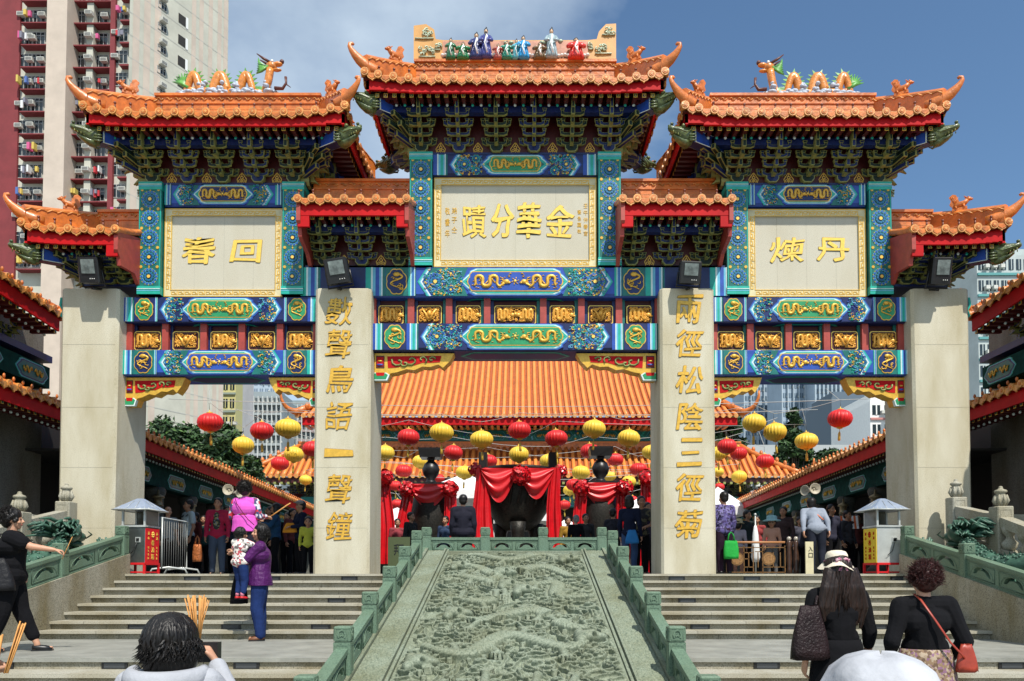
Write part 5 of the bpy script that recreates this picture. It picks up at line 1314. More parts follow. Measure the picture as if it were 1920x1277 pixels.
# small things on the side halls
# ---- galleries
for s in (-1,1):
    side='left' if s<0 else 'right'
    pA=(s*8.15,16.6); pB=(s*9.75,42.0); dd=(Vector(pB)-Vector(pA)).normalized(); o=Vector((-s*dd.y, s*dd.x)); 
    g=thing('gallery',(s*9,27,ZF),'long %s gallery with orange tiled eave and red fascia behind the archway'%side,'gallery','galleries along the courtyard')
    eave_run(g,pA,pB,4.74,4.74,o,fas=.30,depth=2.2,sp=.30,slope=.16)
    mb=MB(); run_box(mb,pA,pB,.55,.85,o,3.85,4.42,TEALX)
    ang=math.atan2(o.y,o.x)+PI/2
    for k in range(9):
        q=Vector(pA)+dd*(1.3+2.2*k)-o*.55; wall_cart(mb,Matrix.Translation((q.x,q.y,4.08))@Matrix.Rotation(ang,4,'Z'),.62,.18)
    mb.build('painted_beam',g)
    for k in range(11):
        q=Vector(pA)+dd*(.3+2.2*k)-o*.70; mb=MB()
        mb.lathe([(.30,0),(.30,.15),(.22,.22),(.20,.3),(.20,1.95),(.24,2.0),(.26,2.1),(.22,2.18)],COLST,(q.x,q.y,ZF),14); mb.build('column',g)
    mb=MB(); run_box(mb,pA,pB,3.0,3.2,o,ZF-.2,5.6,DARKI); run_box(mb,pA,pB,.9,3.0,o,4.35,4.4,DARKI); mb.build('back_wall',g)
    # hanging bronze lamps
    for k in range(4):
        q=Vector(pA)+dd*(2.2+2.2*k)-o*.5; l=thing('gallery_lamp',(q.x,q.y,3.35),'bronze lamp hanging under the %s gallery eave, %s from the archway'%(side,('first','second','third','fourth')[k]),'lamp','bronze lamps along the galleries')
        mb=MB(); br=mat('lamp_bronze',(.25,.20,.11),.4,.2,9,metal=.5); mb.lathe([(.02,.42),(.03,.32),(.14,.26),(.15,.22),(.09,.2),(.10,.06),(.13,.03),(.05,0),(.02,-.06)],br,(q.x,q.y,3.35),10); mb.tube([(q.x,q.y,3.75),(q.x,q.y,3.9)],.008,BLACK,4); mb.build('lamp_body',l)
# ---- main hall
hall=thing('main_hall',(0,56,ZF),'large temple hall with two tier orange tiled roof behind the courtyard','hall')
def big_roof(yE,zE,xh,depth,rise,sp,name,pow_=1.6,hipw=4.0):
    mb=MB(); K=10
    def z(u): return zE+rise*(.55*u+.45*u**pow_)
    v=[]
    for sx_ in (-1,1):
        for k in range(K+1):
            u=k/K; v.append((sx_*(xh-hipw*u),yE+depth*u,z(u)))
    mb.add(v,[(k,k+1,K+2+k,K+1+k) for k in range(K)],TILE_HG)
    n=int(2*xh/sp)
    for i in range(n+1):
        x=-xh+i*2*xh/n; um=min(1,(xh-abs(x))/hipw); um=max(um,.05)
        pts=[(x,yE+depth*um*k/K,z(um*k/K)+.07) for k in range(K+1)]
        mb.tube(pts,sp*.34,TILE_H,5,cap=True)
        mb.disc(x,zE+.02,sp*.36,yE-.06,.08,TILE_L,8)
    mb.build('roof_slope',hall)
    mb=MB()
    for s in (-1,1):
        mb.tube([(s*(xh-hipw*u),yE+depth*u,z(u)+.28) for u in [k/10 for k in range(11)]],.24,RIDGE,6); horn(mb,(s*xh,yE,zE+.25),s*.7,-.7,2.2)
        for k in range(5): mb.ell((s*(xh-.5-k*.55),yE+.5+k*depth/hipw*.5,z(.04+.1*k)+.6),(.16,.16,.24),RIDGE,6,4)
    mb.build('hip_ridge',hall)
    mb=MB(); mb.box(-xh+.3,xh-.3,yE+.15,yE+.3,zE-.55,zE-.05,FASC); mb.build('fascia',hall)
    mb=MB()
    n=int(2*xh/.42)
    for i in range(n):
        x=-xh+.5+i*(2*xh-1)/n; mb.box(x-.09,x+.09,yE+.35,yE+1.6,zE-.62,zE-.46,TILE_L if i%1==0 else DRED)
    mb.add([(-xh+.3,yE+.4,zE-.45),(xh-.3,yE+.4,zE-.45),(xh-2,yE+2.4,zE+.2),(-xh+2,yE+2.4,zE+.2)],[(0,1,2,3)],DRED); mb.build('rafters',hall)
zU=PZ(780,50); zL=PZ(893,50); zLt=PZ(842,52.6)
big_roof(50,zU,14.6,9,7.2,.42,'upper')
def slope_lower():
    mb=MB(); K=6; xh=18.4; yE=50.0; n=int(2*xh/.42); rise=zLt-zL; dp=2.6
    def z(u): return zL+rise*(.8*u+.2*u*u)
    v=[]
    for sx_ in (-1,1):
        for k in range(K+1): v.append((sx_*(xh-3.2*k/K),yE+dp*k/K,z(k/K)))
    mb.add(v,[(k,k+1,K+2+k,K+1+k) for k in range(K)],TILE_HG)
    for i in range(n+1):
        x=-xh+i*2*xh/n; um=max(.08,min(1,(xh-abs(x))/3.2)); mb.tube([(x,yE+dp*um*k/K,z(um*k/K)+.07) for k in range(K+1)],.145,TILE_H,5); mb.disc(x,zL+.02,.15,yE-.06,.08,TILE_L,8)
    mb.build('lower_roof_slope',hall)
    mb=MB(); mb.box(-xh+3.2,xh-3.2,yE+dp-.1,yE+dp+.25,zLt-.1,zLt+.42,RIDGE); mb.box(-xh+3.2,xh-3.2,yE+dp-.14,yE+dp+.25,zLt+.42,zLt+.5,TILE_H)
    for s in (-1,1):
        mb.tube([(s*(xh-3.2*u),yE+dp*u,z(u)+.2) for u in [k/8 for k in range(9)]],.2,RIDGE,6); horn(mb,(s*xh,yE,zL+.2),s*.7,-.7,1.6)
        for k in range(6): mb.ell((s*(xh-.4-k*.42),yE+.3+k*.34,z(.1+.13*k)+.5),(.13,.13,.22),RIDGE,6,4)
    mb.build('lower_ridge',hall)
    mb=MB(); mb.box(-xh+.3,xh-.3,yE+.15,yE+.3,zL-.4,zL-.05,DRED)
    n=int(2*xh/.45)
    for i in range(n): 
        x=-xh+.6+i*(2*xh-1.2)/n; mb.box(x-.08,x+.08,yE+.06,yE+.8,zL-.5,zL-.36,CREAM)
    mb.build('lower_fascia',hall)
slope_lower()
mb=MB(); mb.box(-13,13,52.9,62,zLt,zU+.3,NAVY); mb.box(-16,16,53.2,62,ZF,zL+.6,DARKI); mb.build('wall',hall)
r_=random.Random(4)
mb=MB(); zb0=zLt+.55
mb.box(-13,13,52.6,52.9,zb0,zb0+.75,TEALD); mb.box(-13,13,52.55,52.9,zb0+.78,zb0+.86,CREAM)
for i in range(17):
    x=-12.4+i*1.55
    M=Matrix.Translation((x,52.58,zb0+.38)); wall_cart(mb,M,.6,.3)
    for k in range(5): mb.disc(x+.77+r_.uniform(-.12,.12),zb0+.15+k*.13,.07,52.56,.03,r_.choice((GOLD,BLUE,SKYB,TEAL)),6)
for i in range(4): 
    x=(-8.6,-3,3,8.6)[i]; mb.box(x-.3,x+.3,52.3,52.6,zb0+1.0,zU-.5,mat('ochre_board',(.45,.22,.05),.6))
mb.build('painted_beam',hall)
big=MB()
for i in range(15):
    x=-12.6+i*1.8
    inst('bracket_set',BR[i%2],hall,(x,52.5,zb0+.85),scale=(3.0,2.2,1.55)); 
    inst('gold_emblem',EMB,hall,(x+.9,52.52,zb0+.95),scale=3.0)
for i in range(22): inst('bracket_set',BR[i%2],hall,(-16.8+i*1.6,52.9,zL-1.2),scale=(2.8,2,1.4))
for x in (-15,-11,-7,-2.5,2.5,7,11,15):
    mb=MB(); mb.lathe([(.5,0),(.5,.3),(.4,.4),(.38,zL-ZF-1.0)],DRED,(x,51.6,ZF),14); mb.build('column',hall)
mb=MB(); mb.box(-16.5,16.5,51.4,51.8,zL-1.9,zL-1.2,TEALD)
for i in range(12): wall_cart(mb,Matrix.Translation((-15.4+i*2.8,51.38,zL-1.55)),1.0,.28)
mb.build('lower_painted_beam',hall)
# ---- pavilion corner seen at the right and left of the upper opening belongs to the hall's upper roof
# =====================================================================  INCENSE BURNERS AND DRAPES
def cloth(mb,f,nu,nv,m,th=.012):
    """f(u,v)->Vector; thin double-sided cloth"""
    g=[[f(i/nu,j/nv) for i in range(nu+1)] for j in range(nv+1)]
    v=[p for r in g for p in r]; n=nu+1
    mb.add(v,[(j*n+i,j*n+i+1,(j+1)*n+i+1,(j+1)*n+i) for j in range(nv) for i in range(nu)],m,True)
def strip(mb,x,y,z0,z1,w,m,lean=0,seed=0,w1=None):
    w1=w1 or w
    def f(u,v):
        ww=lerp(w,w1,v); X=x+lean*v+(u-.5)*ww; fold=.045*math.sin(u*13+seed)+.02*math.sin(u*29+seed*2+v*3)
        return Vector((X+.02*math.sin(v*7+seed),y+fold*(0.6+.6*v),lerp(z0,z1,v)))
    cloth(mb,f,18,14,m)
def swag(mb,xa,xb,y,z,drop,h,m):
    def f(u,v):
        X=lerp(xa,xb,u); s_=math.sin(PI*u); return Vector((X,y-.10*s_*math.sin(v*PI)-.03*math.sin(v*18+u*4),z-h*v*(.25+.75*s_)-drop*s_*v))
    cloth(mb,f,18,16,m)
def pompom(c,r,parent,seed):
    rr=random.Random(seed); mb=MB(); c=Vector(c); mb.ell(c,r*.72,REDCL,12,8)
    for k in range(90):
        u=rr.uniform(-1,1); a=rr.uniform(0,6.28); q=math.sqrt(1-u*u); d=Vector((q*math.cos(a),q*math.sin(a),u))
        t=d.cross(Vector((rr.uniform(-1,1),rr.uniform(-1,1),rr.uniform(-1,1)))).normalized(); b=d.cross(t)
        p=c+d*r*rr.uniform(.72,.86); w_=r*.24
        mb.add([p-t*w_,p+d*r*.18+t*w_*.2-b*w_,p+d*r*.22+t*w_,p+d*r*.16+b*w_],[(0,1,2,3)],REDCL)
    mb.build('silk_rosette',parent)
YB1=19.0
bur=thing('incense_burner',(0,YB1,ZF),'large black bronze incense burner with upright handles draped in red satin','incense burner','black incense vessels on the plaza')
rim=PZ(885,YB1); mb=MB()
mb.lathe([(.3,-1.45),(.55,-1.25),(.75,-.95),(.84,-.6),(.83,-.3),(.76,-.12),(.86,-.02),(.90,.02),(.88,.08),(.80,.08),(.75,-.05),(.4,-.1)],DARKIRON,(0,YB1,rim),28)
for k in range(24):
    a=2*PI*k/24; mb.tube([(.80*math.cos(a),YB1+.80*math.sin(a),rim-.2),(.87*math.cos(a+.1),YB1+.87*math.sin(a+.1),rim-.5),(.82*math.cos(a),YB1+.82*math.sin(a),rim-.85)],.03,DARKIRON,5)
mb.build('bowl',bur)
for s in (-1,1):
    mb=MB(); x=s*PX(1036,866,YB1) ; x=s*.86; zt_=PZ(850,YB1)
    for a,b in ((x-.10,x+.10),): mb.box(a,b,YB1-.28,YB1-.16,rim-.3,zt_,BLACK); mb.box(a,b,YB1+.16,YB1+.28,rim-.3,zt_,BLACK); mb.box(a,b,YB1-.16,YB1+.16,zt_-.12,zt_,BLACK)
    mb.build('handle',bur)
for a in (-PI/2,PI*.17,PI*.83):
    mb=MB(); x,y=.5*math.cos(a),.5*math.sin(a); mb.lathe([(.19,0),(.17,.08),(.13,.3),(.16,.7),(.22,.95)],DARKIRON,(x,YB1+y,ZF+.35),12); mb.build('leg',bur)
mb=MB(); mb.box(-.85,.85,YB1-.8,YB1+.8,ZF+.0,ZF+.35,GREY_ST); mb.build('plinth',bur)
dr=thing('red_drape',(0,YB1-.9,ZF),'red satin drape with rosettes hung round the large central burner','drape','red satin drapes')
mb=MB(); swag(mb,-.86,-.02,YB1-.92,rim-.02,.32,.50,REDCL); swag(mb,.02,.86,YB1-.92,rim-.02,.28,.46,REDCL); mb.build('swag',dr)
mb=MB(); strip(mb,-.86,YB1-.88,rim,ZF+.3,.28,REDCL,.05,1,.62); mb.build('hanging_strip',dr); mb=MB(); strip(mb,.88,YB1-.88,rim,ZF+.3,.24,REDCL,-.02,2,.46); mb.build('hanging_strip',dr)
pompom((PX(975,889,YB1-1),YB1-1.0,PZ(890,YB1-1)),.24,dr,1); pompom((-1.02,YB1-.7,rim-.02),.17,dr,2); pompom((1.02,YB1-.7,rim-.06),.17,dr,3)
def vase_stand(cx,y,ztop,hw,seed,lab,vase=True):
    t=thing('candle_vase',(cx,y,ZF),'tall black bronze altar vase on a stand, %s'%lab,'altar vase','black incense vessels on the plaza')
    mb=MB(); mb.box(cx-hw,cx+hw,y-.35,y+.35,ztop-.06,ztop,BLACK); mb.lathe([(.5,ZF-ztop+.0),(.5,-1.6),(.35,-1.5),(.42,-1.2),(.50,-.8),(.42,-.35),(.3,-.06)],DARKIRON,(cx,y,ztop),18); mb.build('stand',t)
    if vase:
        mb=MB(); mb.lathe([(.13,0),(.13,.05),(.09,.10),(.18,.22),(.21,.34),(.16,.46),(.08,.54),(.10,.60),(.2,.64)],BLACK,(cx,y,ztop),16); 
        mb.box(cx-.24,cx+.24,y-.24,y+.24,ztop+.60,ztop+.78,BLACK,None,-.03); mb.box(cx-.27,cx+.27,y-.27,y+.27,ztop+.78,ztop+.82,BLACK); mb.build('vase',t)
    d=thing('red_drape',(cx,y-.4,ZF),'red satin drape with two rosettes, %s'%lab,'drape','red satin drapes')
    mb=MB(); swag(mb,cx-hw+.1,cx+hw-.1,y-.40,ztop-.05,.25,.30,REDCL); mb.build('swag',d)
    r=random.Random(seed)
    for k,s in enumerate((-1,1)):
        mb=MB(); strip(mb,cx+s*(hw-.12),y-.42,ztop-.1,ZF+.05+.2*k,.26,REDCL,s*.12*(1 if seed%2 else -.3)-.12*(k==0),seed+k,.36); mb.build('hanging_strip',d)
        pompom((cx+s*(hw-.10),y-.50,ztop-.18),.20,d,seed*3+k)
KB=24.5/19.0
for o_ in (bur,dr): o_.scale=(KB,)*3; o_.location=(0,24.5 if o_ is bur else 24.5-.9*KB,ZF)
zs_=PZ(906,18.0)
vase_stand(PX(808,900,18.0),18.0,zs_,.60,1,'left of the large central burner')
vase_stand(PX(1126,900,18.0),18.0,zs_+.03,.60,2,'right of the large central burner')
vase_stand(PX(690,900,17.0),17.0,PZ(885,17.0),.55,3,'partly behind the left inner pillar')
vase_stand(PX(1246,900,17.0),17.0,PZ(885,17.0),.55,4,'partly behind the right inner pillar')
for o_ in [o for o in bpy.data.objects if o.name.startswith('candle_vase') or (o.name.startswith('red_drape') and o is not dr)]:
    kf=1.32; o_.scale=(kf,)*3; o_.location=(.12+(o_.location.x-.12)*kf,o_.location.y*kf,ZF)
# =====================================================================  LANTERNS
LANR=mat('red_lantern_cloth',(.62,.018,.018),.45,.08,4,spec=.4); LANY=mat('yellow_lantern_cloth',(.80,.52,.05),.45,.08,4,spec=.4)
TAS=mat('gold_tassel',(.65,.42,.06),.6)
def lantern_meshes(m,tm):
    a=MB(); prof=[(.10,.36),(.22,.34),(.36,.27),(.46,.15),(.50,0),(.46,-.15),(.36,-.27),(.22,-.34),(.10,-.36)]
    rings=[]; n=88
    for r,z in prof: rings.append([(r*(1-.09*(1-abs(math.sin(11*2*PI*j/n/1)))**2)*math.cos(2*PI*j/n),r*(1-.09*(1-abs(math.sin(11*2*PI*j/n)))**2)*math.sin(2*PI*j/n),z) for j in range(n)])
    a.ring(rings,m)
    b=MB(); b.lathe([(.11,.35),(.12,.40),(.03,.42),(.01,.50)],tm,n=12); b.tube([(0,0,.48),(0,0,.78)],.008,BLACK,4); b.lathe([(.03,-.43),(.12,-.40),(.13,-.34)],tm,n=12)
    c=MB(); c.tube([(0,0,-.42),(0,0,-.55)],.012,tm,5); c.lathe([(.02,-.92),(.055,-.90),(.05,-.62),(.03,-.55),(.01,-.53)],tm,n=9)
    return a.mesh('lantern_body'),b.mesh('cap'),c.mesh('tassel')
LM={'r':lantern_meshes(LANR,TAS),'y':lantern_meshes(LANY,TAS)}
LAN=[('r',394,792,47),('r',491,808,44),('y',540,803,47),('y',456,835,43),('y',551,852,39),('r',525,869,35),('y',573,900,24),('r',588,842,40),
('y',722,849,38),('r',766,820,42),('y',828,811,45),('r',850,849,38),('y',903,824,43),('r',974,807,43),('y',973,852,40),('r',1043,822,42),('y',1114,804,44),('y',1179,822,43),('r',1106,846,37),('y',1222,848,36),
('r',915,865,34),('y',1029,865,36),('y',871,886,33),('r',757,883,32),('y',789,866,33),('r',742,911,26),('r',745,945,24),('y',776,940,22),('r',823,897,22),('r',879,908,20),('y',1089,886,34),('r',1154,862,32),('y',1143,893,24),('y',1179,903,28),('r',1076,909,30),('y',1068,919,26),('r',1058,947,24),('r',1197,880,32),('r',1186,937,20),('r',764,965,20),
('y',1414,793,45),('y',1453,810,45),('r',1363,837,38),('r',1385,850,34),('y',1512,827,41),('r',1575,785,46),('r',1434,865,35),('y',1386,894,31),('y',1346,885,22),('r',1349,913,20),('y',1347,850,34)]
ordn=['first','second','third','fourth','fifth','sixth','seventh','eighth','ninth','tenth','eleventh','twelfth','thirteenth','fourteenth','fifteenth','sixteenth','seventeenth','eighteenth','nineteenth','twentieth','twenty first','twenty second','twenty third','twenty fourth']
sect={'left':[l for l in LAN if l[1]<700],'centre':[l for l in LAN if 700<l[1]<1300],'right':[l for l in LAN if l[1]>1300]}
depths={}
for sec,ls in sect.items():
    for col in 'ry':
        q=sorted([l for l in ls if l[0]==col],key=lambda l:l[1])
        for i,l in enumerate(q):
            D=min(45,990/l[3]); c=P(l[1],l[2],D); S=l[3]*D/1440
            lab='%s %s cloth lantern, %s of that colour from the left in the %s opening'%('large' if l[3]>38 else ('small distant' if l[3]<28 else 'middling'),'red' if col=='r' else 'yellow',ordn[i],sec)
            t=thing('lantern',tuple(c),lab,'lantern',('red' if col=='r' else 'yellow')+' lanterns strung over the courtyard')
            rl=random.Random(int(l[1]*7+l[2])); sq=rl.uniform(.94,1.06); t.rotation_euler=(rl.uniform(-.07,.07),rl.uniform(-.07,.07),rl.uniform(0,3))
            for nm,me in zip(('lantern_body','cap','tassel'),LM[col]): inst(nm,me,t,tuple(c),0,scale=(S*sq,S*sq,S))
            depths.setdefault(round(D/2.2),[]).append((c.x,D,c.z+.78*S))
WIRE=mat('wire_grey',(.45,.45,.42),.5)
kk=0
for d,pts in sorted(depths.items()):
    D=sum(p[1] for p in pts)/len(pts); pts=sorted(pts)
    kk+=1
    x0=-9; x1=9; zt_=max(p[2] for p in pts)+.25
    path=[(x0,D,zt_+.25)]+[(p[0],p[1],p[2]) for p in pts]+[(x1,D,zt_+.25)]
    mb=MB(); full=[]
    for a,b in zip(path,path[1:]):
        for i in range(6): t_=i/6; full.append((lerp(a[0],b[0],t_),lerp(a[1],b[1],t_),lerp(a[2],b[2],t_)-.10*math.sin(PI*t_)*min(1,abs(b[0]-a[0])/3)))
    full.append(path[-1]); mb.tube(full,.006*D/20,WIRE,4); tag(mb.build('lantern_wire'),'thin grey wire strung across the courtyard carrying lanterns, %s row from the archway'%ordn[kk-1],'wire','wires carrying the lanterns')
for k,(ya_,xa,xb) in enumerate(((748,-9,9),(768,-9,9))):
    D=24+4*k; z=PZ(ya_,D); mb=MB(); mb.tube([(lerp(-11,11,i/20),D,z-.25*math.sin(PI*i/20)) for i in range(21)],.010,WIRE,4); tag(mb.build('lantern_wire'),'bare thin wire over the courtyard, %s'%('nearer of two' if k==0 else 'farther of two'),'wire','bare wires over the courtyard')
# =====================================================================  BACKGROUND TOWERS, TREES
TW=mat('tower_cream_wall',(.50,.49,.41),.8,.10,.35,col2=None)
TWP=mat('tower_pink_panel',(.54,.45,.37),.8,.08,.5)
TRED=mat('tower_red_wall',(.20,.028,.032),.75,.12,.6)
TGL=mat('tower_window_glass',(.015,.025,.03),.15,.3,1.5,spec=.8)
TGY=mat('tower_frame_grey',(.42,.42,.40),.6)
AC=mat('ac_unit_cream',(.55,.55,.50),.6,.1,3)
ACD=mat('ac_grille',(.12,.12,.12),.6)
def win_mesh():
    mb=MB(); mb.box(-.75,.75,0,.04,0,1.35,TGL)
    for x in (-.75,-.25,.25,.72): mb.box(x-.03,x+.03,-.05,0,0,1.35,TGY)
    for z in (0,.95,1.32): mb.box(-.75,.75,-.05,0,z,z+.05,TGY)
    return mb.mesh('window')
WM=win_mesh()
def ac_mesh():
    mb=MB(); mb.box(-.40,.40,-.55,0,0,.45,AC); mb.box(-.33,.33,-.56,-.55,.06,.39,ACD)
    for k in range(4): mb.box(-.33,.33,-.575,-.56,.10+k*.08,.12+k*.08,AC)
    return mb.mesh('air_conditioner')
ACM=ac_mesh()
CL=[mat('laundry_'+n,c,.8) for n,c in (('pink',(.6,.10,.25)),('blue',(.08,.15,.4)),('white',(.7,.7,.7)),('red',(.5,.03,.04)),('grey',(.2,.2,.25)),('yellow',(.6,.45,.1)))]
r_=random.Random(12)
def laundry(parent,x,y,z,w=1.0):
    mb=MB()
    for k in range(2+r_.randrange(3)):
        xx=x+r_.uniform(-w/2,w/2); c=r_.choice(CL); h=r_.uniform(.4,.9); mb.box(xx,xx+r_.uniform(.15,.35),y-r_.uniform(.6,1.2),y-.5,z-h,z,c)
    mb.build('laundry',parent)
DT=85.0; FH=2.62
tw=thing('apartment_tower',(PX(200,300,DT+8),DT+8,0),'tall cream and red apartment tower with air conditioners and hanging laundry, behind the left roofs','tower')
def X_(px): return PX(px,200,DT)
# main body: layered slabs
top=PZ(-400,DT)
X2=lambda px,dy: PX(px,200,DT+dy)
mb=MB(); mb.box(X2(-90,1.9),X2(34,1.9),DT+1.9,DT+14,0,top,TRED); mb.box(X2(34,1.9),X2(84,2.2),DT+2.2,DT+14,0,top,TW); mb.box(X2(84,0),X2(122,0),DT,DT+14,0,top,TWP); mb.box(X2(122,0),X2(204,2.4),DT+2.4,DT+14,0,top,TW)
mb.box(X2(204,1.2),X2(213,1.2),DT+1.2,DT+14,0,top,TRED); mb.box(X2(213,1.2),X2(240,0),DT+1.6,DT+14,0,top,TW); mb.build('wall',tw)
# receding side wall
p0=Vector((X_(240),DT)); p1=Vector((PX(426,200,DT+12),DT+12)); 
mb=MB(); mb.add([(p0.x,p0.y,0),(p1.x,p1.y,0),(p1.x-3,p1.y+6,0),(p0.x,p0.y+14,0),(p0.x,p0.y,top),(p1.x,p1.y,top),(p1.x-3,p1.y+6,top),(p0.x,p0.y+14,top)],[(0,1,5,4),(1,2,6,5),(2,3,7,6),(3,0,4,7),(4,5,6,7)],TW)
d=(p1-p0).normalized(); nn=Vector((d.y,-d.x)); Ls=(p1-p0).length
def on(t,e,z): q=p0+d*(t*Ls)+nn*e; return (q.x,q.y,z)
for t in (.06,.16,.26,.62,.70,.80,.90,.97):   # pink vertical tile strips
    w_=.030 if t<.5 else .022
    mb.add([on(t-w_,.03,0),on(t+w_,.03,0),on(t+w_,.03,top),on(t-w_,.03,top)],[(0,1,2,3)],TWP)
nfl=int((top)/FH)+1
for f in range(nfl): 
    z=f*FH+.4; mb.add([on(.0,.035,z),on(1,.035,z),on(1,.035,z+.05),on(0,.035,z+.05)],[(0,1,2,3)],TGY)
mb.build('side_wall',tw)
zlo=PZ(420,DT); f0=int(zlo/FH)-1; nfl=min(nfl,int(PZ(-30,DT)/FH)+1)
for f in range(f0,nfl):
    z=f*FH; mb=MB()
    mb.box(X2(36,1.2),X2(84,1.2),DT+1.2,DT+2.2,z,z+.13,TRED); mb.build('floor_band',tw); mb=MB(); mb.box(X2(130,1.3),X2(204,1.3),DT+1.3,DT+2.4,z,z+.13,TRED); mb.build('floor_band',tw); mb=MB(); mb.box(X_(214),X_(238),DT+.9,DT+1.6,z,z+.18,TRED)
    # angled bay between windows
    mb.build('floor_band',tw); mb=MB(); mb.box(X2(160,1.5),X2(172,1.5),DT+1.5,DT+2.4,z+.18,z+FH,TW)
    mb.build('bay_pier',tw)
for f in range(f0,nfl):
    z=f*FH+.75
    for px,dy in ((48,2.2),(70,2.2),(146,2.4),(188,2.4),(226,1.6)):
        inst('window',WM,tw,(X2(px,dy),DT+dy-.03,z-.1),scale=(1.0,1,1.15))
        if r_.random()<.8: inst('air_conditioner',ACM,tw,(X2(px,dy)+r_.choice((-.6,.6))*.9,DT+dy-.03,z+.35+.2*r_.random()))
        if r_.random()<.45: laundry(tw,X2(px,dy),DT+dy,z+.9)
    inst('air_conditioner',ACM,tw,(X2(166,1.5),DT+1.5,z+.2))
    a=math.atan2(d.y,d.x)
    q=on(.30,.0,z); inst('window',WM,tw,q,a,scale=(.75,2,.6)); q=on(.30,.05,z+1.0); inst('air_conditioner',ACM,tw,q,a)
    mbx=None
mb=MB()
for f in range(f0,nfl):
    z=f*FH+.7; mb.add([on(.46,.04,z),on(.535,.04,z),on(.535,.04,z+1.15),on(.46,.04,z+1.15)],[(0,1,2,3)],DARKI)
    mb.add([on(.535,.05,z-.1),on(.56,.05,z-.1),on(.56,.05,z+1.3),on(.535,.05,z+1.3)],[(0,1,2,3)],WHITE)
mb.build('stair_openings',tw)
# generic block
def block(name,px0,px1,D,ytop,m,label,cat='tower',fh=2.8,cols=8,depth=14,frame=None,glass=TGL,bands=None,fins=None,group=None,base=0,bal=None):
    t=thing(name,(PX((px0+px1)/2,800,D+depth/2),D+depth/2,0),label,cat,group); a,b=PX(px0,800,D),PX(px1,800,D); zt=PZ(ytop,D)
    mb=MB(); mb.box(a,b,D,D+depth,0.003,zt,m); mb.box(a+1,b-1,D+2,D+depth-1,zt,zt+1.6,m); mb.build('wall',t)
    n=int((zt-base)/fh); w_=(b-a)/cols
    mg=MB(); mf=MB()
    for f in range(n):
        z=zt-(f+1)*fh+.8
        if z<base: break
        for c in range(cols):
            x=a+(c+.5)*w_; mg.box(x-w_*.32,x+w_*.32,D-.06,D+.01,z,z+fh*.5,glass)
            mf.box(x-.05*w_,x+.05*w_,D-.12,D-.06,z,z+fh*.5,frame or m)
            if r_.random()<.5: mf.box(x+w_*.34,x+w_*.34+.5,D-.6,D-.0,z+.1,z+.55,AC)
        if bands: mf.box(a,b,D-.9 if bal else D-.25,D-.001,z-.75,z-.10 if bal else z-.45,bands)
    if fins:
        for c in range(0,cols+1): mf.box(a+c*w_-.12,a+c*w_+.12,D-.95,D-.001,0.1,zt-.3,fins)
    mg.build('window_grid',t); mf.build('facade_trim',t)
    return t
TWH=mat('pale_block_wall',(.55,.52,.50),.8,.08,.4); 
block('apartment_block',262,416,120,640,TWH,'pale pinkish apartment block behind the trees in the left opening',cols=3,fh=3.4)
block('apartment_block',416,441,118,640,mat('yellow_block_wall',(.55,.50,.22),.8),'narrow yellow striped apartment block beside the pale one, left opening',cols=2,depth=3,bands=mat('green_grey_band',(.25,.30,.25),.7))
block('apartment_block',443,528,210,742,mat('grey_estate_wall',(.26,.30,.31),.8,.1,.3),'grey housing estate block with many balconies, left opening',cols=10,bands=mat('estate_band',(.30,.33,.33),.8),bal=True,fins=mat('estate_fin',(.50,.52,.50),.8))
block('apartment_block',526,600,225,758,mat('grey_estate_wall2',(.24,.29,.30),.8,.1,.3),'farther grey estate block stepping down to the right, left opening',cols=9,bands=mat('estate_band2',(.33,.27,.27),.8),bal=True,fins=mat('estate_fin',(.5,.5,.5)))
block('apartment_block',443,515,330,690,mat('haze_tinted_tower',(.36,.43,.50),.8,.06,.2),'hazy blue grey tower rising behind the estate block, left opening',cols=7,glass=mat('hazy_glass',(.16,.21,.27),.3))  # distance haze is put into the pale blue wall and glass colours
BGT=mat('haze_blue_tower_wall',(.30,.38,.46),.8,.08,.2); BGG=mat('haze_blue_tower_glass',(.10,.15,.20),.25); WF=mat('haze_white_tower_fin',(.42,.50,.56),.7)  # bluish wall, glass and fin colours include distance haze; no air is modelled
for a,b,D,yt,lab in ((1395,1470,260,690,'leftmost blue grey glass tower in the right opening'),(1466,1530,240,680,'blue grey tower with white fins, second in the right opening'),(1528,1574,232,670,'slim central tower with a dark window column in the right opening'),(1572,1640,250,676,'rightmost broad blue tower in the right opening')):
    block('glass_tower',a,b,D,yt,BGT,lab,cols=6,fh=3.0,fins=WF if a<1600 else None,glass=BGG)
block('office_block',1560,1640,150,745,mat('dull_blue_wall',(.10,.14,.18),.7),'dull dark blue slab building behind the right gallery',cols=2,fh=9)
block('apartment_block',1632,1700,110,752,WHITE,'white apartment block with red balconies right of the lanterns',cols=3,bands=mat('salmon_band',(.5,.22,.2),.8))
block('car_park',1380,1640,100,852,mat('pale_concrete',(.36,.38,.38),.8),'low grey concrete building with strip windows behind the right gallery','building',cols=14,fh=2.6)
block('apartment_block',1838,2010,95,478,mat('far_right_wall',(.42,.47,.46),.8,.1,.3),'pale teal apartment block above the right side hall',cols=12,fh=2.7,bands=mat('teal_band',(.10,.30,.30),.8))
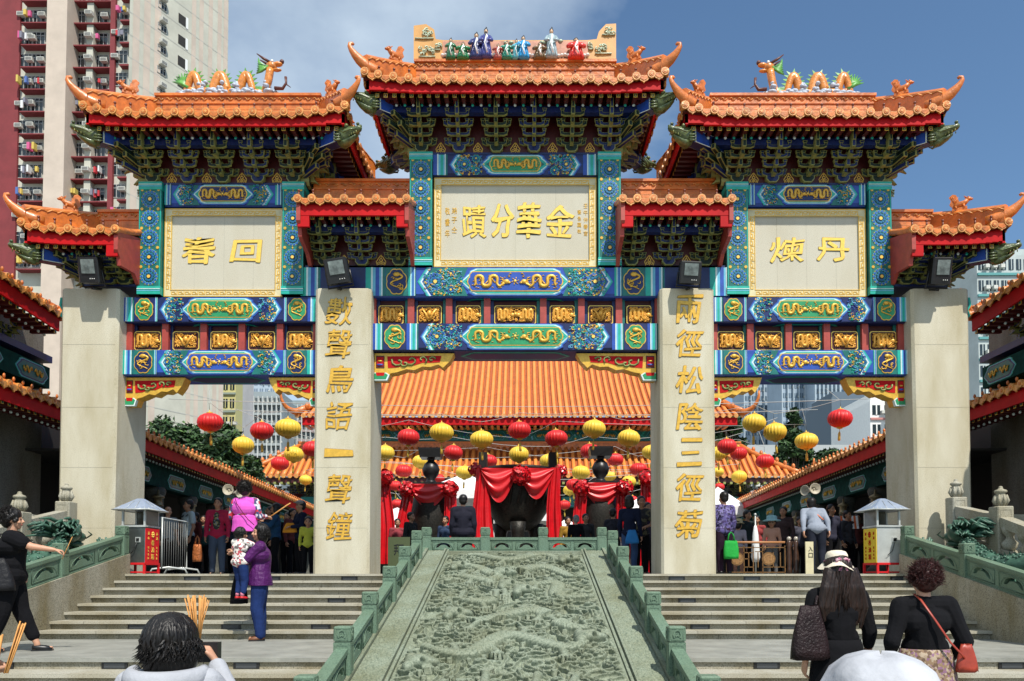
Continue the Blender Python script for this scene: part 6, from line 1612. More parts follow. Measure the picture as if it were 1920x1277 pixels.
# ---- trees
LEAF=[mat('leaf_dark',(.018,.045,.012),.6,.3,1.5),mat('leaf_mid',(.035,.085,.02),.6,.3,1.5),mat('leaf_light',(.07,.14,.03),.6,.3,1.5)]
BARK=mat('bark',(.08,.06,.04),.9,.3,4,.5,20)
def tree(px,pytop,pybot,wpx,D,label,seed,n=5200,spiky=False,leaf=.16):
    r=random.Random(seed); base=P(px,pybot,D); top=P(px,pytop,D).z; x0=base.x; zc0=max(ZF,base.z); W=wpx*D/1440/2; H=(top-zc0)
    t=thing('tree',(x0,D,ZF),label,'tree','trees behind the galleries')
    mb=MB(); mb.tube([(x0,D,ZF-.1),(x0+.1,D,ZF+(zc0-ZF)*.6),(x0,D,zc0+H*.5),(x0-.1,D,top-.3*H)],[.35,.28,.18,.05],BARK,8)
    cl=[]
    for k in range(26):
        if spiky: q=k/26; c=Vector((x0+r.uniform(-1,1)*W*(1-q)*.9,D+r.uniform(-1,1)*W*.6,zc0+H*q)); rad=W*.34*(1.1-q)+.15
        else:
            a=r.uniform(0,6.28); e=r.uniform(0,1); c=Vector((x0+W*.75*math.cos(a)*math.sqrt(1-e*.8)*r.uniform(.4,1),D+W*.6*math.sin(a)*r.uniform(.3,1),zc0+H*(.15+.72*e))); rad=r.uniform(.24,.40)*min(W,H)
        cl.append((c,rad)); mb.tube([(x0,D,lerp(ZF,c.z,.6)),tuple(c)],[.09,.03],BARK,5)
    mb.build('trunk',t)
    mb=MB()
    for k in range(n):
        c,rad=r.choice(cl); u=r.uniform(-1,1); a=r.uniform(0,6.28); q=math.sqrt(1-u*u); dd=Vector((q*math.cos(a),q*math.sin(a),u)); p=c+dd*rad*r.uniform(.55,1.1)
        t1=Vector((r.uniform(-1,1),r.uniform(-1,1),r.uniform(-.4,.7))).normalized(); t2=t1.cross(dd+Vector((.01,0,.3))).normalized(); l=leaf*r.uniform(.7,1.5)
        mb.add([p-t1*l,p+t2*l*.45,p+t1*l,p-t2*l*.45],[(0,1,2,3)],LEAF[min(2,max(0,int(r.gauss(1,.7))))])
    mb.build('crown',t)
tree(330,795,905,150,42,'broad dark green tree just left of the red lantern, left opening',1,9000)
tree(415,800,905,110,40,'bushy green tree below the large red lantern, left opening',2,8000)
tree(462,858,905,70,41,'low green tree beside the hall roof, left opening',3,4000)
tree(1362,762,870,80,62,'dark conifer behind the hall roof at the right inner pillar',4,5000,leaf=.22)
tree(1488,768,870,64,66,'pointed green tree between the yellow lanterns, right opening',5,6000,True,leaf=.24)
tree(1560,848,880,120,64,'low green tree line behind the right gallery roof',6,3500,leaf=.22)
# =====================================================================  ROOF STATUES, LAMPS, BOXES
# ---- dragons on the side ridges
ORG=mat('dragon_orange_glaze',(.62,.22,.035),.35,.3,16,.3,40,coat=.3); GRN=mat('dragon_green_glaze',(.10,.30,.05),.4,.3,14); CLW=mat('cloud_blue_white_glaze',(.42,.47,.55),.4,.25,16); BRN=mat('dark_brown_glaze',(.10,.03,.02),.4)
def roof_dragon(s):
    side='left' if s<0 else 'right'
    if s<0: xt,xh,yb=P(335,180,YC).x,P(520,180,YC).x,PZ(182,YC)
    else: xt,xh,yb=P(1608,180,YC).x,P(1432,180,YC).x,PZ(184,YC)
    zb=yb-.01; d=1 if xh>xt else -1; L_=abs(xh-xt)
    t=thing('dragon_statue',((xt+xh)/2,YC,zb),'glazed orange dragon with green fins on white clouds along the %s roof ridge'%side,'roof statue','dragon statues on the roof ridges')
    pts=[];rs=[];n=60
    for i in range(n):
        q=i/(n-1); x=xt+d*L_*(.06+.80*q); z=zb+.15+.29*max(-.2,math.sin(q*3*2*PI-.6)); pts.append((x,YC-.02*math.sin(q*9),z)); rs.append(.078*(.5+.75*math.sin(PI*min(1,q*.85+.12))))
    x,y,z=pts[-1]
    for k,(dx,dz) in enumerate(((.07,.12),(.10,.25),(.12,.38),(.13,.46))): pts.append((x+d*dx,YC-.02,z+dz)); rs.append(.075)
    mb=MB(); mb.tube(pts,rs,ORG,10); mb.build('body',t)
    mb=MB()
    for i in range(3,n):
        x,y,z=pts[i]; a=Vector(pts[i+1])-Vector(pts[i-1]); a.normalize(); nn=Vector((-a.z,0,a.x)); 
        if nn.z<0 and abs(nn.z)>.5: nn=-nn
        if nn.z<-.2: nn=-nn
        p=Vector(pts[i])+nn*rs[i]*.8; q=p+nn*.10
        mb.add([tuple(p-a*.03+Vector((0,.01,0))),tuple(p+a*.03+Vector((0,.01,0))),tuple(q),tuple(p-a*.03-Vector((0,.01,0))),tuple(p+a*.03-Vector((0,.01,0)))],[(0,1,2),(4,3,2),(0,2,3),(1,4,2)],GRN)
    mb.build('spine_fin',t)
    hx,hy,hz=pts[-1]; mb=MB()
    mb.ell((hx+d*.02,YC,hz+.07),(.11,.085,.09),ORG,10,7); mb.ell((hx+d*.14,YC,hz+.11),(.10,.06,.045),ORG,9,5); mb.ell((hx+d*.12,YC,hz-.005),(.10,.05,.03),ORG,9,5)
    mb.ell((hx+d*.22,YC,hz+.16),(.045,.045,.045),BRN,7,5)
    for k in (-1,1):
        mb.tube([(hx,YC+k*.05,hz+.12),(hx-d*.12,YC+k*.07,hz+.18),(hx-d*.24,YC+k*.09,hz+.26)],[.025,.025,.008],BRN,6)
        mb.ell((hx+d*.05,YC+k*.07,hz+.13),(.03,.02,.03),WHITE,6,4)
    for k in range(9):
        a=-.9+.22*k; mb.tube([(hx-d*.03,YC-.05+.012*k,hz+.04),(hx-d*(.16+.01*k),YC-.06+.014*k,hz+.06+.16*math.sin(a)),(hx-d*.26,YC-.06+.014*k,hz+.08+.26*math.sin(a))],[.03,.028,.005],GRN,5)
    mb.build('head',t)
    mb=MB()
    for k in range(9):
        a=.35+.25*k; mb.tube([(xt+d*.20,YC+.01*k-.04,zb+.16),(xt+d*.10-d*.12*math.cos(a)*.4,YC+.01*k-.04,zb+.24+.05*math.sin(a)),(xt+d*.10-d*.30*math.cos(a)*.8,YC,zb+.22+.27*math.sin(a))],[.045,.04,.006],GRN,5)
    mb.tube([(xt+d*.1,YC,zb+.25),(xt+d*.2,YC,zb+.15),(xt+d*.33,YC,zb+.14)],[.03,.05,.055],ORG,7); mb.build('tail',t)
    r=random.Random(5); mb=MB()
    for k in range(150):
        x=xt+d*L_*r.uniform(.02,1.0); mb.ell((x,YC+r.uniform(-.08,.05),zb+.03+r.uniform(0,.06)+.03*math.sin(k)),(r.uniform(.05,.10),.07,r.uniform(.03,.05)),CLW,7,4)
    for q in (.22,.45,.62,.98):
        x=xt+d*L_*q*.86+d*.06*L_
        for j in range(7): mb.ell((x+r.uniform(-.06,.06),YC-.03+r.uniform(-.05,.05),zb+.16+r.uniform(-.06,.14)),(.05,.06,.04),CLW,7,4)
    mb.build('cloud_base',t)
    mb=MB(); mb.tube([(xh-d*.02,YC-.1,zb+.12),(xh+d*.14,YC-.12,zb+.10),(xh+d*.2,YC-.1,zb+.22),(xh+d*.19,YC-.1,zb+.34)],[.035,.03,.022,.03],BRN,6)
    for k in range(3): mb.tube([(xh+d*.2,YC-.1,zb+.2),(xh+d*(.24+.02*k),YC-.12+.03*k,zb+.16)],[.015,.006],BRN,4)
    mb.build('claw',t)
for s in (-1,1): roof_dragon(s)
# ---- glazed immortals on the pediment
def col(n,c): return mat('glaze_'+n,c,.35,.2,20,coat=.4)
FIG=[(845,112,72,.10,'green',(.02,.16,.07),'crouching figure beside a small cave'),(868,112,80,.13,'dark green',(.02,.22,.08),'bent figure in green with a white sash'),(893,112,62,.14,'navy',(.03,.04,.16),'figure in navy with a tall hat'),(911,110,53,.13,'indigo',(.05,.06,.25),'tall bearded figure in indigo robes'),(934,112,83,.10,'rose',(.42,.10,.08),'small figure in rose robes'),(950,112,78,.12,'teal',(.02,.25,.17),'figure holding a large green leaf'),(968,112,74,.09,'aqua',(.10,.42,.48),'small aqua robed attendant'),(981,112,68,.13,'sky blue',(.02,.30,.62),'standing figure in bright blue robes'),(1012,112,80,.13,'brown',(.16,.10,.04),'brown figure with a deer'),(1034,110,53,.13,'pale blue',(.33,.43,.46),'tall slender figure in pale blue robes'),(1080,112,72,.17,'scarlet',(.65,.03,.02),'seated figure in scarlet robes')]
SKB=mat('glaze_skin',(.45,.28,.16),.4); BLKG=mat('glaze_black',(.015,.013,.012),.3)
for px,yb,yt,w_,cn,c,lab in FIG:
    b=P(px,yb,YC-.17); H=PZ(yt,YC-.17)-b.z; r=random.Random(px); m=col(cn.replace(' ','_'),c)
    t=thing('immortal_statue',tuple(b),'small glazed %s on the top ridge panel'%lab,'roof statue','glazed figures along the top ridge')
    mb=MB(); W=w_*1.45
    mb.lathe([(W*.62,0),(W*.66,H*.12),(W*.5,H*.42),(W*.42,H*.62),(W*.46,H*.72),(W*.22,H*.80),(W*.12,H*.82)],m,tuple(b),14,sy=.7)
    for k in (-1,1): mb.tube([(b.x+k*W*.4,b.y,b.z+H*.72),(b.x+k*W*.62,b.y-.05,b.z+H*.55),(b.x+k*W*.25,b.y-.11,b.z+H*.5)],[W*.16,W*.17,W*.14],m,7)
    for k in range(5): mb.tube([(b.x+W*(-.4+.2*k),b.y-W*.42,b.z+.01),(b.x+W*(-.25+.13*k),b.y-W*.34,b.z+H*.45)],W*.05,m,4)
    mb.build('robe',t); mb=MB(); mb.ell((b.x,b.y,b.z+H*.87),(W*.20,W*.20,H*.10),SKB,10,7); mb.build('head',t)
    mb=MB(); mb.ell((b.x,b.y+.012,b.z+H*.93),(W*.22,W*.22,H*.075),BLKG,9,6); mb.tube([(b.x,b.y,b.z+H*.96),(b.x+.01,b.y,b.z+H*1.03)],[W*.1,W*.07],BLKG,6)
    if 'beard' in lab: mb.tube([(b.x,b.y-W*.2,b.z+H*.82),(b.x,b.y-W*.36,b.z+H*.68)],[W*.12,W*.05],BLKG,6)
    mb.build('hair',t)
    mb=MB(); mb.tube([(b.x+W*.1,b.y-W*.45,b.z+H*.7),(b.x-W*.1,b.y-W*.6,b.z+H*.4),(b.x+W*.15,b.y-W*.62,b.z+H*.08)],W*.07,WHITE,5); mb.build('sash',t)
# ---- floodlights
LENS=mat('floodlight_lens',(.16,.19,.18),.35,.5,6,spec=.5)
for px,py,w_,h_,tilt,D,lab in ((168,506,44,54,.0,13.62,'black floodlight above the left outer pillar'),(632,508,50,52,-.16,13.70,'black tilted floodlight above the left inner pillar'),(1294,511,46,46,.05,13.70,'black floodlight above the right inner pillar'),(1764,508,42,56,.0,13.62,'black floodlight above the right outer pillar')):
    c=P(px,py,D); s_=1440/D; W=w_/s_*.88; H=h_/s_*.88
    t=thing('floodlight',(c.x,c.y,c.z-H/2),lab,'floodlight','floodlights above the pillars')
    M=Matrix.Translation(c)@Matrix.Rotation(tilt,4,'Y')@Matrix.Rotation(R(14),4,'X')
    mb=MB(); mb.bbox(-W/2,W/2,-.06,.16,-H/2,H/2,BLACK,.02,M); 
    for k in range(6): mb.box(-W/2+.03,W/2-.03,.16,.22,-H/2+.05+k*H*.14,-H/2+.07+k*H*.14,BLACK,M)
    h=mb.build('housing',t); mb=MB(); mb.box(-W*.30,W*.34,-.075,-.062,-H*.16,H*.38,LENS,M); mb.build('lens',t)
    mb=MB(); mb.tube([tuple(M@Vector((-W/2-.01,.05,0))),tuple(M@Vector((-W/2-.02,.1,-H*.62))),tuple(M@Vector((W/2+.02,.1,-H*.62))),tuple(M@Vector((W/2+.01,.05,0)))],.018,BLACK,5)
    foot=Vector((c.x,c.y+.10,c.z-H*.66)); mb.tube([tuple(foot),(foot.x,14.1,PZ(541,YP)+.02)],.025,BLACK,6); mb.build('bracket',t)
    mb=MB()
    for k in range(3): mb.ell(tuple(M@Vector((W*(.08+.1*k),-.07,-H*.36))),.010,WHITE,5,4)
    mb.build('screws',t)
# ---- incense oil boxes
STEEL=mat('stainless_steel',(.17,.19,.185),.32,.15,5,metal=.8); STEELL=mat('pale_steel',(.50,.52,.50),.4,.1,5,metal=.3); GLS=mat('smoked_glass',(.10,.10,.08),.1,.1,3,spec=.8); REDS=mat('red_sign',(.60,.01,.015),.5); YELS=mat('yellow_sign',(.72,.50,.03),.5); ROOFG=mat('tinted_roof_panel',(.24,.29,.38),.3,.1,6)
def booth(px,D,ang,sign,lab,s):
    c=P(px,1070,D); x,y=c.x,D; z=ZF; t=thing('donation_box',(x,y,z),lab,'donation box','roofed donation boxes by the pillars')
    M=Matrix.Translation((x,y,z))@Matrix.Rotation(ang,4,'Z'); a=.25; 
    mb=MB()
    for i in (-1,1):
        for j in (-1,1): mb.box(i*a-.02,i*a+.02,j*a-.02,j*a+.02,0,.2,REDS,M)
    mb.box(-a-.02,a+.02,-a-.02,a+.02,.18,.22,REDS,M); mb.box(-a,a,-a,a,.02,.05,REDS,M); mb.build('red_frame',t)
    mb=MB(); mb.bbox(-a,a,-a,a,.22,.92,STEEL if s<0 else STEELL,.01,M); mb.box(-a-.02,a+.02,-a-.02,a+.02,.92,.955,STEELL,M); mb.build('cabinet',t)
    mb=MB()
    for i in (-1,1):
        for j in (-1,1): mb.box(i*(a-.02)-.018,i*(a-.02)+.018,j*(a-.02)-.018,j*(a-.02)+.018,.955,1.26,STEELL,M)
    mb.box(-a+.03,a-.03,-a+.03,a-.03,.955,.97,BLACK,M); mb.build('lantern_frame',t)
    mb=MB(); mb.box(-a+.01,a-.01,a-.025,a-.02,.96,1.26,GLS,M); mb.box(a*(-s)*1-.003,a*(-s)*1+.003,-a+.04,a-.04,.96,1.26,GLS,M); mb.build('glass_pane',t)
    mb=MB(); e=a+.13
    v=[(-e,-e,1.26),(e,-e,1.26),(e,e,1.26),(-e,e,1.26),(-.05,-.05,1.50),(.05,-.05,1.50),(.05,.05,1.50),(-.05,.05,1.50)]
    mb.add([M@Vector(q) for q in v],[(3,2,1,0),(0,1,5,4),(1,2,6,5),(2,3,7,6),(3,0,4,7),(4,5,6,7)],ROOFG)
    for q in range(4):
        Mq=M@Matrix.Rotation(q*PI/2,4,'Z')
        for k in range(-3,4):
            if k: mb.tube([Mq@Vector((k*.10,-e,1.265)),Mq@Vector((k*.10*(.55),-e*.35+0,1.45))] if abs(k)<2 else [Mq@Vector((k*.10,-e,1.265)),Mq@Vector((k*.08,-e+.13*(4-abs(k)),1.285+.06*(4-abs(k))))],.005,STEELL,4)
        mb.tube([Mq@Vector((-e,-e,1.26)),Mq@Vector((e,-e,1.26))],.012,STEELL,4)
    mb.build('roof',t)
    mb=MB(); mb.box(.06,.16,-a-.02,-a,.62,.72,STEELL,M); mb.box(.08,.14,-a-.03,-a-.02,.64,.70,BLACK,M); mb.tube([M@Vector((.1,-a-.03,.62)),M@Vector((.04,-a-.05,.45)),M@Vector((-.06,-a-.04,.36))],.008,BLACK,4); mb.build('latch',t)
    sg=-s  # sign on the side facing the stairs
    mb=MB(); m_=REDS if sign=='r' else YELS; xx=sg*(a+.001)
    mb.box(min(xx,xx+sg*.012),max(xx,xx+sg*.012),-a+.01,a-.01,.22,.90,m_,M); so_=mb.build('sign_board',t)
    tm=GOLDL if sign=='r' else FASC
    rot=ang+(PI/2 if sg>0 else -PI/2)
    def put(ch,u,zz_,sz_):
        me=glyph(ch,sz_,.006); me.materials.clear(); me.materials.append(tm)
        w_=M@Vector((xx+sg*.018,u if sg>0 else -u,zz_)); inst('sign_character',me,so_,tuple(w_),rot)
    for i,ch in enumerate('香油箱'): put(ch,0,.62-.14*i,(.10,.11))
    for i,ch in enumerate('誠心'): put(ch,-.15,.80-.09*i,(.05,.06))
    for i,ch in enumerate('添油'): put(ch,.15,.80-.09*i,(.05,.06))
    for i,ch in enumerate('福有攸歸'): put(ch,.15,.52-.07*i,(.035,.045)); put(ch,-.15,.52-.07*i,(.035,.045))
    mb=MB()
    for k in range(8):
        aa=k*PI/4; mb.ell(tuple(M@Vector((xx+sg*.02,.035*math.cos(aa),.78+.045*math.sin(aa)))),(.014,.014,.016),tm,6,4)
    mb.ell(tuple(M@Vector((xx+sg*.02,0,.78))),(.018,.018,.018),tm,6,4); mb.build('emblem',so_); t.scale=(.88,.88,.90)
booth(262,13.75,R(-5),'r','steel donation box with glass lantern top and red sign, beside the left outer pillar',-1)
booth(1655,13.75,R(5),'y','pale steel donation box with glass lantern top and yellow sign, beside the right outer pillar',1)
# ---- barriers, posts, signs, tents, umbrella
t=thing('crowd_barrier',(PX(325,1060,15.2),15.2,ZF),'bare steel crowd barrier standing beside the red signed box','barrier')
xa,xb=PX(303,1060,14.9),PX(350,1060,16.0); mb=MB()
fr=[(xa,14.9,ZF+.12),(xa,14.9,ZF+1.1),(xb,16.0,ZF+1.1),(xb,16.0,ZF+.12),(xa,14.9,ZF+.12)]; mb.tube(fr,.018,STEELL,6); mb.build('frame',t)
mb=MB()
for k in range(1,11): q=k/11; mb.tube([(lerp(xa,xb,q),lerp(14.9,16,q),ZF+.12),(lerp(xa,xb,q),lerp(14.9,16,q),ZF+1.1)],.006,mat('dull_steel',(.22,.22,.21),.5),4)
mb.build('bars',t); mb=MB()
for x,y in ((xa+.1,14.98),(xb-.05,15.9)): mb.tube([(x-.3,y-.15,ZF+.01),(x-.26,y-.13,ZF+.1),(x,y,ZF+.14),(x+.26,y+.13,ZF+.1),(x+.3,y+.15,ZF+.01)],.02,STEELL,6)
mb.build('feet',t)
BRZ=mat('bronze_lattice',(.20,.10,.03),.45,.2,12,metal=.3); WOODB=mat('dark_turned_wood',(.05,.022,.012),.35,.3,8)
t=thing('lattice_fence',(PX(1418,1060,14.9),14.9,ZF),'bronze lattice fence with two round medallions at the top of the right stairs','fence')
xa,xb=PX(1362,1060,14.9),PX(1472,1060,14.9); mb=MB(); top=ZF+.62
mb.tube([(xa,14.9,top),(xb,14.9,top)],.022,mat('pale_wood_rail',(.40,.18,.07),.5),8); mb.build('handrail',t); mb=MB()
def bar(a,b,c,d): mb.box(xa+a-.008,xa+b+.008,14.89,14.91,ZF+c-.008,ZF+d+.008,BRZ)
W=xb-xa
for u in (0,W*.30,W*.46,W*.62,W): bar(u,u,.02,.55)
for a,b,c in ((0,W,.04),(0,W,.52),(0,W*.1,.3),(W*.3,W*.46,.14),(W*.3,W*.46,.42),(W*.3,W*.38,.3),(W*.62,W,.14),(W*.5,W*.62,.44)): bar(a,b,c,c)
for u in (W*.38,W*.08,W*.54,W*.92,W*.8): bar(u,u,.14,.42)
mb.build('lattice',t)
for u in (W*.18,W*.72):
    mb=MB(); mb.disc(xa+u,ZF+.30,.13,14.885,.03,BRZ,24); mb.disc(xa+u,ZF+.30,.105,14.88,.03,mat('bronze_medallion',(.26,.13,.04),.5,.4,40,.6,60),20); mb.build('medallion',t)
for k,px in enumerate((1480,1493)):
    x=PX(px,1060,14.9); t=thing('wooden_post',(x,14.9,ZF),'%s of two dark turned wooden posts by the lattice fence'%('left' if k==0 else 'right'),'post','dark wooden posts at the top of the right stairs')
    mb=MB(); mb.lathe([(.05,0),(.05,.1),(.04,.14),(.055,.3),(.04,.5),(.05,.62),(.03,.66)],WOODB,(x,14.9,ZF),12); mb.build('shaft',t); mb=MB(); mb.ell((x,14.9,ZF+.69),.045,mat('ball_cap',(.4,.35,.28),.2,spec=.9),10,7); mb.build('ball_cap',t)
x=PX(1518,1045,14.6); t=thing('sign_board',(x,14.6,ZF),'narrow cream sign board with black characters beside the leaning man','sign')
mb=MB(); mb.box(x-.075,x+.075,14.6,14.63,ZF,ZF+.62,mat('cream_board',(.60,.54,.34),.6,.1,6)); b_=mb.build('board',t)
for i,ch in enumerate('入口'): inst('sign_character',glyph(ch,(.08,.09),.01),b_,(x+.02,14.597,ZF+.48-.12*i)).data.materials.append(BLACK)
x=PX(748,1022,15.4); t=thing('sign_board',(x,15.4,ZF),'dark green sign with a black character behind the ramp posts','sign')
mb=MB(); mb.box(x-.22,x+.22,15.4,15.44,ZF+.1,ZF+.75,mat('olive_board',(.06,.08,.03),.6)); b_=mb.build('board',t)
inst('sign_character',glyph('拜',(.20,.22),.01),b_,(x,15.396,ZF+.50)).data.materials.append(BLACK)
# white tents
TENT=mat('white_canvas',(.75,.75,.74),.7,.05,2)
for k,(px,py,D,w_,lab) in enumerate(((745,985,30,3.4,'white peaked canopy tent seen left of the left vase'),(872,918,33,3.4,'white peaked canopy tent between the left vase and the central burner'),(1195,965,33,2.6,'white canopy tent behind the two people at the right'),(1062,1005,30,2.2,'low white canopy tent right of the central burner'),(985,960,38,3,'white canopy tent glimpsed under the central burner'),(1346,944,32,1.9,'white canopy tent beside the right inner pillar'))):
    c=P(px,py,D); t=thing('canopy_tent',(c.x,D,ZF),lab,'tent','white canopy tents in the courtyard')
    mb=MB(); h=w_/2; zt_=c.z+.35; v=[(c.x-h,D-h,zt_-.55),(c.x+h,D-h,zt_-.55),(c.x+h,D+h,zt_-.55),(c.x-h,D+h,zt_-.55),(c.x,D,zt_+.35),(c.x-h,D-h,zt_-.9),(c.x+h,D-h,zt_-.9),(c.x+h,D+h,zt_-.9),(c.x-h,D+h,zt_-.9)]
    mb.add(v,[(0,1,4),(1,2,4),(2,3,4),(3,0,4),(5,6,1,0),(6,7,2,1),(7,8,3,2),(8,5,0,3)],TENT); mb.build('canopy',t)
    for i in (-1,1):
        for j in (-1,1): mb=MB(); mb.tube([(c.x+i*h,D+j*h,ZF),(c.x+i*h,D+j*h,zt_-.55)],.03,TGY,5); mb.build('leg',t)
x=PX(1417,1050,15.6); t=thing('folded_umbrella',(x,15.6,ZF),'tall folded white parasol standing behind the lattice fence','umbrella')
mb=MB(); mb.lathe([(.05,.25),(.075,.35),(.05,.8),(.03,.95),(.015,1.0)],TENT,(x,15.6,ZF),10,lobes=8,la=.25); mb.build('canopy',t); mb=MB(); mb.tube([(x,15.6,ZF),(x,15.6,ZF+1.2)],.015,STEELL,5); mb.ell((x,15.6,ZF+1.22),.03,STEELL,6,4); mb.build('pole',t)
# loudspeakers under the gallery eaves
HRN=mat('loudspeaker_cream',(.50,.46,.36),.5)
for px,py,D,s,lab in ((430,919,20.5,1,'cream horn loudspeaker under the left gallery eave, facing the camera'),(446,925,21.5,1,'cream horn loudspeaker under the left gallery eave, pointing right'),(1526,917,20.5,-1,'cream horn loudspeaker under the right gallery eave, facing the camera'),(1513,920,21.5,-1,'cream horn loudspeaker under the right gallery eave, pointing left')):
    c=P(px,py,D); t=thing('loudspeaker',tuple(c),lab,'loudspeaker','horn loudspeakers on the galleries'); M=Matrix.Translation(c)@Matrix.Rotation(PI/2 if 'camera' in lab else PI/2,4,'X')@Matrix.Rotation(0 if 'camera' in lab else s*1.0,4,'Y')
    mb=MB(); mb.lathe([(.05,-.22),(.06,-.1),(.10,.02),(.15,.10),(.14,.10),(.06,0),(.02,.02)],HRN,(0,0,0),14,M=M); mb.ell(tuple(M@Vector((0,0,.0))),.035,HRN,7,5); mb.build('horn',t)
# notice plate on the left side hall wall
x=-10.54; y=14.72; z=PZ(887,14.9); t=thing('notice_plate',(x,y,z),'small red and white notice plate on the dark wall of the left side hall','sign')
mb=MB(); mb.box(x,x+.02,y-.05,y+.16,z-.14,z+.14,FASC); mb.box(x+.02,x+.024,y-.02,y+.12,z-.08,z+.08,WHITE); mb.box(x,x+.02,y-.35,y-.12,z-.08,z+.03,mat('grey_socket',(.3,.28,.24),.6)); mb.build('plate',t)
# =====================================================================  PEOPLE
SKIN=mat('skin_warm',(.50,.26,.16),.5,.08,8); SKIN2=mat('skin_tan',(.36,.18,.10),.5,.08,8)
HAIR=hairmat('black_hair',(.009,.007,.006)); HAIRB=hairmat('dark_brown_hair',(.020,.010,.007)); HAIRR=hairmat('dark_auburn_hair',(.040,.008,.007)); HAIRG=hairmat('grey_hair',(.2,.2,.2),.6)
def fab(name,c,v=.10,b=.45,bs=14,r=.85): return mat('cloth_'+name,c,r,v,5,b,bs,spec=.2)
def pattern(name,cols,scale=26,rough=.8):
    n='cloth_'+name
    if n in MATS: return MATS[n]
    m=bpy.data.materials.new(n); MATS[n]=m; m.use_nodes=True; nn=m.node_tree.nodes; l=m.node_tree.links; b=nn['Principled BSDF']; b.inputs['Roughness'].default_value=rough
    t=nn.new('ShaderNodeTexCoord'); v=nn.new('ShaderNodeTexVoronoi'); v.inputs['Scale'].default_value=scale; l.new(t.outputs['Object'],v.inputs[0])
    s=nn.new('ShaderNodeSeparateColor'); l.new(v.outputs['Color'],s.inputs[0]); r=nn.new('ShaderNodeValToRGB'); r.color_ramp.interpolation='CONSTANT'; e=r.color_ramp.elements
    e[0].position=0; e[0].color=(*cols[0],1); e[1].position=1/len(cols); e[1].color=(*cols[1],1)
    for i in range(2,len(cols)): k=e.new(i/len(cols)); k.color=(*cols[i],1)
    l.new(s.outputs[0],r.inputs[0]); l.new(r.outputs[0],b.inputs['Base Color']); return m
def fuse(mb,name,parent,m,vox,smooth=6,fold=0,fs=9,origin=None):
    """one continuous skin over overlapping closed lobes"""
    base=root_loc(parent); me=mb.mesh(name,(0,0,0)); tmp=bpy.data.objects.new('tmp',me); sc.collection.objects.link(tmp)
    md=tmp.modifiers.new('r','REMESH'); md.mode='VOXEL'; md.voxel_size=vox; md.use_smooth_shade=True
    m2=tmp.modifiers.new('s','SMOOTH'); m2.factor=.5; m2.iterations=smooth
    bpy.context.view_layer.update(); dg=bpy.context.evaluated_depsgraph_get(); out=bpy.data.meshes.new_from_object(tmp.evaluated_get(dg)); bpy.data.objects.remove(tmp); bpy.data.meshes.remove(me)
    out.materials.clear(); out.materials.append(m); out.name=name
    if fold:
        n=len(out.vertices); co=np.empty(n*3); no=np.empty(n*3); out.vertices.foreach_get('co',co); out.vertices.foreach_get('normal',no); co=co.reshape(-1,3); no=no.reshape(-1,3)
        a=co*fs; d=np.sin(a[:,2]*2.2+2.0*np.sin(a[:,0]*1.1+1.3)+a[:,1])*.6+np.sin(a[:,0]*2.7-a[:,2]*1.4+np.sin(a[:,1]*2))*.5
        co+=no*(d*fold)[:,None]; out.vertices.foreach_set('co',co.ravel())
    out.polygons.foreach_set('use_smooth',[True]*len(out.polygons)); out.update()
    o=bpy.data.objects.new(name,out); sc.collection.objects.link(o); o.parent=parent; return o
def cap(mb,a,b,ra,rb,n=10,fl=1):
    a=Vector(a);b=Vector(b); d=(b-a); 
    if d.length<1e-4: return
    mb.tube([a,a.lerp(b,.33),a.lerp(b,.66),b],[ra,lerp(ra,rb,.33),lerp(ra,rb,.66),rb],SKIN,n,fl); mb.ell(a,ra,SKIN,n,6); mb.ell(b,rb,SKIN,n,6)
def hand(mb,w,d,up,sc_=1.0,curl=.6,side=1):
    """palm and five fingers at wrist w, pointing along d; up = back of hand"""
    d=Vector(d).normalized(); up=Vector(up); up=(up-d*up.dot(d)).normalized(); l=d.cross(up)*side; w=Vector(w)
    L_=.085*sc_; 
    for q in (-.028,-.010,.010,.028): mb.tube([w+l*q*.5*sc_,w+d*L_*.5+l*q*sc_,w+d*L_+l*q*sc_],[.017*sc_,.016*sc_,.013*sc_],SKIN,7); mb.ell(w+d*L_+l*q*sc_,.012*sc_,SKIN,7,5)
    for q,fl in ((-.030,.060),(-.010,.072),(.010,.078),(.030,.068)):
        p=w+d*L_+l*q*sc_; pts=[p]; dr=Vector(d); 
        for k,seg in enumerate((.42,.33,.25)):
            ang=curl*(.8 if k==0 else 1.0); dr=(dr*math.cos(ang)-up*math.sin(ang)).normalized() if k==0 else (dr-up*math.sin(ang)*.9*(1 if dr.dot(d)>-.3 else 0)-d*math.sin(ang)*.5*k).normalized()
            pts.append(pts[-1]+dr*fl*seg*sc_)
        mb.tube(pts,[.0095*sc_,.009*sc_,.0085*sc_,.007*sc_],SKIN,7)
        for p_ in pts[1:]: mb.ell(p_,.0080*sc_,SKIN,6,4)
    th=[w+d*.02*sc_+l*.022*sc_,w+d*.05*sc_+l*.050*sc_-up*.012*sc_,w+d*.078*sc_+l*.056*sc_-up*.030*sc_,w+d*.10*sc_+l*.050*sc_-up*.042*sc_]
    mb.tube(th,[.016*sc_,.013*sc_,.011*sc_,.008*sc_],SKIN,7); mb.ell(th[-1],.008*sc_,SKIN,6,4)
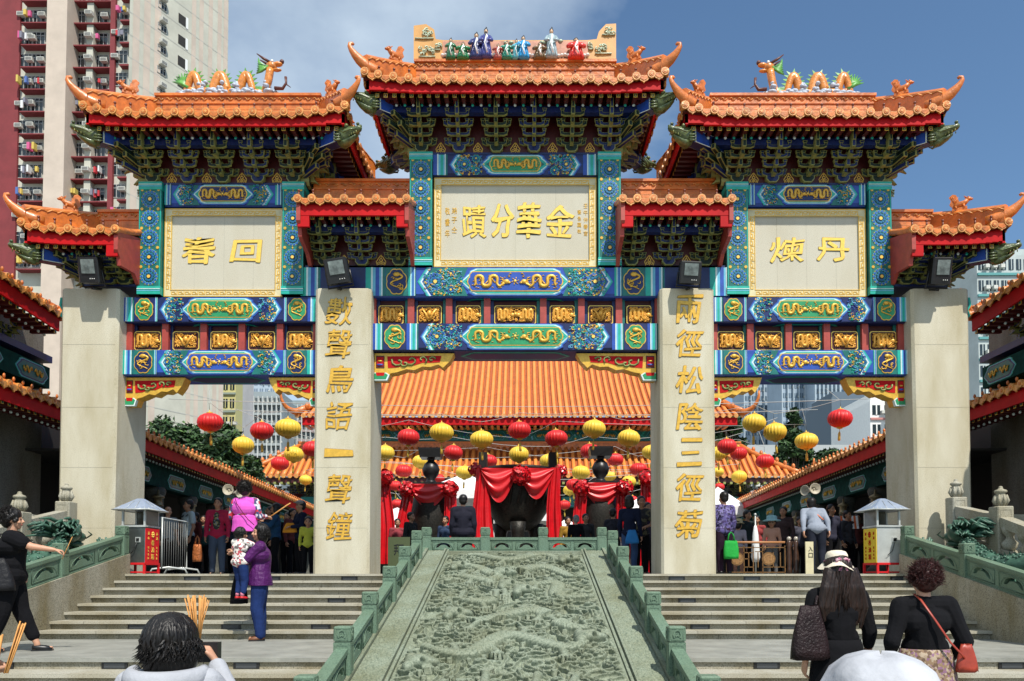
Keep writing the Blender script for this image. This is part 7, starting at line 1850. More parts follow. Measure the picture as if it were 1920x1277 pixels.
def person(loc,rz,h,label,J=None,skin=SKIN,top=None,sleeve='long',bottom=None,legs='trousers',hair=HAIR,hairstyle='short',shoe=BLACK,near=False,fat=1.0,coat=None,curl=.5,extra=None,group=None,seed=1,headturn=0,hands=(1,1),loose=1.0,lean=0):
    t=thing('person',tuple(loc),label,'person',group)
    t.rotation_euler=(0,0,rz)
    vox=.0062 if near else .011
    j=dict(pelvis=(0,0,.53),waist=(0,0,.61),chest=(0,.0,.73),neck=(0,.005,.835),head=(0,-.012,.925),shL=(.105,.0,.805),shR=(-.105,.0,.805),elL=(.135,.01,.635),elR=(-.135,.01,.635),wrL=(.14,-.04,.49),wrR=(-.14,-.04,.49),hipL=(.052,0,.515),hipR=(-.052,0,.515),knL=(.058,-.012,.285),knR=(-.058,-.012,.285),anL=(.058,.012,.045),anR=(-.058,.012,.045))
    if lean:
        for k in ('waist','chest','neck','head','shL','shR','elL','elR','wrL','wrR'):
            x,y,z=j[k]; dz=z-.53; j[k]=(x,y-dz*math.sin(lean),.53+dz*math.cos(lean))
    if J: j.update(J)
    V={k:Vector(v)*h for k,v in j.items()}; f=fat
    mb=MB()
    def torso(mb,g):
        mb.ell(V['pelvis'],(.098*h*f*g,.070*h*f*g,.062*h*g),SKIN,14,8); mb.ell(V['waist'],(.080*h*f*g,.060*h*f*g,.075*h),SKIN,14,8); mb.ell(V['chest'],(.098*h*f*g,.066*h*f*g,.082*h),SKIN,14,8)
        sm=(V['shL']+V['shR'])/2
        cap(mb,V['shL'].lerp(sm,.15),V['shR'].lerp(sm,.15),.036*h*g*f,.036*h*g*f,12); cap(mb,V['chest']+Vector((0,0,.04*h)),V['neck']-Vector((0,0,.02*h)),.055*h*g,.034*h*g)
        cap(mb,V['pelvis'],V['chest'],.062*h*f*g,.066*h*f*g,14)
    torso(mb,1)
    cap(mb,V['neck']-Vector((0,0,.03*h)),V['head']-Vector((0,0,.02*h)),.033*h,.031*h)
    hd=V['head']; Rh=Matrix.Rotation(headturn,3,'Z'); hb=h*(1.0 if h>1.3 else 1.3)
    def hp(x,y,z): return hd+(Rh@Vector((x,y,z)))*hb
    mb.ell(hp(0,.008,.012),(.046*hb,.056*hb,.058*hb),SKIN,16,10,Rh.to_4x4()); mb.ell(hp(0,-.014,-.022),(.036*hb,.040*hb,.040*hb),SKIN,12,8,Rh.to_4x4()); mb.ell(hp(0,-.030,-.050),(.020*hb,.017*hb,.014*hb),SKIN,10,6)
    mb.tube([hp(0,-.048,.008),hp(0,-.060,-.014),hp(0,-.050,-.020)],[.005*hb,.0095*hb,.007*hb],SKIN,7)
    for s in (-1,1): mb.ell(hp(s*.047,.006,-.006),(.007*hb,.012*hb,.018*hb),SKIN,8,6); mb.ell(hp(s*.026,-.038,-.018),(.014*hb,.012*hb,.012*hb),SKIN,8,5)
    for s,a,b,c in ((1,'shL','elL','wrL'),(-1,'shR','elR','wrR')):
        cap(mb,V[a],V[b],.030*h*f,.024*h*f); cap(mb,V[b],V[c],.024*h*f,.0155*h)
        if hands[0 if s>0 else 1]:
            d=(V[c]-V[b]).normalized(); up=Vector((s*1,0,.1)) if abs(d.z)>.6 else Vector((0,0,1)); hand(mb,V[c],d,up,h/1.68*1.0,curl,1 if (s>0)==(abs(d.z)>.6) else -1)
    for s,a,b,c in ((1,'hipL','knL','anL'),(-1,'hipR','knR','anR')):
        cap(mb,V[a],V[b],.052*h*f,.034*h*f,12); cap(mb,V[b],V[c],.034*h*f,.020*h,12); an=V[c]; cap(mb,an+Vector((0,.012*h,-.022*h)),an+Vector((s*.006*h,-.085*h,-.030*h)),.020*h,.016*h)
    fuse(mb,'body',t,skin,vox,5)
    # face
    mb=MB()
    for s in (-1,1):
        mb.ell(hp(s*.019,-.047,.006),(.0075*hb,.004*hb,.0038*hb),mat('eye_dark',(.02,.012,.01),.2),8,5); mb.tube([hp(s*.010,-.051,.020),hp(s*.020,-.050,.023),hp(s*.030,-.044,.019)],.0022*hb,HAIR,5)
    mb.tube([hp(-.015,-.048,-.033),hp(0,-.052,-.035),hp(.015,-.048,-.033)],[.002*hb,.0038*hb,.002*hb],mat('lips',(.35,.08,.07),.4),6); mb.build_local('facial_features',t)
    # clothing
    if top:
        mb=MB(); torso(mb,1.12*loose)
        if coat: # longer hem
            x0=V['pelvis']-Vector((0,0,coat*h)); 
            mb.tube([V['waist'],V['pelvis'],x0],[.090*h*f*loose,.108*h*f*loose,.112*h*f*loose],SKIN,18,.75)
        for s,a,b,c in ((1,'shL','elL','wrL'),(-1,'shR','elR','wrR')):
            if sleeve!='none': cap(mb,V[a],V[a].lerp(V[b],1 if sleeve!='short' else .62),.040*h*f*loose,.032*h*f*loose if sleeve!='short' else .038*h*f*loose)
            else: cap(mb,V[a],V[a].lerp(V[b],.08),.038*h*f,.034*h*f)
            if sleeve=='long': cap(mb,V[b],V[b].lerp(V[c],.94),.032*h*f*loose,.023*h*loose)
            if sleeve=='three': cap(mb,V[b],V[b].lerp(V[c],.45),.032*h*f*loose,.027*h)
        fuse(mb,'top',t,top,vox,4,.0045 if near else .004,10)
    if legs=='trousers' or legs=='capri':
        mb=MB(); mb.ell(V['pelvis'],(.104*h*f,.078*h*f,.060*h),SKIN,14,8)
        for a,b,c in (('hipL','knL','anL'),('hipR','knR','anR')):
            cap(mb,V[a],V[b],.058*h*f*loose,.044*h*f*loose,12); e=V[b].lerp(V[c],.97 if legs=='trousers' else .72); cap(mb,V[b],e,.044*h*f*loose,.034*h*f*loose,12)
        fuse(mb,'trousers',t,bottom,vox,4,.004,9)
    if legs=='skirt':
        mb=MB(); zt_=V['waist'].z+.012*h; n=40
        rings=[]
        for k in range(14):
            q=k/13; z=lerp(zt_-.02*h,.10*h if extra!='knee' else .22*h,q); rr=lerp(.100,.160,q**.7)*h*f
            rings.append([(rr*(1+.07*q*math.sin(9*2*PI*i/n+2*q))*math.cos(2*PI*i/n)+V['pelvis'].x,rr*.78*(1+.07*q*math.sin(9*2*PI*i/n+2*q))*math.sin(2*PI*i/n)+V['pelvis'].y,z) for i in range(n)])
        mb.ring(rings,bottom); mb.build_local('skirt',t)
    for s,c in ((1,'anL'),(-1,'anR')):
        mb=MB(); an=V[c]; mb.tube([an+Vector((0,.030*h,-.020*h)),an+Vector((0,.0,-.020*h)),an+Vector((s*.005*h,-.05*h,-.026*h)),an+Vector((s*.008*h,-.095*h,-.032*h))],[.020*h,.027*h,.027*h,.016*h],shoe,10,.75); mb.box(an.x-.024*h,an.x+.026*h,an.y-.098*h,an.y+.035*h,an.z-.045*h,an.z-.036*h,BLACK); mb.build_local('shoe',t)
    # hair
    if hairstyle:
        mb=MB(); r=random.Random(seed); E=Rh.to_4x4()
        g={'short':1.10,'curly':1.24}.get(hairstyle,1.16)
        mb.ell(hp(0,.022,.028),(.051*hb*g,.056*hb*g,.052*hb*g),SKIN,14,9,E); mb.ell(hp(0,.036,-.004),(.046*hb*g,.040*hb*g,.046*hb*g),SKIN,12,8,E)
        if hairstyle=='bob':
            for s in (-1,1): mb.ell(hp(s*.038,.014,-.020),(.026*hb,.042*hb,.062*hb),SKIN,12,8,E)
            mb.ell(hp(0,.040,-.036),(.058*hb,.034*hb,.056*hb),SKIN,12,8,E)
        if hairstyle=='long':
            for k in range(9): x=(k-4)*.0135; mb.tube([hp(x,.052,.01),hp(x*1.5,.066,-.08),hp(x*1.9,.064,-.17),hp(x*1.6,.06,-.25-.02*math.cos(k*1.3))],[.026*hb,.026*hb,.022*hb,.008*hb],SKIN,7)
        if hairstyle=='curly':
            for k in range(60):
                u=r.uniform(-.55,1); a=r.uniform(0,6.28); q=math.sqrt(1-u*u); p=hp(.054*q*math.cos(a),.020+.056*q*math.sin(a),.014+.060*u)
                if (Rh.inverted()@(p-hd)).y< -.030*hb and u<.45: continue
                mb.ell(p+(p-hd)*.10,r.uniform(.012,.019)*hb,SKIN,7,5)
        ho=fuse(mb,'hair',t,hair,vox*.9,2,.0012,23)
        if near:
            mb=MB(); 
            A_,B2,C_={'short':(.057,.064,.062),'bob':(.060,.066,.066),'long':(.060,.066,.062),'curly':(.068,.074,.072)}[hairstyle]
            for k in range({'short':600,'bob':1100,'long':900,'curly':900}[hairstyle]):
                a=r.uniform(-.1,PI+.1) if hairstyle!='bob' else r.uniform(-.55,PI+.55)
                if hairstyle=='curly':
                    u=r.uniform(-.4,1); q=math.sqrt(1-u*u); p0=hp(A_*q*math.cos(a),.018+B2*q*math.sin(a),.016+C_*u); o_=(p0-hd).normalized()
                    w_=[Vector((r.uniform(-1,1),r.uniform(-1,1),r.uniform(-1,1)))*.012*hb for _ in range(3)]
                    mb.tube([p0-o_*.01*hb,p0+w_[0]+o_*.002,p0+w_[0]+w_[1]+o_*.008*hb,p0+w_[1]+w_[2]+o_*.010*hb],[.0014*hb,.0014*hb,.0011*hb,.0004*hb],hair,3); continue
                f0=r.uniform(.05,.9); f1=r.uniform(1.25,1.75); pts=[]; jit=r.uniform(.995,1.05); da=r.uniform(-.25,.25)
                for m in range(5):
                    ph=lerp(f0,f1,m/4); aa=a+da*m/4; pts.append(hp(A_*jit*math.sin(ph)*math.cos(aa),.018+B2*jit*math.sin(ph)*math.sin(aa),.018+C_*jit*math.cos(ph)))
                ln=dict(short=.015,bob=.055,long=.20)[hairstyle]*r.uniform(.5,1.15)*hb; e=pts[-1]; wv=r.uniform(0,6)
                for m in range(1,5): q=m/4; pts.append(e+Vector((.010*hb*math.sin(wv+q*5)*q+r.uniform(-1,1)*.003*hb,.006*hb*math.cos(wv+q*4),-ln*q))+((e-hd)*Vector((1,1,0)))*((-.22*q if wv>2.2 else .16*q) if hairstyle=='bob' else .03*q))
                if m and len(pts)==9:
                    lock=r.random()<.10; rr_=.0062 if lock else .0017
                    mb.tube(pts,[rr_*hb*.5]+[rr_*hb]*6+[rr_*.7*hb,.0003*hb],hair,5 if lock else 3,.6 if lock else 1)
            mb.build_local('hair_strands',t)
    return t,V,hp
def build_local(self,name,parent,label=None):
    o=bpy.data.objects.new(name,self.mesh(name)); sc.collection.objects.link(o); o.parent=parent
    if label: o['label']=label
    return o
MB.build_local=build_local
def L2W(t,v): return Matrix.Translation(t.location)@Matrix.Rotation(t.rotation_euler.z,4,'Z')@Vector(v)
def bag(loc,w,d,h,m,label,strap=None,rz=0,tote=False):
    t=thing('bag',tuple(loc),label,'bag'); mb=MB(); M=Matrix.Rotation(rz,4,'Z')
    n=20; rings=[]
    for k in range(7):
        q=k/6; s_=(.92+.12*math.sin(PI*q))*(1-(.16 if tote else .50)*q); rings.append([M@Vector((w/2*s_*(abs(math.cos(2*PI*i/n))**.6)*(1 if math.cos(2*PI*i/n)>0 else -1),d/2*s_*(1-.35*q)*(abs(math.sin(2*PI*i/n))**.7)*(1 if math.sin(2*PI*i/n)>0 else -1),h*q-.01*math.sin(i*1.7))) for i in range(n)])
    mb.ring(rings,m); mb.build_local('bag_body',t)
    if strap:
        mb=MB(); mb.tube([Vector(p)-Vector(loc) for p in strap],.012,m,6,.5); mb.build_local('strap',t)
    if tote:
        for s in (-1,1): mb=MB(); mb.tube([M@Vector(p) for p in ((-w*.22,s*d*.2,h*.97),(-w*.14,s*d*.1,h*1.35),(0,0,h*1.5),(w*.14,s*d*.1,h*1.35),(w*.22,s*d*.2,h*.97))],.010,m,5); mb.build_local('handle',t)
    return t
INC=mat('incense_stick',(.55,.26,.07),.7,.2,30)
def incense(base,tips,label,n,spread,seed,rad=.0028):
    r=random.Random(seed); base=Vector(base); tip=Vector(tips); t=thing('incense_bundle',tuple(base),label,'incense'); 
    mb=MB()
    for k in range(n):
        o=Vector((r.uniform(-1,1),r.uniform(-1,1),0)); p=tip+o*spread+(tip-base)*r.uniform(-.06,.04); mb.tube([base+o*.006,p],rad,INC,5)
    for ff in [mb]: ff.v=[(a-base.x,b-base.y,c-base.z) for a,b,c in ff.v]
    mb.build_local('sticks',t); return t
BLK=fab('black',(.0045,.0045,.006),r=.95); NVY=fab('navy',(.007,.010,.028),r=.95); 
PPP='people on the plaza'
# -- woman reaching out on the left
D=8.95; c=P(20,1222,D)
t,V,hp=person((c.x-.02,D,.743),PI/2+.30,1.66,'person in black t-shirt and trousers reaching out with an incense stick, far left',
 J=dict(shL=(.10,-.01,.80),shR=(-.10,-.02,.80),elR=(-.11,-.15,.735),wrR=(-.09,-.285,.715),elL=(.13,.06,.63),wrL=(.12,-.02,.53),knL=(.06,-.05,.29),anL=(.05,-.16,.045),knR=(-.06,.03,.28),anR=(-.05,.11,.05)),
 top=BLK,sleeve='short',bottom=BLK,legs='capri',hairstyle='curly',near=True,fat=1.12,curl=.9,shoe=BLACK,loose=1.15)
w_=L2W(t,V['wrR']+Vector((.0,-.09,-.01))); incense(w_+Vector((0,0,-.10)),w_+Vector((.10,.02,.16)),'short incense stick held in the outstretched hand at the far left',2,.004,1,.004)
b_=L2W(t,Vector((.20,.10,.80))); bag(L2W(t,Vector((-.20,.10,.72))),.46,.18,.36,fab('black_nylon',(.012,.012,.014),.2,.6,18,.5),'large slack black shoulder bag on the hip of the person at the far left',[L2W(t,p) for p in ((-.18,.10,1.05),(-.14,.10,1.25),(.02,.12,1.37),(.14,.02,1.36))],rz=.3)
# -- photographer in grey hoodie
D=2.80; c=P(322,1140,D)
HOOD=fab('grey_hoodie',(.36,.37,.40),.08,.35,30)
t,V,hp=person((c.x,D,.0),PI+.05,1.46,'person with black bob hair in a grey hooded top raising a camera, lower left',
 J=dict(shL=(.088,.01,.835),shR=(-.088,.01,.835),elL=(.135,-.10,.745),elR=(-.150,-.10,.725),wrL=(.045,-.20,.86),wrR=(-.045,-.20,.86)),top=HOOD,fat=.92,bottom=NVY,hairstyle='bob',near=True,curl=1.0,loose=1.10)
mb=MB(); hr=[]
for k in range(17):
    a=-.2+(PI+.4)*k/16; hr.append(Vector((.098*math.cos(a)*1.25,.02+.075*math.sin(a)*1.35,1.46*.862-.035*math.sin(a))))
mb.tube(hr,[.020+.024*math.sin(PI*k/16) for k in range(17)],HOOD,10,1.2); mb.tube([p+Vector((0,.03,-.045)) for p in hr[3:14]],[.02+.028*math.sin(PI*k/10) for k in range(11)],HOOD,10,1.0)
mb.build_local('hood',t)
mb=MB(); mb.tube([Vector((-.045*1.46,-.09,1.20)),Vector((-.058*1.46,.0,1.235)),Vector((-.060*1.46,.085,1.19)),Vector((-.055*1.46,.115,1.05)),Vector((-.05*1.46,.12,.8))],.013,BLACK,6,.5); mb.tube([Vector((-.075*1.46,-.09,1.20)),Vector((-.085*1.46,.0,1.235)),Vector((-.085*1.46,.082,1.18)),Vector((-.08*1.46,.112,1.05)),Vector((-.07*1.46,.12,.8))],.010,BLACK,6,.5); mb.build_local('bag_strap',t)
cm_=L2W(t,Vector((0,-.34,1.30))); tc_=thing('camera',tuple(cm_),'small black camera held up in front of the person in the grey hooded top','camera'); mb=MB(); mb.box(-.06,.06,-.02,.02,-.04,.04,BLACK); mb.lathe([(.025,0),(.025,.03)],BLACK,(0,.02,0),10,M=Matrix.Rotation(-PI/2,4,'X')); mb.build_local('camera_body',tc_)
b0=P(371,1205,3.35); b1=P(367,1118,3.35); incense(b0,b1,'fan of brown incense sticks rising behind the head of the person in grey',26,.035,5,.0030)
b0=P(367,1205,3.36); b1=P(391,1125,3.36); incense(b0,b1,'two loose incense sticks leaning right beside the larger fan of sticks',2,.004,6,.0022)
# -- hand with incense at the lower left corner
D=2.6; hx=P(24,1235,D)
t,V,hp=person((-2.17,D-.08,0),PI/2+.45,1.56,'person outside the left edge whose hand grips incense sticks, lower left corner',top=fab('dark_cuff',(.02,.015,.015)),bottom=BLK,near=True,hairstyle='short',curl=1.25,
 J=dict(elR=(-.13,-.10,.70),wrR=(-.01,-.26,.815),elL=(.14,.02,.63)))
w_=L2W(t,V['wrR']+Vector((.02,-.10,.0)))
incense(P(12,1262,D+.0),P(44,1168,D+.06),'loose bundle of incense sticks held at the lower left corner, leaning right',9,.012,8,.0026)
incense(P(-8,1262,D+.1),P(3,1190,D+.12),'incense sticks cut by the left edge of the frame',5,.010,9,.003)
# -- purple jacket and child
D=10.62; c=P(482,1203,D)
PUR=fab('purple_quilt',(.075,.012,.095),.12,.9,26,.45); JEAN=fab('blue_jeans',(.010,.026,.105),.2,.4,20)
t,V,hp=person((c.x+.03,D,.743),-PI/2+.30,1.60,'person in purple padded jacket and jeans holding up a toddler on the landing',
 J=dict(elL=(.10,-.10,.70),elR=(-.11,-.08,.68),wrL=(.05,-.19,.755),wrR=(-.05,-.19,.735),knL=(.05,-.02,.28),knR=(-.05,.0,.28)),top=PUR,bottom=JEAN,coat=.06,hairstyle='bob',near=True,fat=1.13,headturn=.35,shoe=mat('brown_shoe',(.16,.06,.025),.5),curl=.5,loose=1.12)
c2=P(457,1125,D-.02)
tod,V2,hp2=person((c2.x,D-.18,c2.z),PI*.86,.98,'toddler with pink socks and red shoes held in the arms of the person in purple',J=dict(elL=(.15,-.05,.78),elR=(-.15,-.05,.78),wrL=(.19,-.11,.75),wrR=(-.19,-.11,.75),knL=(.055,-.06,.27),knR=(-.055,-.04,.27),head=(0,-.03,.915),anL=(.06,-.02,.06),anR=(-.05,-.0,.06)),
 top=pattern('toddler_floral',((.72,.66,.60),(.75,.68,.62),(.70,.66,.62),(.45,.08,.10),(.72,.68,.62),(.15,.12,.12)),34),bottom=JEAN,fat=1.12,hairstyle='short',near=True,shoe=mat('red_shoe',(.60,.02,.03),.5),legs='capri',loose=1.15)
for s,c_ in ((1,'anL'),(-1,'anR')):
    mb=MB(); an=V2[c_]; mb.tube([an+Vector((0,0,.0)),an+Vector((0,-.005,.07))],[.026,.030],mat('pink_sock',(.75,.25,.35),.8),10); mb.build_local('sock',tod)
bag((c.x-.30,D+.12,1.25),.26,.16,.42,BLK,'black backpack hanging beside the person in the purple jacket')
# -- pink vest climbing the stairs
D=12.75; c=P(458,1080,D)
PNK=fab('magenta_vest',(.68,.10,.50),.06,.3,10)
FLO=pattern('floral_sleeve',((.05,.05,.12),(.55,.03,.05),(.05,.05,.15),(.6,.6,.65),(.30,.03,.06)),22)
t,V,hp=person((c.x,D,ZF-RISE),PI-.1,1.63,'person in a bright magenta padded waistcoat climbing the left stairs with incense in hand',
 J=dict(elL=(.15,-.01,.66),wrL=(.15,-.13,.645),elR=(-.15,.0,.65),wrR=(-.17,-.12,.66),knL=(.06,-.06,.30),anL=(.055,.0,.045),knR=(-.06,-.04,.27),anR=(-.06,.15,.05)),top=FLO,bottom=fab('dark_trousers',(.02,.018,.03)),hairstyle='curly',near=True,fat=1.12,shoe=mat('brown_boot',(.14,.05,.02),.5))
mb=MB(); hh=1.63
mb.ell((0,0,.735*hh),(.138*hh,.100*hh,.095*hh),SKIN,16,9); mb.ell((0,0,.60*hh),(.132*hh,.094*hh,.11*hh),SKIN,16,9); mb.tube([(0,0,.66*hh),(0,0,.5*hh)],[.122*hh,.135*hh],SKIN,20,.72); cap(mb,(-.088*hh,0,.795*hh),(.088*hh,0,.795*hh),.054*hh,.054*hh); mb.ell((0,0,.835*hh),(.05*hh,.045*hh,.03*hh),SKIN,12,6)
fuse(mb,'waistcoat',t,PNK,.0075,5,.004,8)
mb=MB(); mb.tube([(.075*hh,.075*hh,.845*hh),(.035*hh,.112*hh,.775*hh),(-.02*hh,.117*hh,.70*hh),(-.08*hh,.112*hh,.62*hh),(-.135*hh,.075*hh,.56*hh)],.007,fab('maroon_strap',(.10,.015,.05)),6); mb.build_local('bag_strap',t)
w_=L2W(t,V['wrR']+Vector((-.02,-.08,0))); incense(w_+Vector((-.04,0,-.03)),w_+Vector((.33,.05,.24)),'short bundle of incense held out by the person in the magenta waistcoat',12,.012,10,.004)
# -- white hat woman and auburn haired woman, right foreground
D=6.05; c=P(1572,1260,D)
t,V,hp=person((c.x,D,.125),PI+.05,1.655,'person with long dark hair under a cream hat, black dress, right foreground',J=dict(elR=(-.145,.02,.64),wrR=(-.15,-.02,.50),elL=(.15,.03,.64),wrL=(.155,-.01,.495)),top=BLK,sleeve='three',bottom=BLK,legs='skirt',hairstyle='long',hair=HAIRB,near=True,fat=1.05,loose=1.05)
hat=thing('sun_hat',tuple(L2W(t,hp(0,.01,.045))),'cream cotton sun hat with a pink striped ribbon on the long haired person in black','hat')
HATM=fab('cream_cotton',(.68,.60,.47),.06,.3,20); mb=MB(); n=48
rings=[]
for r_0,z in ((.163,-.060),(.150,-.046),(.125,-.020),(.105,-.002),(.100,.03),(.096,.062),(.080,.088),(.045,.100),(.004,.103)):
    rings.append([(r_0*(1+(.05*math.sin(5*a) if z<-.01 else 0))*math.cos(a),r_0*1.08*(1+(.05*math.sin(3*a+1) if z<-.01 else 0))*math.sin(a),z+(.018*math.sin(3*a+.5)+.012*math.sin(2*a) if z<-.01 else 0)) for a in [2*PI*i/n for i in range(n)]])
mb.ring(rings,HATM,cap=False); mb.ring([[(x*.97,y*.97,z-.004) for x,y,z in rr] for rr in rings][::-1],HATM,cap=False); mb.build_local('hat_body',hat)
RIB=pattern('pink_check',((.60,.30,.36),(.10,.02,.06),(.62,.42,.44),(.35,.10,.18)),60); mb=MB()
mb.tube([(.103*math.cos(a),.111*math.sin(a),.006) for a in [2*PI*i/24 for i in range(25)]],.014,RIB,6,.4)
for s in (-1,1):
    mb.tube([(0,-.118,.005),(s*.03,-.135,.02),(s*.055,-.135,.012),(s*.05,-.13,-.02),(s*.01,-.122,-.004)],[.010,.016,.016,.014,.008],RIB,6)
    mb.tube([(s*.008,-.122,.0),(s*.02,-.145,-.04),(s*.035,-.155,-.085)],[.012,.018,.014],RIB,6,.4)
mb.build_local('ribbon',hat); hat.scale=(.84,.84,.88)
p=L2W(t,Vector((.28,.13,.86))); bag(p,.34,.15,.40,fab('woven_brown_leather',(.020,.011,.012),.4,.8,50,.38),'large woven dark brown bag on the shoulder of the person in the cream hat',[L2W(t,q) for q in ((.24,.12,1.22),(.20,.08,1.33),(.16,.02,1.36),(.19,-.07,1.30),(.25,-.02,1.18))],rz=.2)
D=5.75; c=P(1735,1260,D)
SK=pattern('paisley_skirt',((.22,.14,.08),(.30,.22,.15),(.12,.07,.04),(.20,.10,.16),(.36,.28,.20)),58)
t,V,hp=person((c.x,D,.125),PI-.05,1.58,'person with short auburn hair, black cardigan and patterned skirt, right foreground',J=dict(elL=(.165,.04,.64),wrL=(.13,-.08,.56),elR=(-.165,.04,.64),wrR=(-.14,-.07,.54)),top=BLK,sleeve='long',bottom=SK,legs='skirt',hairstyle='curly',hair=HAIRR,near=True,fat=1.12,loose=1.06)
mb=MB(); hh=1.58; RS=mat('tan_red_leather',(.30,.035,.015),.4,.2,10)
mb.tube([(.045*hh,.0,.858*hh),(.040*hh,.06*hh,.83*hh),(.0,.108*hh,.74*hh),(-.06*hh,.118*hh,.64*hh),(-.11*hh,.118*hh,.585*hh),(-.14*hh,.09*hh,.56*hh)],.011,RS,6,.5); mb.build_local('bag_strap',t)
bag(L2W(t,Vector((-.235,.13,.80))),.17,.08,.19,RS,'small tan red leather bag at the hip of the auburn haired person')
# -- white hat in the foreground
D=1.80; c=P(1652,1300,D)
t,V,hp=person((c.x,D,0),PI,1.36,'person under a white sun hat nearest the camera, bottom right',top=fab('pale_top',(.5,.5,.5)),bottom=NVY,near=True,hairstyle='short')
zt_=P(1652,1223,D).z
hat=thing('sun_hat',(c.x,D,zt_-.10),'plain white soft sun hat at the bottom edge, nearest the camera','hat'); WH=fab('white_cotton',(.40,.41,.44),.22,.9,7); mb=MB(); rings=[]  # grey mottling in the cloth colour imitates soft shadow patches
for r_0,z in ((.178,-.075),(.170,-.058),(.155,-.030),(.138,.0),(.128,.03),(.112,.062),(.085,.085),(.045,.097),(.004,.100)):
    rings.append([(r_0*(1+(.05*math.sin(4*a+1) if z<-.0 else .022*math.sin(5*a+z*40)))*math.cos(a),r_0*1.1*(1+.02*math.sin(7*a-z*60))*math.sin(a),z+(.012*math.sin(3*a) if z<.01 else .004*math.sin(4*a))) for a in [2*PI*i/n for i in range(n)]])
mb.ring(rings,WH,cap=False); mb.ring([[(x*.98,y*.98,z-.004) for x,y,z in rr] for rr in rings][::-1],WH,cap=False); mb.build_local('hat_body',hat)
# -- people on the plaza
def pz_(px,pytop,D,hgt): c=P(px,pytop,D); return (c.x,D,ZF),hgt
def plaza(px,D,h,rz,label,**k): return person((PX(px,1060,D),D,ZF),rz,h,label,group=PPP,**k)
g=fab('pale_blue_tee',(.42,.50,.52)); 
t,V,hp=plaza(352,17.6,1.72,-.75,'man with glasses and a backpack in a pale tee shirt behind the steel barrier',top=g,sleeve='short',bottom=BLK,J=dict(elR=(-.15,.0,.66),wrR=(-.10,-.12,.64)),skin=SKIN2)
mb=MB()
for s in (-1,1): mb.tube([(s*.10,-.11,1.33),(s*.125,-.02,1.42),(s*.12,.1,1.36)],.018,BLACK,6,.5); mb.tube([hp(s*.019+.012*math.cos(a),-.056,.006+.010*math.sin(a)) for a in [k*PI/4 for k in range(9)]],.002,BLACK,4)
mb.build_local('backpack_straps',t)
plaza(313,17.0,1.52,.9,'bald elderly man in a grey shirt between the donation box and the barrier',top=fab('grey_shirt',(.20,.22,.22)),sleeve='short',bottom=BLK,hairstyle=None,skin=SKIN)
t,V,hp=plaza(407,16.6,1.66,.15,'person in an open crimson jacket over a printed black shirt and jeans',top=fab('crimson_jacket',(.34,.015,.05)),bottom=fab('grey_jeans',(.05,.07,.11)),skin=SKIN2,fat=1.08)
mb=MB(); mb.ell((.0,-.100,1.14),(.080,.042,.21),pattern('print_tee',((.015,.015,.012),(.03,.03,.02),(.20,.18,.08),(.02,.02,.02),(.15,.2,.25)),30),12,8); mb.build_local('shirt_front',t)
plaza(516,17.4,1.62,-1.2,'woman in a dark blue top lighting incense near the left inner pillar',top=fab('petrol_top',(.012,.05,.11)),bottom=BLK,hairstyle='bob',skin=SKIN2,J=dict(elL=(.13,-.08,.68),wrL=(.06,-.19,.72)))
t,V,hp=plaza(563,16.8,1.62,-.9,'man in a grey peaked cap and dark jacket clutching an orange bag',top=NVY,bottom=BLK,skin=SKIN2,J=dict(elL=(.14,-.05,.65),wrL=(.05,-.15,.64),elR=(-.14,-.05,.65),wrR=(-.05,-.15,.62)))
hat=thing('peaked_cap',tuple(L2W(t,hp(0,.0,.05))),'grey peaked cap on the man with the orange bag','cap'); mb=MB(); cg=fab('grey_cap',(.25,.23,.22)); mb.ell((0,0,0),(.095,.11,.06),cg,12,8); mb.ell((-.05,-.10,-.01),(.07,.08,.012),cg,10,5); mb.build_local('cap_body',hat)
bag(L2W(t,Vector((0,-.24,.92))),.34,.14,.20,fab('orange_bag',(.55,.22,.02)),'orange cloth bag held by the man in the grey cap')
plaza(577,16.0,1.18,.2,'child in a yellow green top beside the left inner pillar',top=fab('lime_top',(.40,.42,.05)),bottom=BLK,skin=SKIN2)
plaza(538,19.5,1.60,-.3,'person in dark clothes behind the woman with incense',top=BLK,bottom=BLK,skin=SKIN2)
plaza(380,20.5,1.60,.3,'dim figure in dark green between the backpack man and the crimson jacket',top=fab('dark_green_top',(.02,.06,.05)),bottom=BLK,skin=SKIN2)
plaza(440,20.0,1.58,.1,'dim figure in dark grey just behind the magenta waistcoat',top=fab('charcoal',(.03,.03,.035)),bottom=BLK,skin=SKIN2)
plaza(492,21.0,1.63,-.3,'dim figure in brown under the left gallery, right of the magenta waistcoat',top=fab('brown_top',(.10,.05,.03)),bottom=BLK,skin=SKIN2)
bag((PX(370,1040,16.2),16.2,ZF+.28),.20,.14,.36,mat('copper_foil',(.42,.13,.04),.3,.5,20,.6,30,metal=.4),'crinkled copper coloured gift bag standing behind the stairs',tote=True)
plaza(868,15.6,1.62,PI+.1,'person in a dark hooded jacket seen from behind, left of the central burner',top=fab('dark_anorak',(.012,.012,.022)),bottom=BLK,loose=1.2,fat=1.1)
plaza(1080,17.5,1.36,PI+.4,'grey haired person in a dark coat right of the central burner',top=BLK,bottom=BLK,hair=HAIRG)
plaza(1181,15.6,1.60,PI-.5,'person in navy seen from behind beside the right drape',top=NVY,bottom=fab('jeans_dark',(.03,.06,.14)),hairstyle='bob')
plaza(1203,16.4,1.68,.1,'young man in a dark printed tee shirt facing the camera by the right drape',top=pattern('dark_print',((.012,.012,.014),(.02,.02,.02),(.10,.09,.05),(.015,.015,.02)),14),sleeve='short',bottom=BLK,skin=SKIN2,J=dict(wrL=(.02,-.11,.60),elL=(.14,-.03,.64)))
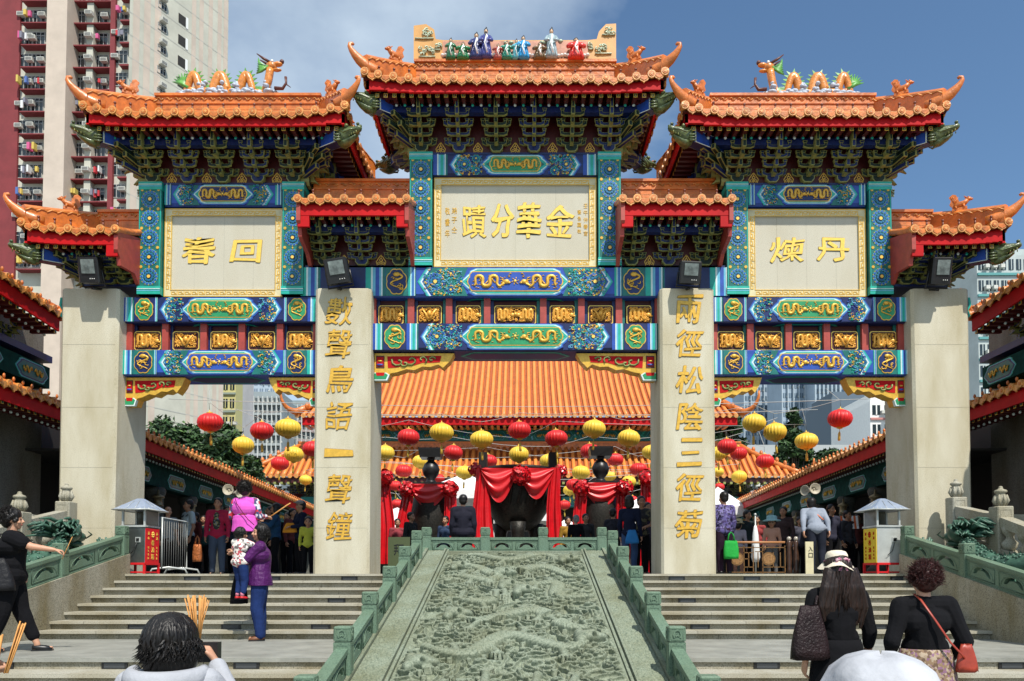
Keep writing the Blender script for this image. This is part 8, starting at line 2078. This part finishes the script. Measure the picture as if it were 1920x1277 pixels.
bag((PX(1186,1030,15.2),15.25,ZF+.62),.30,.12,.26,fab('bright_blue_bag',(.02,.14,.36)),'bright blue shoulder bag between the two people at the right drape')
t,V,hp=plaza(1358,14.9,1.60,PI+.3,'person in a violet patterned shirt carrying a green bag beside the right inner pillar',top=pattern('violet_print',((.05,.03,.12),(.10,.08,.25),(.02,.015,.05),(.16,.14,.30)),30),bottom=fab('dark_plum',(.02,.008,.02)),fat=1.1)
tt=bag((PX(1371,1045,14.7),14.7,ZF+.30),.30,.12,.34,fab('bright_green',(.02,.32,.05),.1,.5,20),'bright green shopping bag hanging at the right inner pillar',tote=True)
t,V,hp=plaza(1532,14.7,1.66,PI-.15,'man in a pale blue grey shirt leaning forward at the top of the right stairs',top=fab('blue_grey_shirt',(.25,.28,.34),.06,.4,12),bottom=fab('navy_trousers',(.015,.018,.03)),lean=.70,hairstyle='short',J=dict(),fat=.98,loose=1.04)
mb=MB(); q1=V['shL']; mb.tube([V['neck']+Vector((.04,.03,.02)),V['chest']+Vector((-.02,.115,.04)),V['waist']+Vector((-.13,.09,.06))],.018,mat('orange_strap',(.55,.14,.05),.5),6,.4); mb.build_local('bag_strap',t)
t,V,hp=plaza(1385,17.5,1.22,2.6,'seated person in a straw coloured hat behind the lattice fence',top=fab('pale_lilac',(.40,.36,.42)),bottom=fab('peach_trousers',(.45,.22,.15)))
hat=thing('sun_hat',tuple(L2W(t,hp(0,.01,.04))),'small straw coloured hat on the seated person behind the fence','hat'); mb=MB(); mb.lathe([(.14,-.02),(.13,-.01),(.10,.0),(.10,.06),(.07,.09),(.01,.095)],fab('straw',(.55,.45,.25)),n=16); mb.build_local('hat_body',hat)
t,V,hp=plaza(1448,16.5,1.20,-.4,'person in a pale aqua hat and peach jacket behind the lattice fence',top=fab('peach_jacket',(.52,.28,.20)),bottom=fab('grey_trousers',(.12,.12,.12)),skin=SKIN2)
hat=thing('sun_hat',tuple(L2W(t,hp(0,.01,.04))),'wide pale aqua hat on the person in the peach jacket','hat'); mb=MB(); mb.lathe([(.19,-.02),(.18,0),(.11,.02),(.11,.08),(.08,.10),(.01,.105)],fab('aqua',(.30,.50,.52)),n=18); mb.build_local('hat_body',hat)
for px,D,h,rz,c_,lab in ((1590,19,1.6,.5,(.05,.05,.06),'dim figure in dark grey under the right gallery'),(1420,20,1.55,-.4,(.30,.05,.05),'distant person in dull red behind the folded parasol'),(1500,21,1.6,.2,(.06,.06,.08),'dim figure behind the wooden posts'),(745,21,1.55,.3,(.25,.04,.05),'distant person in dull red left of the left vase'),(1160,22,1.6,-.2,(.05,.05,.06),'dim distant figure right of the right vase')):
    plaza(px,D,h,rz,lab,top=fab('crowd%d'%px,c_),bottom=BLK,skin=SKIN2)
for i_,(px,D,h,rz,c_,lab) in enumerate(((330,22,1.6,.4,(.04,.04,.05),'shadowy figure in dark clothes deep behind the steel barrier'),(365,19,1.55,-.6,(.10,.02,.02),'shadowy figure in maroon right of the backpack man'),(425,18.5,1.66,.5,(.02,.02,.03),'shadowy figure between the crimson jacket and the magenta waistcoat'),(505,19,1.7,-.8,(.02,.03,.05),'shadowy tall figure left of the woman lighting incense'),(548,18.2,1.58,.9,(.12,.03,.03),'shadowy figure in dark red left of the man in the cap'),(770,19.5,1.6,1,(.02,.02,.02),'shadowy figure below the left vase'),(835,21,1.62,-.4,(.03,.05,.10),'figure in dark blue between the left vase and the hooded jacket'),(1065,21,1.6,.3,(.30,.16,.02),'figure in ochre right of the central burner'),(1098,20,1.6,.2,(.03,.03,.03),'shadowy figure left of the right vase'),(1150,19,1.65,2.6,(.02,.02,.03),'shadowy figure seen from behind below the right vase'),(1215,18,1.7,.2,(.03,.02,.04),'shadowy figure at the left edge of the right inner pillar'),(1402,19,1.6,.6,(.02,.03,.03),'shadowy figure left of the folded parasol'),(1470,18,1.6,-.6,(.05,.03,.03),'shadowy figure between the aqua hat and the wooden posts'),(1560,18,1.65,.3,(.03,.03,.05),'shadowy figure just right of the leaning man'),(1610,20,1.6,-.3,(.08,.02,.02),'shadowy figure in maroon left of the yellow signed box'))):
    plaza(px,D,h,rz,lab,top=fab('shade%d'%i_,c_),bottom=BLK,skin=SKIN2,seed=i_)
# potted plant / red plastic banner of tiles seen behind the leaning man
t=thing('striped_awning',(PX(1591,965,19),19,PZ(985,19)),'small orange and white striped awning glimpsed under the right gallery','awning')
mb=MB(); x0,x1=PX(1574,965,19),PX(1607,965,19); z0,z1=PZ(992,19),PZ(966,19)
for k in range(8): a=lerp(x0,x1,k/8); b=lerp(x0,x1,(k+1)/8); mb.add([(a,18.9,z0),(b,18.9,z0),(b+.1,19.2,z1),(a+.1,19.2,z1)],[(0,1,2,3)],mat('awning_orange',(.75,.14,.03),.6) if k%2==0 else WHITE)
mb.build('awning_cloth',t)
